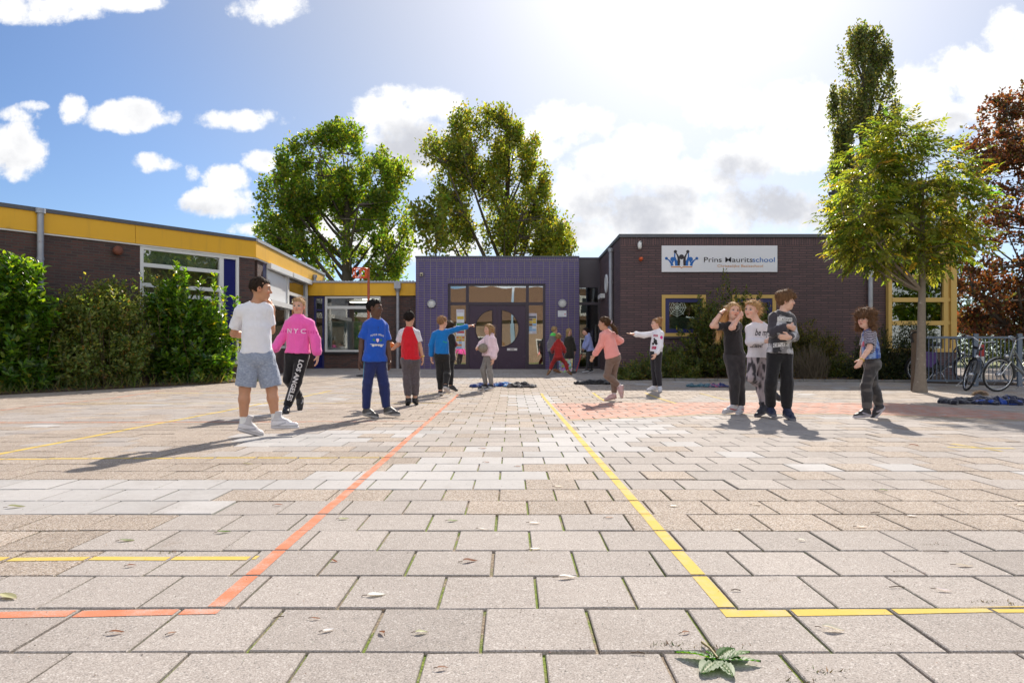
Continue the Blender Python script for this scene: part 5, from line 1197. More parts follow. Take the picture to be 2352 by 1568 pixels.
    for a in (.95, 1.05, 1.15): mb.tube([P(a, .70, -.06), P(a, .70, .06)], .005, 5)
    for o in (-.06, .06): mb.tube([P(1.2, .70, o), P(wb, rw, o)], .006, 5)
    mb.build('luggage_rack', BLKP, t_)
    mb = MB(); mb.tube([P(.10, .70), P(.20, .70)], .010, 6); mb.lathe(P(.13, .70), -d, [(0, -.06), (.03, -.05), (.045, 0), (.04, .02), (0, .025)], 12); mb.build('headlight', CHR, t_)
    mb = MB(); mb.lathe(bbk - s2 * .04, s2, [(0, 0), (.09, 0), (.095, .006), (.09, .012), (0, .012)], 20)
    for sg, dd2 in ((-1, .16), (1, -.16)): mb.tube([bbk + s2 * sg * .07, bbk + s2 * sg * .08 + d * dd2 * .7 - u * dd2 * .7], .008, 6); mb.obox(bbk + s2 * sg * .12 + d * dd2 * .7 - u * dd2 * .7, d, s2, -.045, .045, -.04, .04, -.012, .012)
    mb.tube([bbk + s2 * .03 - u * .03, P(.55, .02, .16)], .007, 5); mb.build('crank', CHR, t_)
    mb = MB(); mb.obox(P(.84, .38, .055), d, s2, -.24, .26, -.012, .012, -.05, .05, .01); mb.build('chain_case', BLKP, t_)
    if cover:
        mb = MB(); A_ = P(.86, .62); vs = []
        for sg in (-1, 1):
            for a, h in ((-.10, .10), (.12, .12), (.34, .02), (.40, -.12), (.22, -.22), (.02, -.24), (-.10, -.10)): vs.append(A_ + d * a + u * h + s2 * sg * (.09 if h < .1 else .05))
        mb.add(vs, [list(range(7)), list(range(13, 6, -1))] + [(i, (i + 1) % 7, 7 + (i + 1) % 7, 7 + i) for i in range(7)]); mb.build('pannier_bag', cover, t_)
    return t_
g1 = ground_at(2278, 899.5); bicycle('silver bicycle with a chrome fork parked before the fence at the edge of the photo', g1 + V3(.10, 0, 0), R(6), R(-6), SILV, steer=R(0))
g2 = ground_at(2217, 897); bicycle('black bicycle with a wide swept handlebar and turned front wheel leaning on the fence post', g2, R(58), R(-16), BLKP, steer=R(14))
bicycle('dark bicycle with a purple bag standing behind the fence bars', (Xat(2222, 15.9), 15.9, gz(15.9)), R(178), R(4), BLKP, cover=mat('purple_bag', (.075, .035, .16), .6, .2, 5))
bicycle('old black bicycle half hidden behind the silver one', (Xat(2330, 15.6), 15.6, gz(15.6)), R(5), R(-4), BLKP)
# ================================================================ people: smooth implicit bodies turned into meshes
class Field:
    def __init__(s, lo, hi, h):
        s.h = h; s.lo = np.array(lo, float) - 3 * h; n = np.ceil((np.array(hi) + 3 * h - s.lo) / h).astype(int) + 1; s.n = n
        s.F = np.full(n, 9.0, np.float32); s.ax = [s.lo[i] + h * np.arange(n[i]) for i in range(3)]
    def sub(s, lo, hi):
        a = [max(0, int((lo[i] - s.lo[i]) / s.h) - 1) for i in range(3)]; b = [min(int(s.n[i]), int((hi[i] - s.lo[i]) / s.h) + 3) for i in range(3)]
        sl_ = tuple(slice(a[i], b[i]) for i in range(3))
        X, Y, Z = (s.ax[i][sl_[i]].astype(np.float32) for i in range(3))
        return sl_, X[:, None, None], Y[None, :, None], Z[None, None, :]
    def put(s, sl_, d, k, op):
        A = s.F[sl_]
        if A.size == 0: return
        if op == 'add':
            h_ = np.maximum(k - np.abs(A - d), 0) / max(k, 1e-6); s.F[sl_] = np.minimum(A, d) - h_ * h_ * k * .25
        else:                                                    # carve
            d = -d; h_ = np.maximum(k - np.abs(A - d), 0) / max(k, 1e-6); s.F[sl_] = np.maximum(A, d) + h_ * h_ * k * .25
    def cone(s, a, b, ra, rb, k=.012, flat=None, q=1.0, op='add', cut=None):
        """round cone; flat/q squash the section along a direction; cut = (point, normal) planes keep the side against the normal"""
        a = np.array(a, float); b = np.array(b, float); r = max(ra, rb) + k + 3 * s.h
        sl_, X, Y, Z = s.sub(np.minimum(a, b) - r, np.maximum(a, b) + r)
        ba = b - a; L2 = float(ba @ ba) + 1e-12
        px, py, pz = X - a[0], Y - a[1], Z - a[2]
        t = np.clip((px * ba[0] + py * ba[1] + pz * ba[2]) / L2, 0, 1)
        vx, vy, vz = px - t * ba[0], py - t * ba[1], pz - t * ba[2]
        if flat is not None:
            n = nrm(flat); c = (vx * n[0] + vy * n[1] + vz * n[2]) * (1 / q - 1); vx, vy, vz = vx + c * n[0], vy + c * n[1], vz + c * n[2]
        d = np.sqrt(vx * vx + vy * vy + vz * vz) - (ra + (rb - ra) * t)
        if flat is not None: d = d * (.5 + .5 * q)
        for (p, n) in (cut or []):
            p = np.array(p, float); n = nrm(n); d = np.maximum(d, (X - p[0]) * n[0] + (Y - p[1]) * n[1] + (Z - p[2]) * n[2])
        s.put(sl_, d, k, op)
    def ell(s, c, M, rad, k=.012, op='add', post=None):
        """ellipsoid: M rows are its unit axes"""
        c = np.array(c, float); rm = max(rad) + k + 3 * s.h; sl_, X, Y, Z = s.sub(c - rm, c + rm)
        u = [(X - c[0]) * M[i][0] + (Y - c[1]) * M[i][1] + (Z - c[2]) * M[i][2] for i in range(3)]
        k0 = np.sqrt(sum((u[i] / rad[i]) ** 2 for i in range(3))) + 1e-6; k1 = np.sqrt(sum((u[i] / rad[i] ** 2) ** 2 for i in range(3))) + 1e-6
        d = k0 * (k0 - 1) / k1
        if post: d = post(d, u)
        s.put(sl_, d.astype(np.float32), k, op)
    def plane(s, p, n):
        p = np.array(p, float); n = nrm(n); X, Y, Z = s.ax[0][:, None, None], s.ax[1][None, :, None], s.ax[2][None, None, :]
        s.F = np.maximum(s.F, ((X - p[0]) * n[0] + (Y - p[1]) * n[1] + (Z - p[2]) * n[2]).astype(np.float32))
    def mesh(s):
        F = s.F; S = F < 0
        c8 = [(i, j, k) for i in (0, 1) for j in (0, 1) for k in (0, 1)]
        n = s.n - 1; cnt = np.zeros(n, np.int8)
        for i, j, k in c8: cnt += S[i:i + n[0], j:j + n[1], k:k + n[2]]
        act = np.argwhere((cnt > 0) & (cnt < 8)); ids = np.full(n, -1, np.int32); ids[tuple(act.T)] = np.arange(len(act))
        val = np.stack([F[act[:, 0] + i, act[:, 1] + j, act[:, 2] + k] for i, j, k in c8], 1)
        P = np.zeros((len(act), 3)); W_ = np.zeros(len(act)); cc = np.array(c8, float)
        for a in range(8):
            for b in range(a + 1, 8):
                if np.abs(cc[a] - cc[b]).sum() != 1: continue
                m = (val[:, a] < 0) != (val[:, b] < 0); t = np.where(m, val[:, a] / (val[:, a] - val[:, b] + 1e-12), 0)
                P += np.where(m[:, None], cc[a] + (cc[b] - cc[a]) * t[:, None], 0); W_ += m
        V = s.lo + (act + P / W_[:, None]) * s.h
        Q = []
        for ax in range(3):
            o = [0, 0, 0]; o[ax] = 1
            A = S[:-1, :-1, :-1]; Bs = S[o[0]:S.shape[0] - 1 + o[0], o[1]:S.shape[1] - 1 + o[1], o[2]:S.shape[2] - 1 + o[2]]
            e = np.argwhere(A != Bs); b1, b2 = (ax + 1) % 3, (ax + 2) % 3; e = e[(e[:, b1] > 0) & (e[:, b2] > 0)]
            if len(e) == 0: continue
            d1 = np.zeros(3, int); d1[b1] = 1; d2 = np.zeros(3, int); d2[b2] = 1
            q = np.stack([ids[tuple((e - x).T)] for x in (0 * d1, d1, d1 + d2, d2)], 1)
            fl = A[tuple(e.T)]; q[~fl] = q[~fl][:, ::-1]
            Q.append(q)
        Q = np.concatenate(Q); Q = Q[(Q >= 0).all(1)]
        return V, Q
def vnormals(V, Q):
    n = np.cross(V[Q[:, 2]] - V[Q[:, 0]], V[Q[:, 3]] - V[Q[:, 1]]); N = np.zeros_like(V)
    for i in range(4): np.add.at(N, Q[:, i], n)
    return N / (np.linalg.norm(N, axis=1, keepdims=True) + 1e-12)
def folds(V, Q, amp, f=(11., 23., 7.), seed=0):
    """cloth folds: stretched noise pushed along the normal"""
    N = vnormals(V, Q); S = V * np.array([1, 1, .55]); w_ = V + .03 * np.stack([vnoise(V, 6, seed + i) - .5 for i in range(3)], 1)
    d = (vnoise(w_ * np.array([1, 1, .6]), f[0], seed) - .5) * 1.2 + (1 - np.abs(vnoise(w_ * np.array([1, 1, .45]), f[1], seed + 5) * 2 - 1) - .5) * .6 + (vnoise(w_, 52, seed + 9) - .5) * .25
    g = (vnoise(V * np.array([1, 1, .5]) + .05, 5.5, seed + 3) - .5) * .9
    return V + N * ((d * 1.25 + g) * amp)[:, None]
SKIN = None
def skinmat():
    m, nt, out = newmat('skin'); N = NT(nt); a = N.n('ShaderNodeAttribute', attribute_name='col').outputs['Color']
    p = N.n('ShaderNodeBsdfPrincipled'); geo = N.n('ShaderNodeTexCoord').outputs['Object']
    k = N.math('MULTIPLY_ADD', N.noise(geo, 35, 4), .3, .85); cb = N.n('ShaderNodeCombineColor'); [N.l(k, cb.inputs[i]) for i in range(3)]
    N.l(N.mix(1.0, a, cb.outputs[0], 'MULTIPLY'), p.inputs['Base Color']); p.inputs['Roughness'].default_value = .48; p.inputs['Specular IOR Level'].default_value = .4
    p.inputs['Subsurface Weight'].default_value = .12; p.inputs['Subsurface Radius'].default_value = (.012, .005, .003); p.inputs['Subsurface Scale'].default_value = 1.0
    N.l(p.outputs[0], out.inputs[0]); return m
SKIN = skinmat()
def hairmat():
    m, nt, out = newmat('hair'); N = NT(nt); a = N.n('ShaderNodeAttribute', attribute_name='col').outputs['Color']
    p = N.n('ShaderNodeBsdfPrincipled'); N.l(a, p.inputs['Base Color']); p.inputs['Roughness'].default_value = .68; p.inputs['Specular IOR Level'].default_value = .22
    geo = N.n('ShaderNodeTexCoord').outputs['Object']; mp = N.n('ShaderNodeMapping'); N.l(geo, mp.inputs[0]); mp.inputs['Scale'].default_value = (1, 1, .18)
    bu = N.n('ShaderNodeBump'); bu.inputs['Distance'].default_value = .004; N.l(N.noise(mp.outputs[0], 160, 3), bu.inputs['Height']); N.l(bu.outputs[0], p.inputs['Normal'])
    t = N.n('ShaderNodeBsdfTranslucent'); N.l(N.mix(1.0, a, (1.6, 1.45, 1.2, 1), 'MULTIPLY'), t.inputs['Color'])
    x = N.n('ShaderNodeMixShader'); x.inputs[0].default_value = .28; N.l(p.outputs[0], x.inputs[1]); N.l(t.outputs[0], x.inputs[2]); N.l(x.outputs[0], out.inputs[0]); return m
HAIR = hairmat()
CLOTH = mat('cotton_cloth', attr=True, rough=.85, var=.10, vscale=9, bump=.0012, bscale=420, sheen=.3, trans=.06, spec=.25)
KNIT = mat('knit_cloth', attr=True, rough=.9, var=.10, vscale=7, bump=.002, bscale=260, sheen=.5, trans=.05, spec=.2)
MELA = mat('melange_cloth', attr=True, rough=.9, var=.45, vscale=95, bump=.002, bscale=300, sheen=.4, spec=.2)
SHOEM = mat('shoe_material', attr=True, rough=.5, var=.12, vscale=20, bump=.001, bscale=200)
def hand(F, w, d, n, s, curl=.5, thumb=1, point=False, k=.006):
    """palm, four unequal fingers and a side thumb; d: towards the fingertips, n: palm side"""
    d = nrm(d); n = nrm(np.array(n) - d * np.dot(n, d)); sd = np.cross(d, n) * thumb
    M = [sd, d, n]; pc = w + d * .038 * s
    F.cone(w - d * .02 * s, w + d * .015 * s, .0195 * s, .021 * s, .012)
    F.ell(pc, M, (.033 * s, .046 * s, .0145 * s), .012)
    for i, (o, L) in enumerate(((.024, .064), (.0085, .072), (-.008, .068), (-.0225, .054))):
        p = w + d * (.074 - abs(o - .004) * .35) * s + sd * o * s; c = .12 if (point and i == 0) else (1.15 if point else curl * (1 + .12 * i)); a = c * .35; r = .0082 * s
        for j, fr in enumerate((.44, .31, .25)):
            a2 = a + c * .75 * j; q = p + (d * math.cos(a2) + n * math.sin(a2) + sd * o * 2.2 * (0 if point else 1) * .25) * L * fr * s
            F.cone(p, q, r, r * .92, .004 if j else .008); p = q; r *= .92
    p = w + d * .018 * s + sd * .024 * s
    for j, L in enumerate((.032, .028)):
        q = p + nrm(d * .75 + sd * (.75 - .55 * j) + n * (.25 + .5 * j)) * L * s; F.cone(p, q, .0105 * s, .009 * s, .008); p = q
def head_prims(F, c, M, hs):
    """M rows: right, forward, up"""
    P = lambda x, y, z: c + (M[0] * x + M[1] * y + M[2] * z) * hs
    r, f, u = M
    F.ell(P(0, -.014, .030), M, (.073 * hs, .091 * hs, .078 * hs), .02)
    F.ell(P(0, .018, -.030), M, (.057 * hs, .062 * hs, .072 * hs), .03)
    F.cone(P(-.020, .030, -.078), P(.020, .030, -.078), .026 * hs, .026 * hs, .03)
    F.ell(P(0, .056, -.086), M, (.017 * hs, .016 * hs, .015 * hs), .02)
    for s_ in (-1, 1):
        F.ell(P(s_ * .034, .048, -.030), M, (.024 * hs, .024 * hs, .026 * hs), .022)
        F.cone(P(s_ * .012, .073, .026), P(s_ * .045, .060, .022), .010 * hs, .009 * hs, .014)
        F.ell(P(s_ * .0755, -.008, -.008), M, (.0085 * hs, .020 * hs, .030 * hs), .006)
        F.ell(P(s_ * .080, -.004, -.006), M, (.006 * hs, .009 * hs, .014 * hs), .004, 'cut')
    for s_ in (-1, 1): F.ell(P(s_ * .031, .083, .002), M, (.015 * hs, .014 * hs, .010 * hs), .010, 'cut')
    F.cone(P(0, .076, .008), P(0, .094, -.026), .0075 * hs, .0105 * hs, .014)
    for s_ in (-1, 1): F.ell(P(s_ * .010, .086, -.030), M, (.008 * hs, .009 * hs, .007 * hs), .006)
    F.cone(P(-.014, .077, -.0525), P(.014, .077, -.0525), .0058 * hs, .0058 * hs, .008); F.cone(P(-.011, .076, -.062), P(.011, .076, -.062), .0065 * hs, .0065 * hs, .008)
    return P
class Person:
    def __init__(s, sp_):
        s.sp = sp_; x0, y0, sc, Y0 = sp_['crop']; s.J = {}
        for k, v in sp_['j'].items():
            px = (x0 + v[0] / sc) / 1.08843; py = (y0 + v[1] / sc) / 1.08843; s.J[k] = at(px, py, Y0 + (v[2] if len(v) > 2 else 0))
        J = s.J; hm = (J['hl'] + J['hr']) / 2; J['hl'] = J['hl'] + (hm - J['hl']) * .18; J['hr'] = J['hr'] + (hm - J['hr']) * .18; s.P = hm; s.N = J['n']; s.u = nrm(s.N - s.P); sh = nrm(J['sr'] - J['sl'])
        s.f = nrm(np.cross(s.u, sh)); s.r = np.cross(s.f, s.u); s.S = sp_['H'] / 1.45
        look = nrm(sp_['look']); up = nrm(V3(*sp_.get('hup', (0, 0, 1)))); up = nrm(up - look * np.dot(up, look)); s.hM = np.array([np.cross(look, up), look, up])
        s.hs = sp_.get('hs', .98 + .0 * s.S); s.hc = J['c']
        s.vox = sp_.get('vox', .0055)
        ins = s.r * .020 * s.S; J['sr'] = J['sr'] - ins - s.u * .016 * s.S; J['sl'] = J['sl'] + ins - s.u * .016 * s.S
        # feet: heel below the ankle along the shin
        for q in 'lr':
            leg = nrm(J['a' + q] - J['k' + q]); toe = J['t' + q]; heel = J['a' + q] + leg * .052 * s.S; dv = nrm(toe - heel); up_ = nrm(-leg + dv * np.dot(leg, dv)); s.J['foot' + q] = (heel, dv, up_)
        low = 9.0
        for q in 'lr':
            heel, dv, up_ = J['foot' + q]; L = .135 * s.S
            for p in (heel - up_ * .032 * s.S, heel + dv * L * 1.1 - up_ * .032 * s.S): low = min(low, p[2] - gz(p[1]))
        for k in list(J):
            if k.startswith('foot'): J[k] = (J[k][0] - V3(0, 0, low - .004), J[k][1], J[k][2])
            else: J[k] = J[k] - V3(0, 0, low - .004)
        s.P = s.P - V3(0, 0, low - .004); s.N = J['n']; s.hc = J['c']; s.low = low
        b = (J['al'] + J['ar']) / 2; s.root = thing('person', sp_['label'], 'person', (b[0], b[1], gz(b[1])), sp_.get('group'))
    def bounds(s):
        A = np.array([v for k, v in s.J.items() if not k.startswith('foot')] + [s.J['footl'][0], s.J['footr'][0]]); return A.min(0) - .17, A.max(0) + .17
    def torso(s, F, e, k=.03, hem=None):
        S, P, N, u, f = s.S, s.P, s.N, s.u, s.f; m = s.sp.get('build', 1.0)
        F.cone(P, P + (N - P) * .45, (.108 * m) * S + e, (.096 * m) * S + e, k, f, .76)
        F.cone(P + (N - P) * .40, N - u * .095 * S, (.098 * m) * S + e, (.106 * m) * S + e, k, f, .70)
        F.cone(s.J['sl'] - u * .01, s.J['sr'] - u * .01, .041 * S + e * .7, .041 * S + e * .7, k)
        for q in 'lr': F.cone(N - u * .012 * S, s.J['s' + q], .036 * S + e * .4, .041 * S + e * .6, k)
    def body(s):
        J, S = s.J, s.S; lo, hi = s.bounds(); F = Field(lo, hi, s.vox); m = s.sp.get('build', 1.0)
        s.torso(F, 0)
        F.cone(s.N - s.u * .03, s.hc - s.hM[2] * .035 - s.hM[1] * .012, .043 * S, .045 * S, .02)
        for q in 'lr':
            F.cone(J['s' + q], J['e' + q], .041 * S, .034 * S, .02); F.cone(J['e' + q], J['e' + q] + (J['w' + q] - J['e' + q]) * .35, .0345 * S, .034 * S, .012); F.cone(J['e' + q] + (J['w' + q] - J['e' + q]) * .35, J['w' + q], .034 * S, .0225 * S, .012)
            F.cone(J['h' + q], J['k' + q], .070 * S * m, .049 * S, .03)
            kn, an = J['k' + q], J['a' + q]; bk = -s.f if abs(np.dot(nrm(an - kn), s.f)) < .8 else -s.u
            bk = nrm(bk - nrm(an - kn) * np.dot(bk, nrm(an - kn))); cf = kn + (an - kn) * .32 + bk * .012 * S
            F.cone(kn, cf, .050 * S, .050 * S, .02); F.cone(cf, an, .049 * S, .032 * S, .02)
            heel, dv, up_ = J['foot' + q]; F.cone(an, heel, .031 * S, .027 * S, .02); F.cone(heel, heel + dv * .12 * S, .027 * S, .022 * S, .02)
            hd = s.sp.get('hands', {}).get(q, {}); d = np.array(J['f' + q]) - J['w' + q]
            side = -s.r if q == 'r' else s.r
            n = np.array(hd.get('n', side), float)
            hand(F, J['w' + q], d, n, S * 1.0, hd.get('curl', .45), hd.get('thumb', 1 if q == 'r' else -1) , hd.get('point', False))
        head_prims(F, s.hc, s.hM, s.hs)
        V, Q = F.mesh(); sk = np.array(s.sp['skin']); c = np.tile(sk, (len(V), 1))
        L = (V - s.hc) @ s.hM.T / s.hs                        # head coordinates
        hd_ = np.linalg.norm(L, axis=1) < .16
        def dab(ctr, rad, col, a=1.0, pw=1.0):
            d = (((L - np.array(ctr)) / np.array(rad)) ** 2).sum(1); w_ = np.clip(1.6 - d * 1.2, 0, 1) * a * hd_; c[:] = c * (1 - w_[:, None]) + np.array(col) * w_[:, None]
        red = sk * np.array([1.12, .72, .68])
        for s_ in (-1, 1): dab((s_ * .036, .066, -.032), (.022, .03, .020), red, .55)
        dab((0, .098, -.028), (.014, .02, .014), red, .35); dab((0, .082, -.057), (.021, .02, .0085), sk * np.array([.85, .42, .42]), .9)
        if s.sp.get('mouth'): dab((0, .084, -.0575), (.012, .02, .0045), (.06, .015, .015), .95)
        for s_ in (-1, 1):
            dab((s_ * .031, .074, .003), (.017, .02, .009), sk * .42, .85); dab((s_ * .0755, -.008, -.008), (.02, .024, .034), red, .35)
            dab((s_ * .030, .078, .024), (.019, .02, .0048), np.array(s.sp['hair'][1]) * .6, .85)
        # eyeballs
        ev, ec, eq = [], [], []
        for s_ in (-1, 1):
            ctr = s.hc + (s.hM[0] * s_ * .0305 + s.hM[1] * .0650 + s.hM[2] * .003) * s.hs; nb = len(V) + len(ev); m_, k_ = 9, 12
            for i in range(m_ + 1):
                for j in range(k_):
                    t = math.pi * i / m_; a = 2 * math.pi * j / k_; dl_ = s.hM[1] * math.cos(t) + (s.hM[0] * math.cos(a) + s.hM[2] * math.sin(a)) * math.sin(t)
                    ev.append(ctr + dl_ * .0112 * s.hs); ec.append((.012, .010, .010) if t < .35 else (s.sp.get('iris', (.08, .05, .03)) if t < .80 else (.34, .30, .28)))
            for i in range(m_):
                for j in range(k_): eq.append((nb + i * k_ + j, nb + (i + 1) * k_ + j, nb + (i + 1) * k_ + (j + 1) % k_, nb + i * k_ + (j + 1) % k_))
        if 'sock' in s.sp:
            for q in 'lr':
                d = (V - J['a' + q]) @ nrm(J['k' + q] - J['a' + q]); near = np.linalg.norm(V - J['a' + q], axis=1) < .16; c[near & (d < s.sp['sock'][0])] = s.sp['sock'][1]
        V2 = np.concatenate([V, np.array(ev)]); c2 = np.concatenate([c, np.array(ec)]); Q2 = np.concatenate([Q, np.array(eq, np.int32)])
        rawmesh('body', V2, Q2.astype(np.int32), SKIN, s.root, col=c2.clip(.002, 1), smooth=True)
    def top(s, name, sleeve, loose, hem, colf, mt=CLOTH, amp=.006, neck=.012, cuff=0.0, collar=0.0, flare=0.0, hood=False, band=True):
        J, S, u, f = s.J, s.S, s.u, s.f; lo, hi = s.bounds(); F = Field(lo, hi, s.vox * 1.1)
        s.torso(F, loose, .03)
        F.cone(s.P + u * (hem - .06), s.P + (s.N - s.P) * .5, (.110 * s.sp.get('build', 1)) * S + loose + flare, .099 * S + loose + flare * .4, .03, f, .80)
        if hem < .02: F.ell(s.P - f * .032 * S - u * .02, [s.r, f, u], (.105 * S * s.sp.get('build', 1) + loose + .006, .072 * S + loose + .010, .10 * S), .03)
        if hem < .04: F.cone(J['hl'], J['hr'], .072 * S * s.sp.get('build', 1) + loose + .004, .072 * S * s.sp.get('build', 1) + loose + .004, .03, f, .95)
        if hem < .0: F.cone(J['hl'] + u * hem, J['hr'] + u * hem, .070 * S * s.sp.get('build', 1) + loose + .002, .070 * S * s.sp.get('build', 1) + loose + .002, .03, f, .98)
        s.hem = hem
        F.plane(s.P + u * hem, -u)
        for q in 'lr':
            a, e, w_ = J['s' + q], J['e' + q], J['w' + q]
            if sleeve <= .6:
                t = sleeve / .55; en = a + (e - a) * t; dr = nrm(e - a); F.cone(a, en + dr * .02, .041 * S + loose * .8, .041 * S + loose * 1.25, .02, cut=[(en, dr)])
            else:
                t = (sleeve - .5) / .5; en = e + (w_ - e) * t; dr = nrm(w_ - e); F.cone(a, e, .041 * S + loose * .85, .037 * S + loose * .9, .02)
                F.cone(e, e + (en - e) * .8, .040 * S + loose, .031 * S + loose + cuff, .018); F.cone(e + (en - e) * .8, en, .033 * S + loose + cuff, .027 * S + loose * .55, .012, cut=[(en, dr)])
        F.cone(s.N - u * .0, s.hc - s.hM[2] * .03, .043 * S + neck, .046 * S + neck + .01, .008, op='cut')
        if collar: F.cone(s.N - u * .03, s.N + (s.hc - s.N) * .22, .050 * S + collar, .048 * S + collar, .012, cut=[(s.N + (s.hc - s.N) * .22, s.hc - s.N)])
        if hood:
            b = s.N - f * .055 * S; F.ell(b + u * .01, [s.r, f, u], (.085 * S, .045 * S, .060 * S), .03); F.cone(s.N - f * .02 + s.r * .06 * S, s.N + f * .045 - u * .035, .022, .018, .02); F.cone(s.N - f * .02 - s.r * .06 * S, s.N + f * .045 - u * .035, .022, .018, .02)
        V, Q = F.mesh(); V = folds(V, Q, amp, seed=s.sp.get('seed', 1))
        L = np.stack([(V - s.P) @ s.r, (V - s.P) @ f, (V - s.P) @ u], 1)
        s.topmesh = (V, Q); s.toploc = L
        c = colf(s, V, L); o = rawmesh(name, V, Q.astype(np.int32), mt, s.root, col=np.clip(c, .002, 1), smooth=True); s.topobj = o; return o
    def legs(s, name, length, loose, colf, mt=CLOTH, amp=.006, waist=.10, ankle=0.0, taper=1.0, cuffs=False):
        """length 0..1 thigh, 1..2 shin"""
        J, S, u, f = s.J, s.S, s.u, s.f; m = s.sp.get('build', 1.0); lo, hi = s.bounds(); F = Field(lo, hi, s.vox * 1.1)
        waist = min(max(waist, .12), getattr(s, 'hem', 9) + .03)
        F.cone(s.P, s.P + u * (waist + .05), .106 * S * m + loose * .7, .098 * S * m + loose * .5, .03, f, .76)
        F.cone(J['hl'], J['hr'], .072 * S * m + loose, .072 * S * m + loose, .03, f, .95)
        F.ell(s.P - f * .035 * S - u * .02, [s.r, f, u], (.102 * S * m + loose * .7, .070 * S + loose * .6, .085 * S), .03)
        F.plane(s.P + u * waist, u)
        for q in 'lr':
            h_, kn, an = J['h' + q], J['k' + q], J['a' + q]
            if length <= 1.0:
                en = h_ + (kn - h_) * length; F.cone(h_, en + (kn - h_) * .05, .074 * S * m + loose, .062 * S * m + loose * 1.5, .02, cut=[(en, kn - h_)])
            else:
                F.cone(h_, kn, .073 * S * m + loose, .050 * S + loose * .9 * taper, .022)
                en = kn + (an - kn) * (length - 1); bk = -f; F.cone(kn, en + (an - kn) * .02, .050 * S + loose * .9 * taper, .036 * S + loose * .8 * taper + ankle, .02, cut=[(en, an - kn)])
                bk = -f if abs(np.dot(nrm(an - kn), f)) < .8 else -u; bk = nrm(bk - nrm(an - kn) * np.dot(bk, nrm(an - kn))); cf = kn + (an - kn) * .32 + bk * .012 * S; gl_ = max(.006, loose * .75)
                F.cone(kn, cf, .050 * S + gl_, .051 * S + gl_, .02); F.cone(cf, en, .050 * S + gl_, .034 * S + gl_ + ankle, .02, cut=[(en, an - kn)])
                if cuffs: F.cone(en - nrm(an - kn) * .035, en, .037 * S + loose * .5 + ankle, .036 * S + loose * .4 + ankle, .006)
        V, Q = F.mesh(); V = folds(V, Q, amp, (9., 19., 7.), seed=s.sp.get('seed', 1) + 40)
        L = np.stack([(V - s.P) @ s.r, (V - s.P) @ f, (V - s.P) @ u], 1); s.legmesh = (V, Q)
        o = rawmesh(name, V, Q.astype(np.int32), mt, s.root, col=np.clip(colf(s, V, L), .002, 1), smooth=True); s.legobj = o; return o
    def shoes(s, col, sole, name='shoe', high=0.0, soleh=.024, stripe=None):
        S = s.S * s.sp.get('shoe', 1.0)
        for q in 'lr':
            heel, dv, up_ = s.J['foot' + q]; an = s.J['a' + q]; sd = np.cross(dv, up_); A = np.array([heel, heel + dv * .2, an]); F = Field(A.min(0) - .14, A.max(0) + .14, min(s.vox, .006))
            base = heel - up_ * .034 * s.S; L = .150 * S
            F.cone(heel + up_ * .005, heel + dv * .075 * S + up_ * .0, .040 * S, .040 * S, .02); F.cone(heel + dv * .07 * S - up_ * .004, heel + dv * L - up_ * .008, .041 * S, .031 * S, .02, up_, .92)
            F.cone(heel - dv * .004 + up_ * .02, heel + dv * .012 + up_ * (.052 + high) * S, .036 * S, .037 * S, .02); F.cone(heel + dv * .02 + up_ * (.045) * S, heel + dv * .085 * S + up_ * .014 * S, .032 * S, .030 * S, .02)
            F.plane(base + up_ * .0, -up_); 
            a0 = heel + up_ * (.052 + high + .010) * S; F.plane(a0, up_)
            F.cone(base + up_ * .010 - dv * .004, base + dv * (L + .006) + up_ * .010, .040 * S, .034 * S, .004, up_, .42)
            F.cone(base + up_ * .008 + dv * .07, base + dv * L * .9 + up_ * .010, .043 * S, .038 * S, .004, up_, .35)
            V, Q = F.mesh(); h_ = (V - base) @ up_; lx = (V - heel) @ dv; c = np.tile(np.array(col, float), (len(V), 1)); c[h_ < soleh] = sole
            lat = np.abs((V - heel) @ sd)
            if stripe: m_ = (np.abs((h_ - .03) - .35 * (lx - .02)) < .008) & (lat > .02) & (h_ > soleh) & (lx < .10); c[m_] = stripe
            if high > .05 and col[0] > .4: c[(h_ > .088)] = np.array(col) * .78; c[(h_ > .070) & (h_ < .086) & (lx > -.03)] = np.array(col) * .70
            c[np.abs(h_ - soleh) < .0035] = np.minimum(np.array(sole), .30)
            lace = (lx > .03) & (lx < .10) & (lat < .018) & (np.sin(lx * 420) > .2) & (h_ > .045); c[lace] = np.clip(np.array(col) * 1.6 + .03, 0, .8)
            rawmesh(name, V, Q.astype(np.int32), SHOEM, s.root, col=c.clip(.004, 1), smooth=True)
    def hairdo(s, style, col, strands=260, length=.05, extra=None, thick=.010, line=None, wild=.25):
        M, c, hs = s.hM, s.hc, s.hs; P = lambda x, y, z: c + (M[0] * x + M[1] * y + M[2] * z) * hs
        F = Field(c - .24 - (.35 if style in ('long', 'pony', 'curly') else 0), c + .24, min(s.vox, .006))
        ln = line or dict(short=[(-.12, -.062), (-.05, -.052), (-.022, -.020), (.012, .000), (.022, .022), (.05, .052), (.085, .060)], pulled=[(-.12, -.060), (-.05, -.050), (-.02, -.01), (.012, .012), (.03, .040), (.06, .062), (.085, .066)],
            long=[(-.12, -.12), (-.02, -.10), (.010, -.06), (.028, -.01), (.042, .035), (.06, .058), (.085, .064)], fringe=[(-.12, -.070), (-.05, -.062), (-.02, -.030), (.012, -.022), (.03, .010), (.06, .022), (.10, .018)], curly=[(-.12, -.13), (-.02, -.11), (.020, -.07), (.034, -.02), (.05, .012), (.085, .020), (.10, .018)])[style if style in ('short', 'long', 'fringe', 'curly') else 'pulled']
        lx = [a for a, b in ln]; ly = [b for a, b in ln]; vol = thick
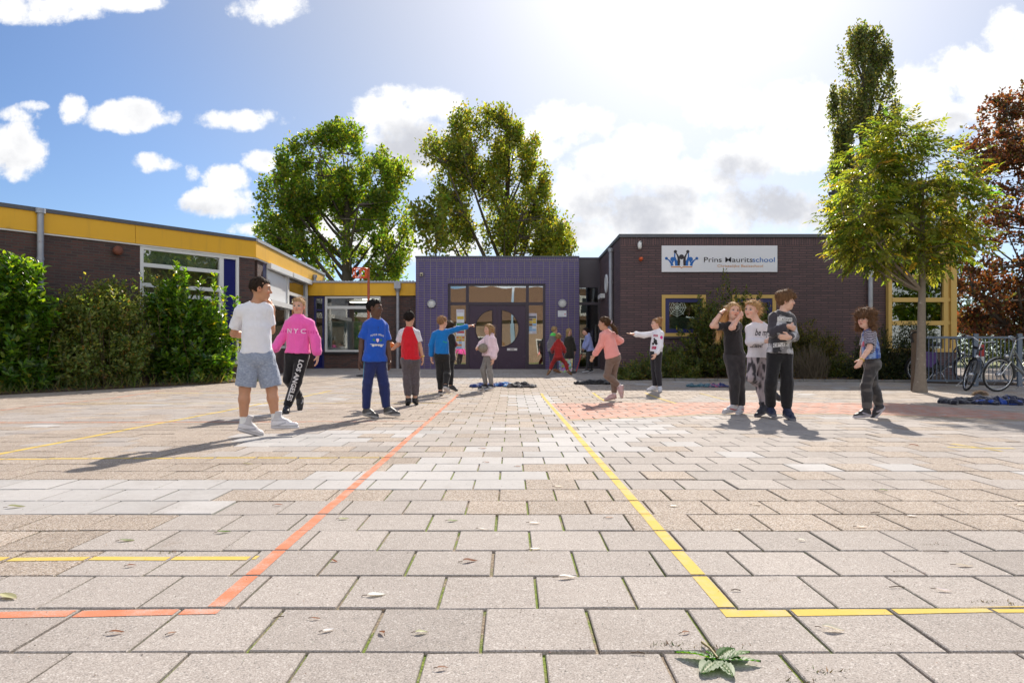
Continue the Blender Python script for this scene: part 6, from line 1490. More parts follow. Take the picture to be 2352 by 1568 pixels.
        def post(d, u_):
            y = (u_[1] / hs - .014); z = u_[2] / hs + .030; lim = np.interp(np.broadcast_to(y, d.shape).ravel(), lx, ly).reshape(d.shape)
            return np.maximum(d, (lim - z) * hs * .85)
        F.ell(P(0, -.014, .030), M, ((.073 + vol) * hs, (.091 + vol * .95) * hs, (.078 + vol * 1.1) * hs), .006, post=post)
        if extra: extra(s, F, P)
        V, Q = F.mesh(); N_ = vnormals(V, Q); rng = np.random.default_rng(s.sp.get('seed', 1) + 7)
        amp = dict(curly=.022, fringe=.010, short=.008).get(style, .007)
        V = V + N_ * (((vnoise(V, 34 if style == 'curly' else 26, 3) - .5) * amp * 1.6 + (vnoise(V * np.array([1, 1, .35]), 80, 5) - .5) * amp)[:, None])
        c0 = np.array(col); cv = c0[None] * (1 + .7 * (vnoise(V * np.array([1, 1, .3]), 90, 9) - .5))[:, None] * (1 + .4 * (vnoise(V, 20, 2) - .5))[:, None]
        # loose strands
        Vs, Qs, Cs = [], [], []; nb = len(V); idx = rng.choice(len(V), strands); down = V3(0, 0, -1); back = -M[1]
        for i in idx:
            p = V[i] - N_[i] * .004; nn = N_[i]
            flow = down * (.9 if style in ('long', 'pony') else .35) + back * .45 + rng.normal(0, .30, 3)
            if style == 'curly': flow = down * .4 + rng.normal(0, .8, 3)
            if style == 'short': flow = M[2] * .35 + M[1] * .25 + rng.normal(0, .4, 3)
            flow = flow - nn * np.dot(flow, nn); d = nrm(nrm(flow) * (1 - wild) + nn * (wild + rng.random() * .35)); L = length * rng.uniform(.4, 1.3); w_ = nrm(np.cross(d, nn)) * .0013; pts = [p]
            for k_ in range(3):
                d = nrm(d + rng.normal(0, .35 if style == 'curly' else .16, 3) + down * .10); pts.append(pts[-1] + d * L / 3)
            b = nb + len(Vs)
            for k_, q in enumerate(pts): t = 1 - k_ / 3.6; Vs += [q - w_ * t, q + w_ * t]
            for k_ in range(3): Qs.append((b + 2 * k_, b + 2 * k_ + 1, b + 2 * k_ + 3, b + 2 * k_ + 2))
            Cs += [c0 * rng.uniform(.7, 1.5)] * 8
        if Vs: V = np.concatenate([V, np.array(Vs)]); Q = np.concatenate([Q, np.array(Qs)]); cv = np.concatenate([cv, np.array(Cs)])
        return rawmesh('hair', V, Q.astype(np.int32), HAIR, s.root, col=cv.clip(.003, .95), smooth=True)
    def text(s, txt, size, o, ux, uz, dirn, mt, parent, mesh, bold=.01, fit=None, shear=0.0, name='lettering', arc=0.0):
        """letters laid on the cloth: cast along dirn onto the garment"""
        cu_ = bpy.data.curves.new('lettering', 'FONT'); cu_.body = txt; cu_.size = size; cu_.align_x = 'CENTER'; cu_.offset = bold * size; cu_.resolution_u = 2; cu_.shear = shear
        tmp = bpy.data.objects.new('lettering', cu_); COL.objects.link(tmp); dg = bpy.context.evaluated_depsgraph_get(); me = bpy.data.meshes.new_from_object(tmp.evaluated_get(dg)); bpy.data.objects.remove(tmp); bpy.data.curves.remove(cu_)
        import bmesh
        bm = bmesh.new(); bm.from_mesh(me); bmesh.ops.triangulate(bm, faces=bm.faces)
        for _ in range(3):
            le_ = [e for e in bm.edges if e.calc_length() > .02]
            if le_: bmesh.ops.subdivide_edges(bm, edges=le_, cuts=1); bmesh.ops.triangulate(bm, faces=bm.faces)
        v = np.array([x.co[:] for x in bm.verts]); bm.verts.index_update(); f = [[q.index for q in p.verts] for p in bm.faces]; bm.free(); bpy.data.meshes.remove(me)
        if fit: v[:, 0] *= fit / (np.ptp(v[:, 0]) + 1e-9)
        if arc: v[:, 1] -= arc * v[:, 0] ** 2
        return s.decal(v[:, :2], f, o, ux, uz, dirn, mt, parent, mesh, name)
    def decal(s, v, f, o, ux, uz, dirn, mt, parent, mesh, name='print'):
        V, Q = mesh; tree_ = BVHTree.FromPolygons([tuple(p) for p in V], [tuple(map(int, q)) for q in Q]); dirn = nrm(dirn); out = []
        ux, uz = nrm(ux), nrm(uz)
        for a, b in v:
            p = np.array(o) + ux * a + uz * b - dirn * .35; h_ = tree_.ray_cast(Vector(p), Vector(dirn), 1.0)
            q = np.array(h_[0]) if h_[0] is not None else np.array(o) + ux * a + uz * b; out.append(q - dirn * .0025)
        return rawmesh(name, np.array(out), f, mt, parent)
    def shape(s, poly, o, ux, uz, dirn, mt, parent, mesh, name='print'):
        """filled outline printed on the cloth"""
        import bmesh
        bm = bmesh.new(); vs = [bm.verts.new((x, y, 0)) for x, y in poly]; bm.faces.new(vs); bmesh.ops.triangulate(bm, faces=bm.faces)
        for _ in range(3):
            le_ = [e for e in bm.edges if e.calc_length() > .025]
            if le_: bmesh.ops.subdivide_edges(bm, edges=le_, cuts=1); bmesh.ops.triangulate(bm, faces=bm.faces)
        bm.verts.index_update(); v = np.array([x.co[:2] for x in bm.verts]); f = [[q.index for q in p.verts] for p in bm.faces]; bm.free()
        return s.decal(v, f, o, ux, uz, dirn, mt, parent, mesh, name)
def flatc(*c): return lambda s, V, L: np.tile(np.array(c, float), (len(V), 1))
PRW = mat('print_white', (.62, .60, .60), .7, .08, 12); PRB = mat('print_black', (.016, .015, .018), .7, .1, 12); PRP = mat('print_pale_pink', (.88, .62, .76), .7, .1, 20); PRR = mat('print_crimson', (.42, .02, .09), .7, .1, 12); PRG = mat('print_green', (.05, .22, .06), .7, .15, 14)
PRDP = mat('print_deep_pink', (.62, .04, .25), .7, .3, 60)
# ---------------------------------------------------------------- the children, posed after the photo
A_, B2_, C_, D_, E_, F_, G_, H_, I_ = (560, 690, 3.732), (660, 730, 4.9), (870, 740, 4.9), (960, 760, 5.808), (1170, 790, 7.84), (1440, 780, 6.533), (1760, 710, 4.354), (2110, 760, 5.223), (1350, 810, 11.2)
FAIR = (.64, .365, .26); TAN = (.48, .245, .145); OLV = (.53, .30, .20); DARK = (.105, .050, .030); PALE = (.69, .42, .32)
def lerpc(a, b, t): return np.array(a)[None] * (1 - t[:, None]) + np.array(b)[None] * t[:, None]
import os
ONLY = None
def want(k): return ONLY is None or k in ONLY

def kid_white_shirt():
    k = Person(dict(label='person in a white T-shirt and grey blue shorts with a hand at the mouth', crop=A_ + (6.37,), H=1.46, skin=TAN, look=(1, .30, -.05), hs=1.0, vox=.0048, seed=3,
        j=dict(c=(343, 158), n=(300, 285), sl=(140, 345, -.02), sr=(418, 335, .03), el=(92, 575, .06), wl=(215, 590, .21), fl=(300, 580, .24), er=(440, 545, .10), wr=(452, 335, .17), fr=(424, 258, .17), hl=(222, 790, -.02), hr=(385, 790, .03), kl=(195, 1085, -.03), kr=(445, 1085, .05), al=(183, 1400, -.02), ar=(480, 1370, .05), tl=(285, 1480, .05), tr=(690, 1420, .07)),
        hands=dict(l=dict(n=(0, -1, 0), curl=.6), r=dict(n=(-.3, 0, -.2), curl=1.0)), hair=('short', (.030, .018, .012)), sock=(.055, (.7, .7, .7)), shoe=1.12))
    k.body(); k.top('t_shirt', .40, .015, .035, flatc(.79, .79, .85), amp=.011, flare=.008)
    def dn(s, V, L): c = lerpc((.20, .24, .33), (.33, .37, .46), vnoise(V * np.array([1, 1, 2.2]), 60, 3)); c[L[:, 2] < -.32] *= 1.12; return c
    k.legs('shorts', .93, .020, dn, MELA, .012); k.shoes((.62, .60, .62), (.52, .50, .52), 'shoe', high=.052, stripe=(.38, .37, .40))
    k.hairdo('short', (.034, .021, .013), 1100, .022, thick=.005, wild=.5)
def kid_pink():
    k = Person(dict(label='person in a neon pink sweater and black trousers with white lettering walking forwards', crop=B2_ + (9.06,), H=1.50, skin=FAIR, look=(-.05, -1, -.02), vox=.0052, seed=5, build=1.06,
        j=dict(c=(424, 172), n=(424, 305), sr=(300, 375), sl=(575, 372), er=(205, 575, -.02), wr=(115, 715, -.10), fr=(60, 770, -.12), el=(632, 585, 0), wl=(655, 775, -.02), fl=(652, 880, -.02), hr=(335, 775), hl=(482, 775), kr=(300, 1065, .06), ar=(425, 1265, .30), tr=(432, 1420, .26), kl=(400, 1085, -.06), al=(285, 1395, -.10), tl=(285, 1455, -.26)),
        hair=('pulled', (.50, .33, .16)), iris=(.12, .2, .25)))
    k.body()
    def pk(s, V, L):
        c = np.tile(np.array((.92, .13, .47)), (len(V), 1)); b = np.abs(L[:, 2] - .315) < .016; c[b & (np.sin(L[:, 0] * 190) > -.3) & (np.abs(L[:, 2] - .315) > .004)] = (.70, .03, .27); return c
    o = k.top('sweater', .97, .023, .035, pk, KNIT, .012, flare=.016, cuff=.004, collar=.010)
    k.text('N Y C', .085, k.P + k.u * .295 - k.r * .0, -k.r, k.u, -k.f, PRP, o, k.topmesh, .02, fit=.245)
    def bl(s, V, L): return np.tile(np.array((.012, .011, .014)), (len(V), 1))
    o = k.legs('trousers', 1.97, .014, bl, CLOTH, .008, waist=.06)
    J = k.J; a, b = J['hl'] - k.u * .04, J['al'] + (J['kl'] - J['al']) * .18
    m_ = J['kl']; ax = nrm(b - a); view = V3(-.30, 1, 0); sd = nrm(np.cross(ax, view))
    k.text('LOS ANGELES', .082, (a + b) / 2 + sd * -.030 + V3(0, 0, 0), ax, sd, view, PRW, o, k.legmesh, .035, fit=float(np.linalg.norm(b - a)) * .94)
    k.shoes((.016, .015, .018), (.02, .02, .022), stripe=(.3, .3, .3), soleh=.02)
    def bun(s, F, P): F.ell(P(0, -.06, .10), s.hM, (.035, .03, .03), .012); F.cone(P(.085, .0, -.05), P(.08, -.02, -.12), .010, .004, .01); F.cone(P(-.085, .0, -.05), P(-.08, -.02, -.10), .009, .004, .01)
    k.hairdo('pulled', (.46, .30, .15), 420, .05, bun, thick=.008, wild=.4)
def kid_blue_tee():
    k = Person(dict(label='person in a royal blue T-shirt and navy joggers looking to the side', crop=C_ + (8.28,), H=1.42, skin=DARK, look=(1, -.22, .0), vox=.0050, seed=8, iris=(.02, .012, .01),
        j=dict(c=(332, 170), n=(352, 310), sr=(222, 365, -.02), sl=(450, 385, .07), er=(170, 580, -.01), wr=(152, 790, -.04), fr=(118, 910, -.05), el=(478, 600, .08), wl=(510, 800, .05), fl=(520, 905, .04), hr=(262, 800, -.01), hl=(395, 805, .05), kr=(243, 1085, -.02), ar=(222, 1400, .0), tr=(330, 1478, -.05), kl=(440, 1110, .05), al=(472, 1385, .08), tl=(610, 1452, .02)),
        hair=('short', (.012, .009, .008)), shoe=1.05))
    k.body(); o = k.top('t_shirt', .45, .017, -.015, flatc(.012, .085, .48), amp=.012, flare=.010)
    ux, uz, d = -k.r, k.u, -k.f
    k.text('VOGUE  SPRINT', .030, k.P + k.u * .300, ux, uz, d, PRW, o, k.topmesh, .02, fit=.165, arc=3.0)
    def ring(cx, cy, r1, r2, n=12): return [(cx + r1 * math.cos(t), cy + r2 * math.sin(t)) for t in np.linspace(0, 2 * math.pi, n + 1)[:-1]]
    c0 = k.P + k.u * .24
    k.shape([(-.016, .022), (.016, .022), (.018, 0), (0, -.026), (-.018, 0)], c0, ux, uz, d, PRP, o, k.topmesh, 'print')
    for sg in (-1, 1): k.shape([(sg * .026, -.015), (sg * .062, .002), (sg * .05, .024), (sg * .034, .012)], c0, ux, uz, d, PRG, o, k.topmesh, 'print')
    for x in (-.05, -.018, .018, .05): k.shape(ring(x, -.058 + .006 * math.cos(x * 60), .017, .013), c0, ux, uz, d, PRW, o, k.topmesh, 'print')
    k.shape([(-.085, -.045), (.085, -.045), (.080, -.053), (-.080, -.053)], c0, ux, uz, d, PRW, o, k.topmesh, 'print')
    for z in (.36, .395): k.shape(ring(.004, 0, .006, .006, 8), k.P + k.u * z, ux, uz, d, PRB, o, k.topmesh, 'button')
    def nv(s, V, L):
        c = np.tile(np.array((.016, .026, .115)), (len(V), 1)); J = s.J; q = J['hr'] + 0; side = (V - q) @ s.r; m_ = (side > .050) & (L[:, 2] < .1) & (L[:, 2] > -.32) & (np.abs((V - q) @ s.f) < .026); c[m_] = (.03, .33, .62); return c
    k.legs('joggers', 1.96, .012, nv, CLOTH, .010, ankle=.002); k.shoes((.05, .048, .05), (.30, .29, .28), stripe=(.25, .25, .25))
    k.hairdo('short', (.012, .009, .008), 1100, .014, thick=.008, wild=.6)
def kid_red():
    k = Person(dict(label='person in a red raglan shirt with white sleeves holding a small orange ball', crop=D_ + (10.2,), H=1.42, skin=OLV, look=(.18, 1, -.02), vox=.0056, seed=11,
        j=dict(c=(368, 200), n=(362, 345), sl=(248, 395), sr=(484, 395), er=(512, 580, .02), wr=(558, 755, .04), fr=(570, 862, .05), el=(222, 560, .07), wl=(132, 640, .18), fl=(92, 660, .26), hl=(318, 815), hr=(452, 815), kl=(340, 1065, .0), kr=(455, 1060, .03), al=(352, 1340, -.02), ar=(450, 1335, .06), tl=(340, 1440, .16), tr=(475, 1420, .22)),
        hands=dict(l=dict(n=(0, 0, 1), curl=.45), r=dict(curl=.5)), hair=('short', (.02, .014, .012))))
    k.body()
    def rg_(s, V, L):
        c = np.tile(np.array((.62, .010, .022)), (len(V), 1)); t = np.clip((L[:, 2] - .22) / .26, 0, 1); m_ = np.abs(L[:, 0]) > (.150 - .085 * t); c[m_ & (L[:, 2] > .2)] = (.66, .63, .68); return c
    k.top('raglan_shirt', .42, .017, .020, rg_, CLOTH, .011, flare=.008, collar=.004)
    k.legs('trousers', 1.88, .018, lambda s, V, L: lerpc((.075, .062, .068), (.11, .092, .10), vnoise(V, 60, 2)), MELA, .010, ankle=.004, cuffs=True); k.shoes((.014, .013, .014), (.02, .02, .02), 'boot', high=.075)
    w_ = (k.J['wr'] + k.J['fr']) / 2; mb = MB(); ax = nrm(k.J['wr'] - k.J['er']); e1 = nrm(np.cross(ax, V3(0, 1, 0))); e2 = np.cross(ax, e1)
    mb.tube([k.J['wr'] - ax * .004 + .029 * (e1 * math.cos(a) + e2 * math.sin(a)) for a in np.linspace(0, 2 * math.pi, 17)], .006, 6); mb.build('wristband', mat('yellow_band', (.62, .42, .01), .5, .05), k.root)
    def tuft(s, F, P): F.cone(P(0, .02, .10), P(.012, .0, .135), .03, .012, .03)
    k.hairdo('short', (.018, .012, .010), 1000, .030, tuft, thick=.008, wild=.45)
    b = at((D_[0] + 104 / D_[2]) / 1.08843, (D_[1] + 610 / D_[2]) / 1.08843, 10.2 + .24); b = k.J['wl'] * .35 + k.J['fl'] * .65 + V3(.0, .01, .062)
    t_ = thing('ball', 'small orange ball held by the person in the red raglan shirt', 'ball', b); mb = MB(); mb.lathe(b, (0, .3, 1), [(.052 * math.sin(a), -.052 * math.cos(a)) for a in np.linspace(0.001, math.pi - .001, 13)], 22); mb.build('ball_skin', mat('orange_ball', (.60, .16, .02), .55, .15, 30, bump=.001, bscale=300), t_)
    mb = MB()
    for ax in ((1, 0, 0), (0, .6, 1), (0, 1, -.4)):
        n = nrm(ax); e1 = nrm(np.cross(n, V3(.2, .9, .3))); e2 = np.cross(n, e1); mb.tube([b + .0522 * (e1 * math.cos(a) + e2 * math.sin(a)) for a in np.linspace(0, 2 * math.pi, 25)], .0012, 4)
    mb.build('seam', mat('ball_seam', (.06, .02, .01), .7), t_)
def kid_pointing():
    k = Person(dict(label='person in a bright blue long sleeved shirt seen from behind pointing with an outstretched arm', crop=D_ + (12.4,), H=1.42, skin=FAIR, look=(.75, .72, -.03), vox=.0060, seed=13,
        j=dict(c=(850, 292), n=(836, 405), sl=(722, 455), sr=(925, 430, .03), er=(1075, 388, .10), wr=(1225, 352, .14), fr=(1318, 322, .14), el=(688, 625, .02), wl=(690, 800, .04), fl=(688, 862, .04), hl=(782, 790), hr=(895, 785, .02), kl=(812, 1020, .0), kr=(918, 1015, .0), al=(818, 1275, .0), ar=(893, 1205, -.20), tl=(838, 1330, .17), tr=(960, 1318, -.08)),
        hands=dict(r=dict(point=True, n=(0, .2, -1)), l=dict(curl=.7)), hair=('short', (.35, .21, .11))))
    k.body()
    def bc_(s, V, L): c = np.tile(np.array((.004, .165, .50)), (len(V), 1)); m_ = (np.abs(L[:, 2] - .26 - .01 * np.sin(L[:, 0] * 60)) < .010) & (L[:, 0] > .02) & (L[:, 0] < .10) & (L[:, 1] < 0); c[m_] = (.02, .33, .25); return c
    k.top('long_sleeved_shirt', .97, .014, .045, bc_, CLOTH, .010, flare=.006); k.legs('trousers', 1.97, .010, flatc(.016, .015, .014), CLOTH, .008)
    k.shoes((.02, .02, .022), (.50, .48, .47), soleh=.026, stripe=(.4, .4, .4)); k.hairdo('short', (.30, .18, .095), 1000, .030, thick=.008, wild=.45)
def kid_hidden():
    k = Person(dict(label='person in black with maroon sleeves and dark curls half hidden behind the pointing child', crop=D_ + (13.5,), H=1.32, skin=TAN, look=(.5, .85, 0), vox=.0070, seed=17,
        j=dict(c=(955, 375), n=(950, 470), sl=(868, 510), sr=(1000, 515), er=(1030, 625), wr=(985, 560, .10), fr=(965, 500, .12), el=(860, 640), wl=(880, 760), fl=(880, 830), hl=(905, 800), hr=(985, 800), kl=(905, 1010), kr=(972, 1010), al=(905, 1215), ar=(968, 1215), tl=(915, 1250, .12), tr=(1000, 1262, .02)),
        hair=('curly', (.05, .03, .02))))
    k.body(); k.top('jacket', .97, .020, -.08, lambda s, V, L: np.where((np.abs(L[:, 0]) > .13)[:, None], np.array([[.13, .012, .022]]), np.array([[.014, .013, .014]])), KNIT, .010)
    k.legs('trousers', 1.97, .008, flatc(.014, .013, .014)); k.shoes((.02, .018, .02), (.05, .05, .05)); k.hairdo('short', (.045, .026, .016), 260, .03, thick=.022, wild=.5)
def kid_ball_girl():
    k = Person(dict(label='person in a pale pink hooded sweater and grey leggings holding a worn grey ball', crop=E_ + (13.9,), H=1.35, skin=FAIR, look=(-.86, -.55, -.03), vox=.0066, seed=19,
        j=dict(c=(400, 272), n=(425, 395), sr=(350, 460, .06), sl=(508, 462, -.06), er=(262, 560, .03), wr=(215, 640, -.10), fr=(150, 655, -.16), el=(535, 665, -.08), wl=(495, 862, -.12), fl=(480, 945, -.13), hr=(372, 820, .03), hl=(445, 820, -.03), kr=(290, 1055, .0), ar=(348, 1345, .04), tr=(195, 1430, .0), kl=(418, 1065, -.04), al=(462, 1355, -.05), tl=(330, 1430, -.14)),
        hands=dict(r=dict(n=(.8, .3, .1), curl=.75), l=dict(curl=.6)), hair=('long', (.42, .27, .13)), shoe=1.1))
    k.body(); k.top('hooded_sweater', .96, .028, .035, flatc(.80, .60, .65), KNIT, .013, flare=.018, cuff=.006, collar=.014, hood=True)
    k.legs('leggings', 1.93, .004, lambda s, V, L: lerpc((.21, .195, .18), (.27, .25, .235), vnoise(V, 40, 2)), CLOTH, .004); k.shoes((.012, .012, .02), (.55, .53, .54), stripe=(.5, .5, .5), soleh=.028)
    def lng(s, F, P):
        for x, y, x2, y2, z2, r in ((.07, -.02, .085, -.05, -.175, .030), (.04, -.07, .05, -.10, -.19, .036), (-.02, -.085, .0, -.11, -.18, .036), (-.065, .0, -.07, .02, -.16, .020), (.078, .01, .09, -.02, -.14, .018)): F.cone(P(x, y, .02), P(x2, y2, z2), r, r * .45, .03)
    k.hairdo('long', (.38, .245, .115), 520, .075, lng, thick=.012, wild=.35)
    b = k.J['wr'] * .55 + k.J['fr'] * .45 + nrm(V3(.95, .12, .0)) * .112 + V3(0, 0, .012); t_ = thing('ball', 'worn grey brown ball under the arm of the person in pale pink', 'ball', b); mb = MB(); mb.lathe(b, (.5, .3, 1), [(.098 * math.sin(a), -.098 * math.cos(a)) for a in np.linspace(.001, math.pi - .001, 17)], 28)
    mb.build('ball_skin', mat('worn_ball', (.25, .21, .16), .6, .3, 14, bump=.0015, bscale=120, dirt=((.10, .08, .06), 10, .55, .7)), t_)
    mb = MB()
    for ax in ((1, .2, 0), (0, .6, 1), (.3, 1, -.4)):
        n = nrm(ax); e1 = nrm(np.cross(n, V3(.2, .9, .3))); e2 = np.cross(n, e1); mb.tube([b + .0983 * (e1 * math.cos(a) + e2 * math.sin(a)) for a in np.linspace(0, 2 * math.pi, 33)], .0016, 4)
    mb.build('seam', mat('worn_seam', (.07, .06, .05), .7), t_)
def kid_salmon():
    k = Person(dict(label='person in a salmon pink sweater and taupe leggings with a brown ponytail striding away', crop=F_ + (11.18,), H=1.38, skin=OLV, look=(-.93, .38, -.03), vox=.0056, seed=23,
        j=dict(c=(455, 205), n=(490, 335), sl=(420, 385, -.06), sr=(605, 372, .06), el=(395, 570, -.04), wl=(292, 735, .02), fl=(235, 815, .05), er=(730, 490, .10), wr=(640, 520, .28), fr=(570, 525, .34), hl=(558, 765, -.02), hr=(665, 760, .05), kl=(505, 1055, -.02), al=(700, 1215, .02), tl=(735, 1400, .0), kr=(608, 1050, .08), ar=(622, 1350, .10), tr=(500, 1430, .10)),
        hands=dict(l=dict(curl=.7)), hair=('pulled', (.10, .05, .022)), sock=(.07, (.6, .55, .6))))
    k.body(); k.top('sweater', .97, .016, .020, flatc(.82, .34, .31), KNIT, .011, flare=.008, cuff=.003, collar=.006)
    k.legs('leggings', 1.92, .006, lambda s, V, L: lerpc((.165, .115, .090), (.205, .145, .115), vnoise(V, 30, 2)), CLOTH, .005); k.shoes((.50, .33, .33), (.42, .25, .22), soleh=.020)
    def tail(s, F, P):
        a = P(.0, -.095, .02); F.cone(a, a + V3(.075, -.02, -.10), .026, .032, .02); F.cone(a + V3(.075, -.02, -.10), a + V3(.125, -.03, -.19), .032, .016, .02)
    k.hairdo('pulled', (.085, .045, .020), 380, .07, tail, thick=.010, wild=.28)
    a = k.hc - k.hM[1] * .105 * k.hs + k.hM[2] * .015; mb = MB(); mb.tube([a + V3(.02, -.01, -.005) + .024 * (nrm(V3(.3, 0, .7)) * math.cos(t) + V3(0, 1, 0) * math.sin(t)) for t in np.linspace(0, 2 * math.pi, 13)], .010, 6); mb.build('hair_tie', mat('lilac_hair_tie', (.42, .32, .36), .7, .2, 60), k.root)
def kid_white_sweater():
    k = Person(dict(label='person in a white sweater with a dark print and one arm stretched out sideways', crop=F_ + (13.55,), H=1.45, skin=PALE, look=(-1, -.06, .0), vox=.0066, seed=29,
        j=dict(c=(1305, 205), n=(1338, 312), sr=(1275, 350, .10), sl=(1402, 358, -.07), er=(1105, 385, .02), wr=(940, 368, -.04), fr=(828, 360, -.05), el=(1378, 565, -.10), wl=(1300, 700, -.16), fl=(1268, 768, -.18), hr=(1262, 690, .05), hl=(1348, 690, -.05), kr=(1278, 960, .04), kl=(1340, 960, -.05), ar=(1292, 1215, .05), al=(1370, 1225, -.06), tr=(1160, 1272, .02), tl=(1368, 1285, -.22)),
        hands=dict(r=dict(n=(0, 0, 1), curl=.15), l=dict(curl=.8)), hair=('pulled', (.30, .17, .08))))
    k.body(); o = k.top('sweater', .96, .018, .045, flatc(.80, .79, .85), KNIT, .010, flare=.008, cuff=.004, collar=.006)
    d = V3(.45, 1, 0); d = -nrm(k.f * .8 + V3(-.1, -.6, 0)); ux = -nrm(np.cross(d, k.u)) * -1; ux = nrm(np.cross(k.u, -d)) ; ux = nrm(np.cross(d, k.u)); o0 = k.P + k.u * .22 - d * .05
    def ring(cx, cy, r1, r2, n=12): return [(cx + r1 * math.cos(t), cy + r2 * math.sin(t)) for t in np.linspace(0, 2 * math.pi, n + 1)[:-1]]
    k.shape([(-.05, .115), (.05, .115), (.05, .155), (-.05, .155)], o0, ux, k.u, d, PRR, o, k.topmesh)
    k.text('AN', .045, o0 + k.u * .120, ux, k.u, d, PRW, o, k.topmesh, .03)
    for q in (ring(.01, .02, .040, .045), ring(-.035, -.03, .030, .026), ring(.035, -.02, .028, .03), ring(-.02, .07, .02, .018)): k.shape(q, o0, ux, k.u, d, PRB, o, k.topmesh)
    k.shape([(-.06, -.135), (.05, -.135), (.045, -.075), (-.055, -.075)], o0, ux, k.u, d, PRR, o, k.topmesh)
    for i in range(4):
        for j in range(2): k.shape(ring(-.045 + .028 * i + .010 * j, -.090 - .028 * j, .008, .008, 8), o0 - d * .001, ux, k.u, d, PRW, o, k.topmesh)
    s0 = k.J['sl'] + (k.J['el'] - k.J['sl']) * .28; d2 = nrm(V3(-.0, 1, 0)); k.shape(ring(0, 0, .028, .034), s0, V3(1, 0, 0), V3(0, 0, 1), d2, PRDP, o, k.topmesh)
    k.legs('trousers', 1.96, .007, flatc(.022, .020, .026), CLOTH, .005); k.shoes((.58, .58, .62), (.6, .6, .62))
    def bun(s, F, P):
        F.ell(P(0, -.075, .092), s.hM, (.042, .04, .042), .012); F.cone(P(0, -.10, .11), P(0, -.15, .125), .018, .006, .02); F.cone(P(0, -.11, .08), P(0, -.155, .07), .016, .005, .02); F.cone(P(0, -.095, .0), P(.01, -.12, -.06), .014, .005, .02)
    k.hairdo('pulled', (.33, .19, .09), 420, .05, bun, thick=.008, wild=.45)
def kid_black_tee():
    k = Person(dict(label='person in a black T-shirt and dark jeans lifting long blond hair with both hands', crop=G_ + (8.76,), H=1.42, skin=PALE, look=(.10, -1, .04), vox=.0052, seed=31, mouth=True, iris=(.12, .2, .28),
        j=dict(c=(318, 308), n=(305, 430), sr=(232, 468, .0), sl=(378, 462, .02), er=(92, 468, -.06), wr=(180, 335, -.04), fr=(238, 275, -.01), el=(298, 490, -.20), wl=(385, 368, -.10), fl=(432, 318, -.04), hr=(285, 800), hl=(375, 800), kr=(330, 1060, -.02), kl=(388, 1055, .02), ar=(335, 1330, .0), al=(400, 1335, .06), tr=(185, 1400, -.06), tl=(372, 1405, -.06)),
        hands=dict(r=dict(n=(.6, .3, -.4), curl=.8), l=dict(n=(-.7, .3, -.3), curl=.8)), hair=('long', (.50, .34, .17)), hup=(.10, 0, 1), shoe=1.05))
    k.body(); k.top('t_shirt', .36, .012, .030, lambda s, V, L: np.where(((vnoise(V, 90, 2) > .8) & (L[:, 2] > .34) & (np.abs(L[:, 0]) < .06) & (L[:, 1] > 0))[:, None], np.array([[.20, .19, .19]]), np.array([[.018, .016, .018]])), CLOTH, .009)
    k.legs('jeans', 1.97, .013, lambda s, V, L: lerpc((.026, .024, .028), (.045, .042, .047), vnoise(V, 25, 3)), CLOTH, .009, taper=1.5); k.shoes((.48, .46, .48), (.55, .53, .55), stripe=(.4, .03, .03))
    mb = MB(); ax = nrm(k.J['wr'] - k.J['er']); e1 = nrm(np.cross(ax, V3(0, 1, .2))); e2 = np.cross(ax, e1); mb.tube([k.J['wr'] - ax * .008 + .029 * (e1 * math.cos(a) + e2 * math.sin(a)) for a in np.linspace(0, 2 * math.pi, 15)], .005, 5); mb.build('wristband', mat('black_band', (.02, .02, .02), .6), k.root)
    def lng(s, F, P):
        F.cone(P(-.075, .0, .04), P(-.105, .02, -.02), .022, .016, .03); F.cone(P(-.105, .02, -.02), P(-.06, .0, -.13), .016, .014, .03)
        for dx in (0, .02): F.cone(P(.075 + dx, -.03, .02), P(.115 + dx, -.05, -.20), .028, .030, .03); F.cone(P(.115 + dx, -.05, -.20), P(.150 + dx * .6, -.06, -.375), .030, .012, .03)
        F.cone(P(.0, -.08, .0), P(.03, -.09, -.20), .05, .03, .03)
    k.hairdo('long', (.48, .32, .155), 620, .10, lng, thick=.010, wild=.25)
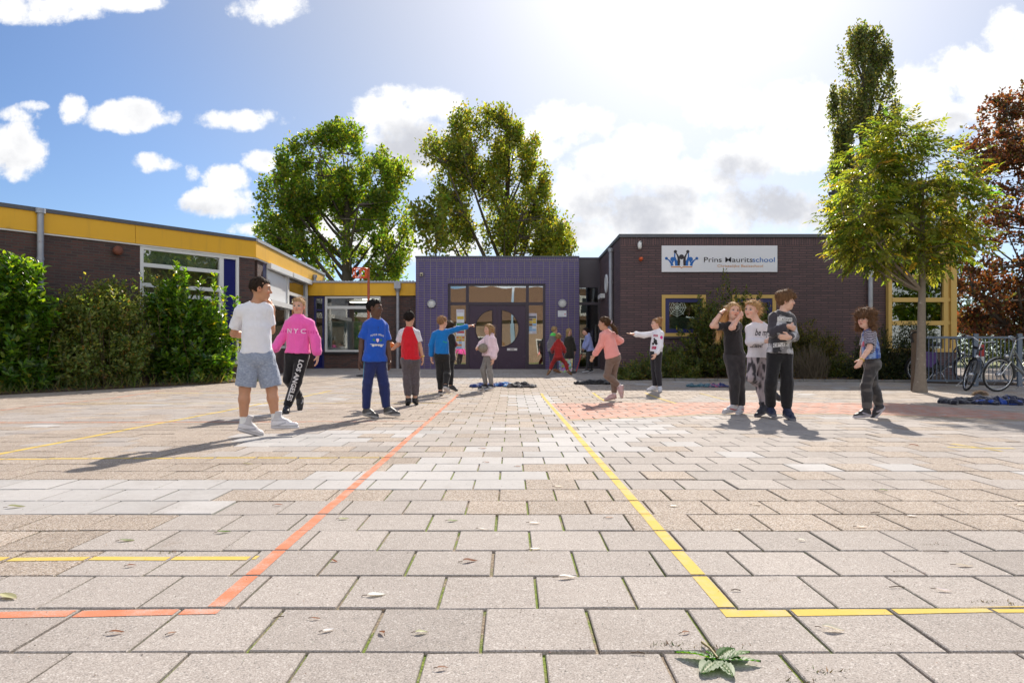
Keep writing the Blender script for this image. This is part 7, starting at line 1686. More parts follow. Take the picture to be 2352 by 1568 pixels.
def kid_grey_sweater():
    k = Person(dict(label='person in a pale grey sweater and marbled leggings leaning on the child with folded arms', crop=G_ + (8.42,), H=1.42, skin=PALE, look=(-.80, -.62, -.05), vox=.0052, seed=37, iris=(.12, .2, .28),
        j=dict(c=(520, 295), n=(590, 432), sr=(488, 490, -.04), sl=(668, 480, .05), er=(508, 645, -.08), wr=(690, 640, -.26), fr=(785, 622, -.33), el=(705, 650, .10), wl=(690, 790, .10), fl=(680, 870, .08), hr=(535, 825, .0), hl=(630, 820, .04), kr=(512, 1035, -.08), ar=(690, 1165, .18), tr=(800, 1250, .20), kl=(610, 1085, .03), al=(655, 1345, .02), tl=(575, 1435, -.05)),
        hands=dict(r=dict(n=(.3, .9, 0), curl=.25), l=dict(curl=.6)), hair=('pulled', (.50, .34, .17)), hup=(.10, -.1, 1), shoe=1.05))
    k.body(); o = k.top('sweater', .95, .015, .008, flatc(.70, .66, .70), KNIT, .012, flare=.008, neck=.016)
    view = V3(.02, 1, 0)
    k.text('be my', .115, k.P + k.u * .275 - k.r * .01 + V3(.01, 0, 0), V3(1, 0, -.02), k.u, view, PRB, o, k.topmesh, .012, fit=.19, shear=.35)
    k.text('muse!', .085, k.P + k.u * .13 + V3(-.045, 0, 0), V3(1, 0, 0), k.u, view, PRB, o, k.topmesh, .012, fit=.15, shear=.35)
    k.legs('leggings', 1.93, .005, lambda s, V, L: lerpc((.045, .038, .044), (.44, .37, .39), np.clip((vnoise(V * np.array([1, 1, .5]), 20, 3) * .6 + vnoise(V * np.array([1, 1, .4]), 48, 6) * .4 - .38) * 6, 0, 1)), CLOTH, .005); k.shoes((.022, .020, .030), (.10, .09, .10), 'boot', high=.05)
    def pony(s, F, P):
        F.ell(P(.01, -.10, .03), s.hM, (.032, .03, .035), .015); F.cone(P(.01, -.115, .02), P(.03, -.15, -.05), .032, .042, .03); F.cone(P(.03, -.15, -.05), P(.03, -.145, -.13), .040, .016, .03); F.cone(P(-.03, .07, .085), P(-.05, .10, .10), .012, .004, .02)
    k.hairdo('pulled', (.46, .30, .145), 620, .06, pony, thick=.014, wild=.5)
def kid_camo():
    k = Person(dict(label='tall person in a grey camouflage sweater and black joggers standing with folded arms', crop=G_ + (8.1,), H=1.52, skin=PALE, look=(.96, -.28, -.02), vox=.0050, seed=41,
        j=dict(c=(893, 205), n=(858, 325), sr=(748, 372, -.02), sl=(958, 388, .03), er=(748, 545, -.05), wr=(930, 478, -.19), fr=(1000, 510, -.14), el=(972, 590, -.03), wl=(925, 600, -.22), fl=(842, 598, -.27), hr=(758, 785), hl=(892, 785), kr=(730, 1085, -.02), kl=(905, 1080, -.01), ar=(722, 1355, .12), al=(900, 1375, .0), tr=(772, 1445, -.10), tl=(965, 1470, -.16)),
        hands=dict(l=dict(n=(.1, .9, .1), curl=.2), r=dict(n=(-.3, .9, 0), curl=.6)), hair=('fringe', (.20, .11, .055)), shoe=1.08, sock=(.09, (.5, .5, .52))))
    k.body()
    def cm(s, V, L):
        n1 = vnoise(V * np.array([1, 1, 1.3]), 11, 2) * .7 + vnoise(V, 26, 4) * .3; c = np.tile(np.array((.45, .44, .46)), (len(V), 1)); c[n1 > .50] = (.22, .21, .22); c[n1 > .60] = (.035, .033, .038); c[n1 < .36] = (.60, .58, .60)
        t = np.clip((L[:, 2] - .22) / .26, 0, 1); sl_ = (np.abs(L[:, 0]) > (.150 - .075 * t)) & (L[:, 2] > .2); J = s.J
        for q in 'lr':
            for a, b in ((J['s' + q], J['e' + q]), (J['e' + q], J['w' + q])):
                tt = np.clip(((V - a) @ (b - a)) / ((b - a) @ (b - a)), 0, 1); d = np.linalg.norm(V - a - tt[:, None] * (b - a), axis=1); sl_ |= (d < .058) & ((b is J['w' + q]) | (tt > .25)) & (V[:, 1] < s.P[1] + .5)
        c[sl_ & (vnoise(V, 15, 7) < .72)] = (.052, .045, .056); return c
    o = k.top('camouflage_sweater', .93, .016, .018, cm, KNIT, .012, flare=.008)
    ux, uz, d = V3(1, .05, 0), k.u, V3(0, 1, 0); view = d
    c1 = k.P + k.u * .405 + V3(0, 0, 0)
    k.shape([(-.092, -.010), (.092, -.022), (.092, .026), (-.092, .038)], c1, ux, uz, view, PRW, o, k.topmesh, 'label_print'); k.text("I'M ATTITUDE", .040, c1 - uz * .006 - view * .0012, nrm(ux - UP * .06), uz, view, PRB, o, k.topmesh, .02, fit=.16)
    c2 = k.P + k.u * .110 - V3(.045, 0, 0)
    k.shape([(-.10, -.032), (.10, -.008), (.10, .042), (-.10, .018)], c2, ux, uz, view, PRW, o, k.topmesh, 'label_print'); k.text('ICEPTCH', .052, c2 - uz * .012 - view * .0012, nrm(ux + UP * .12), uz, view, PRB, o, k.topmesh, .02, fit=.165)
    k.legs('joggers', 1.93, .016, flatc(.012, .011, .013), CLOTH, .009, ankle=.003, cuffs=True); k.shoes((.018, .022, .05), (.12, .12, .14), soleh=.028)
    def fr(s, F, P): F.cone(P(-.03, .085, .055), P(.03, .095, .045), .026, .024, .03); F.ell(P(0, -.03, .075), s.hM, (.085, .09, .06), .03); F.cone(P(0, .02, .115), P(0, .08, .075), .03, .025, .03)
    k.hairdo('fringe', (.175, .095, .048), 520, .05, fr, thick=.015, wild=.22)
def kid_curly():
    k = Person(dict(label='person with brown curls in a blue shirt with striped sleeves by the dark bush', crop=H_ + (8.2,), H=1.30, skin=PALE, look=(-.88, -.46, -.02), vox=.0050, seed=43, mouth=True,
        j=dict(c=(278, 212), n=(322, 345), sl=(352, 395, -.07), sr=(290, 400, .10), el=(335, 590, -.12), wl=(228, 748, -.16), fl=(165, 850, -.18), er=(255, 590, .12), wr=(225, 755, .04), fr=(180, 840, .0), hl=(385, 790, -.05), hr=(340, 785, .06), kl=(282, 1085, -.05), al=(300, 1400, -.04), tl=(150, 1468, -.08), kr=(372, 1085, .10), ar=(462, 1325, .12), tr=(395, 1465, .10)),
        hands=dict(l=dict(curl=.55)), hair=('curly', (.16, .085, .045)), shoe=1.18, hs=.98))
    k.body()
    def tie(s, V, L):
        n1 = vnoise(V, 15, 2) * .6 + vnoise(V, 40, 5) * .4; c = lerpc((.025, .08, .36), (.30, .42, .66), np.clip((n1 - .42) * 5, 0, 1)); c[(n1 < .36)] = (.05, .04, .10)
        pk_ = (np.abs(L[:, 2] - .24) < .09) & (L[:, 1] > .07) & (vnoise(V, 22, 8) > .5); c[pk_] = (.62, .10, .16)
        J = s.J
        for q in 'lr':
            a, b = J['s' + q], J['e' + q]; tt = ((V - a) @ (b - a)) / ((b - a) @ (b - a)); d = np.linalg.norm(V - a - np.clip(tt, 0, 1)[:, None] * (b - a), axis=1); m_ = (d < .075) & (tt > -.18); st = np.sin(tt * np.linalg.norm(b - a) * 2 * math.pi / .021) > .25; c[m_] = (.045, .042, .065); c[m_ & st] = (.50, .46, .55)
        return c
    k.top('patterned_t_shirt', .44, .014, .060, tie, CLOTH, .010, flare=.006)
    def cam_(s, V, L): n1 = vnoise(V * np.array([1, 1, 2.6]), 9, 3); return lerpc((.045, .042, .044), (.105, .095, .092), np.clip((n1 - .45) * 8, 0, 1))
    k.legs('joggers', 1.90, .014, cam_, CLOTH, .012, ankle=.002, cuffs=True); k.shoes((.022, .018, .022), (.46, .42, .46), soleh=.028, stripe=(.34, .30, .34))
    mb = MB(); ax = nrm(k.J['wl'] - k.J['el']); e1 = nrm(np.cross(ax, V3(0, 1, .2))); e2 = np.cross(ax, e1); mb.tube([k.J['wl'] - ax * .004 + .028 * (e1 * math.cos(a) + e2 * math.sin(a)) for a in np.linspace(0, 2 * math.pi, 15)], .005, 5); mb.build('wristband', mat('yellow_band', (.62, .42, .01), .5, .05), k.root)
    def curls(s, F, P):
        rng = np.random.default_rng(4)
        for _ in range(70):
            a = rng.uniform(-.08, 1.08) * math.pi; x = math.cos(a) * .092; y = -math.sin(a) * .100 + .012; z = rng.uniform(-.14, .075); F.ell(P(x * (1.05 if z < 0 else .95), y, z), s.hM, tuple(rng.uniform(.022, .034, 3)), .012)
        for _ in range(14): x = rng.uniform(-.07, .07); F.ell(P(x, .080 - abs(x) * .3, rng.uniform(.040, .070)), s.hM, tuple(rng.uniform(.014, .022, 3)), .012)
        F.ell(P(0, -.02, .055), s.hM, (.098, .108, .075), .03)
    k.hairdo('curly', (.15, .08, .042), 1500, .06, curls, thick=.026, wild=.45)
def far_kids():
    k = Person(dict(label='blond person in a grey jacket with a bright green collar by the purple wall', crop=I_ + (20.5,), H=1.38, skin=FAIR, look=(.9, .42, 0), vox=.0085, seed=51,
        j=dict(c=(408, 195), n=(380, 300), sl=(322, 370, -.05), sr=(425, 372, .08), el=(262, 560, -.02), wl=(250, 715), fl=(250, 790), er=(440, 560, .1), wr=(450, 715, .1), fr=(455, 790, .1), hl=(300, 775), hr=(372, 775, .04), kl=(345, 1020), kr=(410, 1020, .04), al=(395, 1275), ar=(430, 1280, .06), tl=(475, 1345), tr=(520, 1350, .08)), hair=('short', (.42, .30, .15))))
    k.body(); k.top('jacket', .97, .026, -.02, lambda s, V, L: np.where((L[:, 2] > .455)[:, None], np.array([[.10, .62, .10]]), np.array([[.20, .185, .19]])), KNIT, .010, collar=.014); k.legs('jeans', 1.97, .012, flatc(.05, .055, .075)); k.shoes((.20, .08, .03), (.2, .1, .05)); k.hairdo('short', (.40, .28, .14), 160, .03, thick=.014)
    k = Person(dict(label='small person in a red jacket and red trousers seen from behind with legs wide apart', crop=I_ + (19.4,), H=1.22, skin=FAIR, look=(.25, 1, 0), vox=.008, seed=53,
        j=dict(c=(515, 405), n=(510, 510), sl=(418, 580), sr=(615, 580), el=(335, 745), wl=(352, 835, .12), fl=(400, 850, .2), er=(678, 730), wr=(690, 835, .06), fr=(692, 890, .1), hl=(455, 965), hr=(580, 965), kl=(350, 1130, .05), kr=(715, 1130, .05), al=(285, 1310, 0), ar=(775, 1330, 0), tl=(215, 1425, 0), tr=(865, 1420, .03)), hair=('short', (.34, .22, .10))))
    k.body(); k.top('jacket', .97, .024, -.02, flatc(.36, .020, .018), KNIT, .012, hood=True); k.legs('trousers', 1.96, .014, flatc(.32, .022, .020)); k.shoes((.12, .06, .03), (.25, .13, .06)); k.hairdo('short', (.33, .21, .095), 160, .03, thick=.014)
    k = Person(dict(label='person with long straight blond hair and a dark coat against the purple wall', crop=I_ + (21.5,), H=1.45, skin=FAIR, look=(.75, -.65, 0), vox=.0085, seed=57,
        j=dict(c=(818, 245), n=(815, 375), sr=(728, 430), sl=(905, 430), er=(700, 625), wr=(695, 790), fr=(695, 860), el=(950, 620), wl=(978, 780), fl=(982, 855), hr=(775, 900), hl=(870, 900), kr=(778, 1080), kl=(875, 1080), ar=(785, 1270), al=(885, 1270), tr=(775, 1320, -.15), tl=(905, 1320, -.15)), hair=('long', (.45, .33, .15))))
    k.body(); k.top('coat', .97, .030, -.12, flatc(.040, .034, .024), KNIT, .010, flare=.02); k.legs('trousers', 1.97, .010, flatc(.035, .026, .028)); k.shoes((.02, .02, .02), (.03, .03, .03))
    def lng(s, F, P):
        for x, y, x2, y2, z2, r in ((.06, -.04, .075, -.04, -.34, .034), (-.06, -.03, -.075, .0, -.36, .034), (0, -.08, 0, -.10, -.34, .045), (-.07, .02, -.08, .05, -.30, .020)): F.cone(P(x, y, .0), P(x2, y2, z2), r, r * .5, .03)
    k.hairdo('long', (.44, .32, .145), 260, .10, lng, thick=.012)
    k = Person(dict(label='person in a pale blue hooded sweater leaning forward with a red floorball stick', crop=I_ + (20.5,), H=1.38, skin=FAIR, look=(-.95, -.25, -.06), vox=.008, seed=59,
        j=dict(c=(1272, 248), n=(1322, 345), sl=(1382, 415, -.06), sr=(1318, 400, .10), el=(1325, 600, -.1), wl=(1235, 730, -.06), fl=(1200, 775, -.04), er=(1250, 600, .1), wr=(1215, 735, .06), fr=(1190, 790, .04), hl=(1390, 775, -.04), hr=(1440, 770, .04), kl=(1370, 1020, -.04), kr=(1425, 1020, .04), al=(1345, 1290, -.04), ar=(1455, 1290, .06), tl=(1200, 1350, -.05), tr=(1390, 1362, .02)), hair=('short', (.035, .022, .016)), hands=dict(l=dict(curl=1.0), r=dict(curl=1.0))))
    k.body(); k.top('hooded_sweater', .97, .024, -.01, flatc(.27, .31, .58), KNIT, .012, hood=True); k.legs('trousers', 1.97, .014, flatc(.026, .024, .026)); k.shoes((.03, .03, .03), (.6, .6, .62), soleh=.03); k.hairdo('short', (.035, .022, .016), 160, .03, thick=.016)
    a = k.J['fl'] + V3(.02, -.01, .10); b = at((1350 + 1005 / 11.2) / 1.08843, (810 + 1375 / 11.2) / 1.08843, 20.4); b[2] = gz(b[1]) + .02; m_ = a + (b - a) * .28
    t_ = thing('floorball_stick', 'red floorball stick held by the person in the pale blue hooded sweater', 'stick', b)
    mb = MB(); mb.tube([m_, b], .014, 8); mb.build('shaft', mat('stick_red', (.40, .04, .035), .4, .1), t_); mb = MB(); mb.tube([a, m_], .017, 8); mb.build('grip', SAD, t_); mb = MB(); mb.tube([b + V3(.02, 0, .02), b + V3(-.06, -.02, .0), b + V3(-.20, -.05, .015), b + V3(-.26, -.05, .05)], [.018, .03, .03, .015], 8); mb.build('blade', mat('stick_blade', (.05, .05, .05), .4), t_)
    c = at((1350 + 720 / 11.2) / 1.08843, (810 + 1230 / 11.2) / 1.08843, 21.0); c[2] = gz(c[1])
    t_ = thing('shopping_bag', 'colourful speckled carrier bag at the feet of the person in the dark coat', 'bag', c)
    mb = MB(); mb.add([(c[0] - .19, c[1] - .09, c[2]), (c[0] + .19, c[1] - .09, c[2]), (c[0] + .19, c[1] + .09, c[2]), (c[0] - .19, c[1] + .09, c[2]), (c[0] - .22, c[1] - .06, c[2] + .40), (c[0] + .21, c[1] - .07, c[2] + .42), (c[0] + .21, c[1] + .06, c[2] + .42), (c[0] - .22, c[1] + .06, c[2] + .40)], [(0, 1, 2, 3), (0, 1, 5, 4), (1, 2, 6, 5), (2, 3, 7, 6), (3, 0, 4, 7)])
    m, nt, out = newmat('speckled_print'); N = NT(nt); p = N.n('ShaderNodeBsdfPrincipled'); v = N.n('ShaderNodeTexVoronoi'); v.inputs['Scale'].default_value = 16; N.l(N.n('ShaderNodeTexCoord').outputs['Object'], v.inputs['Vector']); h_ = N.n('ShaderNodeHueSaturation'); N.l(v.outputs['Color'], h_.inputs['Color']); h_.inputs['Saturation'].default_value = .8; h_.inputs['Value'].default_value = .7; N.l(h_.outputs[0], p.inputs['Base Color']); p.inputs['Roughness'].default_value = .4; N.l(p.outputs[0], out.inputs[0])
    mb.build('bag_body', m, t_)
    mb = MB(); [mb.tube([(c[0] - .09, c[1] + s_ * .06, c[2] + .40), (c[0] - .06, c[1] + s_ * .05, c[2] + .56), (c[0] + .06, c[1] + s_ * .05, c[2] + .56), (c[0] + .09, c[1] + s_ * .06, c[2] + .41)], .008, 5) for s_ in (-1, 1)]; mb.build('bag_handle', SAD, t_)
for fn in (kid_white_shirt, kid_pink, kid_blue_tee, kid_red, kid_pointing, kid_hidden, kid_ball_girl, kid_salmon, kid_white_sweater, kid_black_tee, kid_grey_sweater, kid_camo, kid_curly, far_kids): fn()

# ---------------------------------------------------------------- jackets dropped on the ground
def jacket(name, label, c, L, Wd, H, ang, colf, seed, cat='jacket', extra=None):
    """a dropped garment: a crumpled heap of folded cloth"""
    H *= .82; c = np.array(c, float); rng = np.random.default_rng(seed); t_ = thing(name, label, cat, c); d = V3(math.cos(ang), math.sin(ang), 0); e = V3(-d[1], d[0], 0)
    F = Field(c - V3(L, L, .1) * .8, c + V3(L, L, .5) * .8, .009)
    for i in range(7):
        a = c + d * rng.uniform(-.42, .42) * L + e * rng.uniform(-.35, .35) * Wd; an = rng.uniform(0, 3.14); l = rng.uniform(.12, .28) * L; v = V3(math.cos(an), math.sin(an), 0) * l; r = rng.uniform(.35, .6) * H
        F.cone(a - v + V3(0, 0, r * .5), a + v + V3(0, 0, r * .6), r * .8, r, .03, (0, 0, 1), .65)
    F.cone(c - d * L * .42 + V3(0, 0, H * .2), c + d * L * .42 + V3(0, 0, H * .2), Wd * .42, Wd * .38, .03, (0, 0, 1), H * .32 / (Wd * .42))
    for sg in (-1, 1):                                       # sleeves flung out from the heap
        q0 = c + d * sg * L * .22 + e * rng.uniform(-.1, .1) * Wd + V3(0, 0, H * .42); q1 = c + d * sg * L * .50 + e * rng.uniform(-.75, .3) * Wd + V3(0, 0, H * .26); q2 = q1 + d * sg * L * .08 + e * rng.uniform(-.5, .5) * Wd
        F.cone(q0, q1, H * .52, H * .40, .012, (0, 0, 1), .7); F.cone(q1, q2, H * .40, H * .30, .012, (0, 0, 1), .7, cut=[(q2, q2 - q1)])
    for i in range(4):
        a = c + d * rng.uniform(-.3, .3) * L + e * rng.uniform(-.2, .2) * Wd; F.ell(a + V3(0, 0, H * .45), np.eye(3), (L * .16, Wd * .25, H * .55), .03)
    F.plane(c + V3(0, 0, .003), (0, 0, -1))
    V, Q = F.mesh(); V = folds(V, Q, .042, (9, 20, 5), seed); V[:, 2] = np.maximum(V[:, 2], c[2] + .003)
    rawmesh('cloth', V, Q.astype(np.int32), KNIT, t_, col=np.clip(colf(V - c, V), .003, 1), smooth=True); return t_
def jc(px, py): return ground_at(px, py)
jacket('jacket', 'dark blue padded jacket lying behind the feet of the person with the grey ball', jc(1112, 888), .42, .30, .09, .1, lambda l, V: lerpc((.015, .03, .14), (.03, .07, .26), vnoise(V, 24, 3)), 1)
jacket('jacket', 'bright blue and navy jacket spread flat beside the grey one', jc(1160, 887), .62, .30, .085, .0, lambda l, V: lerpc((.02, .05, .22), (.10, .30, .62), np.clip((vnoise(V, 12, 3) - .4) * 5, 0, 1)), 2)
jacket('jacket', 'grey brown jacket with a dark stripe lying right of the blue ones', jc(1198, 889), .50, .30, .13, -.1, lambda l, V: lerpc((.035, .032, .034), (.18, .165, .16), np.clip((vnoise(V, 14, 3) - .4) * 6, 0, 1)), 3)
jacket('jacket', 'black jacket lying in the shade behind the person in salmon pink', jc(1366, 882), .80, .32, .13, .0, lambda l, V: np.tile(np.array([.016, .016, .018]), (len(V), 1)), 4)
jacket('jacket', 'teal jacket lying in the shade before the olive bush', jc(1612, 888), .46, .30, .08, .0, lambda l, V: lerpc((.02, .07, .10), (.06, .17, .22), vnoise(V, 20, 3)), 5)
jacket('jacket', 'navy jacket with pink specks lying beside the teal one', jc(1645, 888.5), .42, .28, .085, .1, lambda l, V: np.where((vnoise(V, 26, 5) > .70)[:, None], np.array([[.45, .12, .22]]), np.array([[.016, .03, .12]])), 6)
jacket('jacket', 'black quilted jacket at the left end of the heap by the bikes', jc(2230, 926), .78, .34, .12, .0, lambda l, V: lerpc((.012, .012, .020), (.05, .05, .075), np.clip((vnoise(V, 24, 3) - .5) * 5, 0, 1)), 7)
j8 = jacket('jacket', 'blue and navy jacket at the right end of the heap by the bikes', jc(2310, 928), .90, .34, .14, .0, lambda l, V: np.where((vnoise(V, 11, 5) > .66)[:, None], np.array([[.020, .060, .30]]), np.array([[.012, .016, .045]])), 8)
fc = jc(2256, 921) + V3(0, .05, .10); fur = thing('fur_hood', 'beige fur hood trim lying on top of the dark jackets by the bikes', 'hood', fc)
rf = np.random.default_rng(6); dd = unit(rf, 2600); dd[:, 2] = np.abs(dd[:, 2]); C_f = fc + dd * np.array([[.11, .06, .045]]) * rf.uniform(.5, 1, (2600, 1)); v, f, c = leaf_mesh(C_f, dd + rf.normal(0, .4, (2600, 3)), unit(rf, 2600), rf.uniform(.025, .05, 2600), np.full(2600, .004), tint(rf, 2600, (.22, .18, .145)), .1, 4)
rawmesh('fur', v, f, HAIR, fur, col=c)
wp = jc(1402, 866); mb = MB(); t_ = thing('paper_sheet', 'white sheet of paper lying on the shaded paving before the doors', 'paper', wp); mb.box(wp[0] - .16, wp[0] + .16, wp[1] - .12, wp[1] + .10, wp[2] + .004, wp[2] + .010); mb.build('sheet', WHP, t_)
# ---------------------------------------------------------------- fallen leaves, twigs and weeds on the slabs
DRYL = leafmat('dry_leaf', .6, .25, (1.3, 1.1, .8))
def fallen(px, py, L, W_, ang, cols, curl, label, group, name='fallen_leaf', stalk=True):
    L *= .78; W_ *= .72; p = ground_at(px, py); o = thing(name, label, 'leaf', p, group); n = 9; vs = []; fs = []
    d = V3(math.cos(ang), math.sin(ang), 0); e = V3(-d[1], d[0], 0)
    for i in range(n):
        t = i / (n - 1); w_ = W_ * (math.sin(math.pi * t ** .85)) ** .8 * .5; h = .005 + curl * L * (.11 * math.sin(t * 3.4 + .4 + (px % 7) * .3) + .10 * (t - .5) ** 2)
        c = p + d * (t - .5) * L; rip = .10 * W_ * math.sin(t * 21)
        for s_ in (-1, -.5, 0, .5, 1): vs.append(c + e * w_ * s_ + UP * (max(.004, h) + abs(s_) ** 1.5 * w_ * curl * .55 + (rip * .12 * abs(s_)) + (.0 if s_ else -.001)))
    for i in range(n - 1):
        for j in range(4): fs.append((i * 5 + j, i * 5 + j + 1, (i + 1) * 5 + j + 1, (i + 1) * 5 + j))
    rng = np.random.default_rng(int(px * 7 + py)); cc = tint(rng, 1, cols, .12, .08)[0]; col = np.tile(cc, (len(vs), 1)); col[2::5] *= 1.35
    m = rawmesh('blade', np.array(vs), fs, DRYL, o, col=col.clip(0, 1), smooth=True)
    if stalk:
        mb = MB(); mb.tube([p - d * L * .5 + UP * .006, p - d * L * .62 + e * L * .04 + UP * .006, p - d * L * .78 + e * L * .10 + UP * .004], .0012, 4); mb.build('stalk', TWIG, o)
    return o
PALE_L, RUST, GREENL, OLI = (.66, .64, .56), (.26, .11, .05), (.13, .22, .05), (.34, .37, .20)
LV = [(865, 1368, .075, .035, .3, PALE_L, .5), (1080, 1290, .075, .026, .4, RUST, .9), (1304, 1327, .085, .028, .2, PALE_L, .6), (1230, 1262, .065, .025, .5, PALE_L, .5), (1228, 1202, .065, .024, .0, PALE_L, .3), (1040, 1197, .06, .026, .2, GREENL, .5), (755, 1449, .045, .018, .6, PALE_L, .5), (877, 1455, .04, .018, 2.2, RUST, .7), (968, 1454, .045, .022, .2, OLI, .5),
    (268, 1454, .05, .018, .2, RUST, .6), (292, 1243, .075, .030, .2, OLI, .7), (38, 1165, .095, .036, .4, OLI, .8), (515, 1223, .07, .026, .5, GREENL, .7), (790, 1192, .06, .025, .3, OLI, .5), (20, 1372, .10, .045, -.4, OLI, .5), (302, 1300, .04, .016, .5, RUST, .6), (768, 1290, .04, .016, -.6, RUST, .7), (725, 1422, .035, .012, .1, RUST, .5), (1110, 1216, .06, .018, -.3, PALE_L, .4), (395, 1456, .03, .012, .9, RUST, .6),
    (1913, 1447, .075, .035, -.3, PALE_L, .8), (2215, 1300, .075, .026, -.1, PALE_L, .5), (2095, 1186, .06, .030, .0, PALE_L, .2), (1548, 1163, .055, .026, .0, PALE_L, .2), (2030, 1127, .06, .024, -.2, GREENL, .6), (2168, 1357, .06, .02, -.3, PALE_L, .6), (1842, 1241, .04, .018, -.3, PALE_L, .4), (2345, 1160, .06, .026, .2, PALE_L, .3), (1693, 1218, .05, .02, .1, PALE_L, .3), (1980, 1211, .06, .022, -.1, PALE_L, .4), (1575, 1455, .035, .012, .4, RUST, .7), (1016, 1536, .035, .014, .2, RUST, .5), (570, 1066, .09, .03, .1, OLI, .5), (1190, 1072, .05, .02, .3, RUST, .6), (1118, 1062, .05, .02, .1, RUST, .5), (2100, 1024, .12, .04, .1, RUST, .7), (1738, 1160, .06, .022, 0, PALE_L, .3), (1400, 1190, .05, .02, .2, RUST, .4), (1110, 1030, .07, .03, .2, RUST, .5), (1283, 1118, .06, .02, .0, PALE_L, .3), (640, 1160, .05, .02, .5, RUST, .6)]
KL = {PALE_L: ('dry pale fallen leaf lying on the grey paving slabs', 'pale fallen leaves'), RUST: ('small curled rust brown leaf lying on the grey paving slabs', 'brown fallen leaves'), GREENL: ('small fresh green leaf lying on the grey paving slabs', 'green fallen leaves'), OLI: ('faded olive leaf lying on the grey paving slabs', 'olive fallen leaves')}
for (px, py, L, w_, a, c, cu_) in LV: fallen(px, py, L, w_, a, c, cu_, *KL[c])
# the sprig of big leaves in front
sp0 = ground_at(1648, 1520); sprig = thing('leaf_sprig', 'dark green sprig of large crinkled leaves lying in the foreground beside a joint', 'leaf sprig', sp0)
SPRL = leafmat('sprig_leaf', .50, .35, (2.6, 3.0, .5), .3)
def big_leaf(ang, L, W_, lift, roll, curl):
    d = V3(math.cos(ang), math.sin(ang), 0); e = V3(-d[1], d[0], 0); n = 15; vs = []; fs = []
    e2 = nrm(e * math.cos(roll * .2) + UP * math.sin(roll * .6)); up2 = np.cross(d, e2)
    for i in range(n):
        t = i / (n - 1); w_ = W_ * .5 * (math.sin(math.pi * t ** .75)) ** .75; c = sp0 + d * L * t + UP * (.006 + lift * .28 * math.sin(t * 2.9) + curl * .15 * L * (t - .45) ** 2)
        for s_ in (-1, -.75, -.5, -.25, 0, .25, .5, .75, 1):
            vein = .0035 * math.sin(t * 44 + abs(s_) * 5) * (1 - abs(abs(s_) - .5)) ; q = c + e2 * w_ * s_ + up2 * (abs(s_) ** 1.3 * w_ * .10 + vein - (0.003 if s_ == 0 else 0)); q[2] = max(q[2], .005); vs.append(q)
    for i in range(n - 1):
        for j in range(8): fs.append((i * 9 + j, i * 9 + j + 1, (i + 1) * 9 + j + 1, (i + 1) * 9 + j))
    col = np.tile(np.array((.034, .105, .018)), (len(vs), 1)); col[4::9] = (.14, .18, .06)
    return rawmesh('leaf', np.array(vs), fs, SPRL, sprig, col=col, smooth=True)
for q in ((2.75, .105, .038, .030, .55, .2), (-2.25, .098, .052, .018, .0, .0), (-1.45, .092, .040, .014, .0, -.1), (-.10, .105, .034, .020, -.35, .1), (.42, .105, .042, .022, -.25, .1), (.75, .085, .036, .030, .3, .1), (1.9, .05, .018, .02, .5, .1)): big_leaf(*q)
mb = MB(); mb.tube([sp0 + UP * .012, sp0 + V3(-.004, .05, .014), sp0 + V3(-.012, .095, .010)], [.0028, .003, .004], 6); mb.build('stem', mat('green_stem', (.22, .17, .06), .6, .2), sprig)
# twigs
for (px, py, L, a) in ((1690, 1357, .03, -.1), (1465, 1502, .036, -.1), (2150, 1268, .09, -.15), (2060, 1350, .05, .0), (640, 1420, .03, .4), (2010, 1178, .05, .2), (1840, 1152, .06, .1)):
    p = ground_at(px, py); d = V3(math.cos(a), math.sin(a), 0); t_ = thing('twig', 'thin brown twig lying on the grey paving slabs', 'twig', p, 'fallen twigs'); mb = MB(); mb.tube([p - d * L / 2 + UP * .004, p + UP * .006 + V3(0, .003, 0), p + d * L / 2 + UP * .004], .0016, 5); mb.build('stick', TWIG, t_)
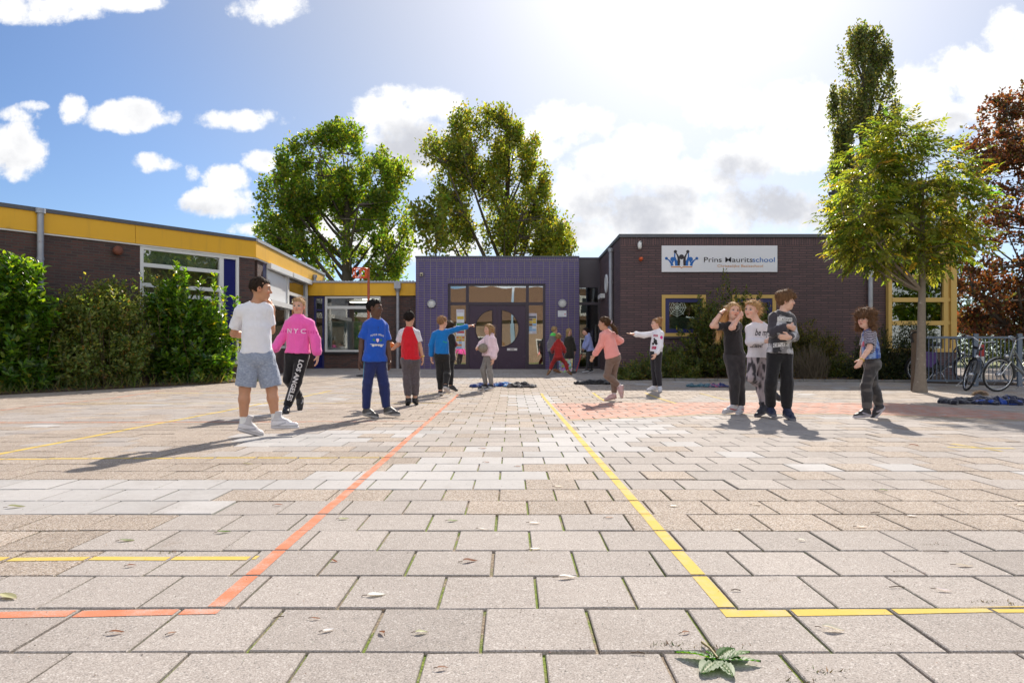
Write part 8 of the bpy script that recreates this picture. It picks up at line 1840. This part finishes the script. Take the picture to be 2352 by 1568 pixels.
# grass tufts in the joints
rw = np.random.default_rng(12); bs = []
def tuft(px, py, n, h, cols, rx=.03, ry=.006):
    h *= .75; n = int(n * .7)
    p = ground_at(px, py); P = p + np.stack([rw.normal(0, rx, n), rw.normal(0, ry, n), np.full(n, -.006)], 1); A = np.stack([rw.normal(0, .9, n), rw.normal(0, .6, n), rw.uniform(.3, 1, n)], 1)
    c = np.concatenate([tint(rw, 1, cols[k]) for k in rw.integers(0, len(cols), n)]); bs.append((P, A, h * rw.uniform(.3, 1.1, n), c))
DG = [(.17, .12, .06), (.22, .165, .09), (.11, .10, .04), (.10, .14, .04)]
for q in ((1535, 1482, 130, .030), (1632, 1490, 120, .026), (2130, 1250, 90, .020), (2065, 1312, 90, .022), (2270, 1382, 100, .024), (2330, 1385, 80, .024), (1775, 1205, 60, .02), (75, 1212, 80, .02), (390, 1268, 50, .026), (630, 1404, 60, .018), (1495, 1385, 40, .014), (860, 1397, 50, .012), (1880, 1540, 60, .03), (1850, 1560, 60, .03), (2120, 1315, 50, .02), (1300, 1247, 40, .012), (1700, 1480, 50, .02), (2050, 1478, 40, .02)): tuft(q[0], q[1], q[2], q[3], DG)
# moss and weeds along random joints
for t in tiles:
    if t[2] < 5.5 and rw.random() < .45:
        n = int(rw.integers(6, 26)); x, yy = (t[0] - .004, rw.uniform(t[2], t[3])) if rw.random() < .65 else (rw.uniform(t[0], t[1]), t[2] - .004)
        P = np.stack([x + rw.normal(0, .003, n), yy + rw.normal(0, .03, n), np.full(n, -.010)], 1) if x < t[0] else np.stack([x + rw.normal(0, .03, n), yy + rw.normal(0, .003, n), np.full(n, -.010)], 1)
        bs.append((P, np.stack([rw.normal(0, .6, n), rw.normal(0, .6, n), np.full(n, 1.0)], 1), rw.uniform(.006, .013, n), tint(rw, n, (.14, .19, .03) if rw.random() < .7 else (.22, .15, .06))))
P, A, L, c = (np.concatenate([b[i] for b in bs]) for i in range(4))
v, f, c = leaf_mesh(P, A, unit(rw, len(P)), L, np.clip(L * .14, .0018, .004), c, .1, 4); tag(rawmesh('joint_weeds', v, f, DRYL, col=c), kind='stuff')
# grit in the joints and on the slabs
n = 5200; X_ = rw.uniform(-3.5, 3.5, n); Y_ = 1.3 + 6.5 * rw.random(n) ** 1.6; P = np.stack([X_, Y_, gza(Y_) + .0025], 1); keep = np.abs(X_) < Y_ * .8; P = P[keep]; n = len(P)
v, f, c = leaf_mesh(P, np.concatenate([rw.normal(0, 1, (n, 2)), rw.uniform(0, .3, (n, 1))], 1), np.tile(UP, (n, 1)), rw.uniform(.002, .008, n), rw.uniform(.002, .004, n), np.concatenate([tint(rw, 1, [(.06, .045, .03), (.20, .13, .07), (.40, .36, .30)][k]) for k in rw.integers(0, 3, n)]), .3, 4); tag(rawmesh('ground_debris', v, f, DRYL, col=c), kind='stuff')
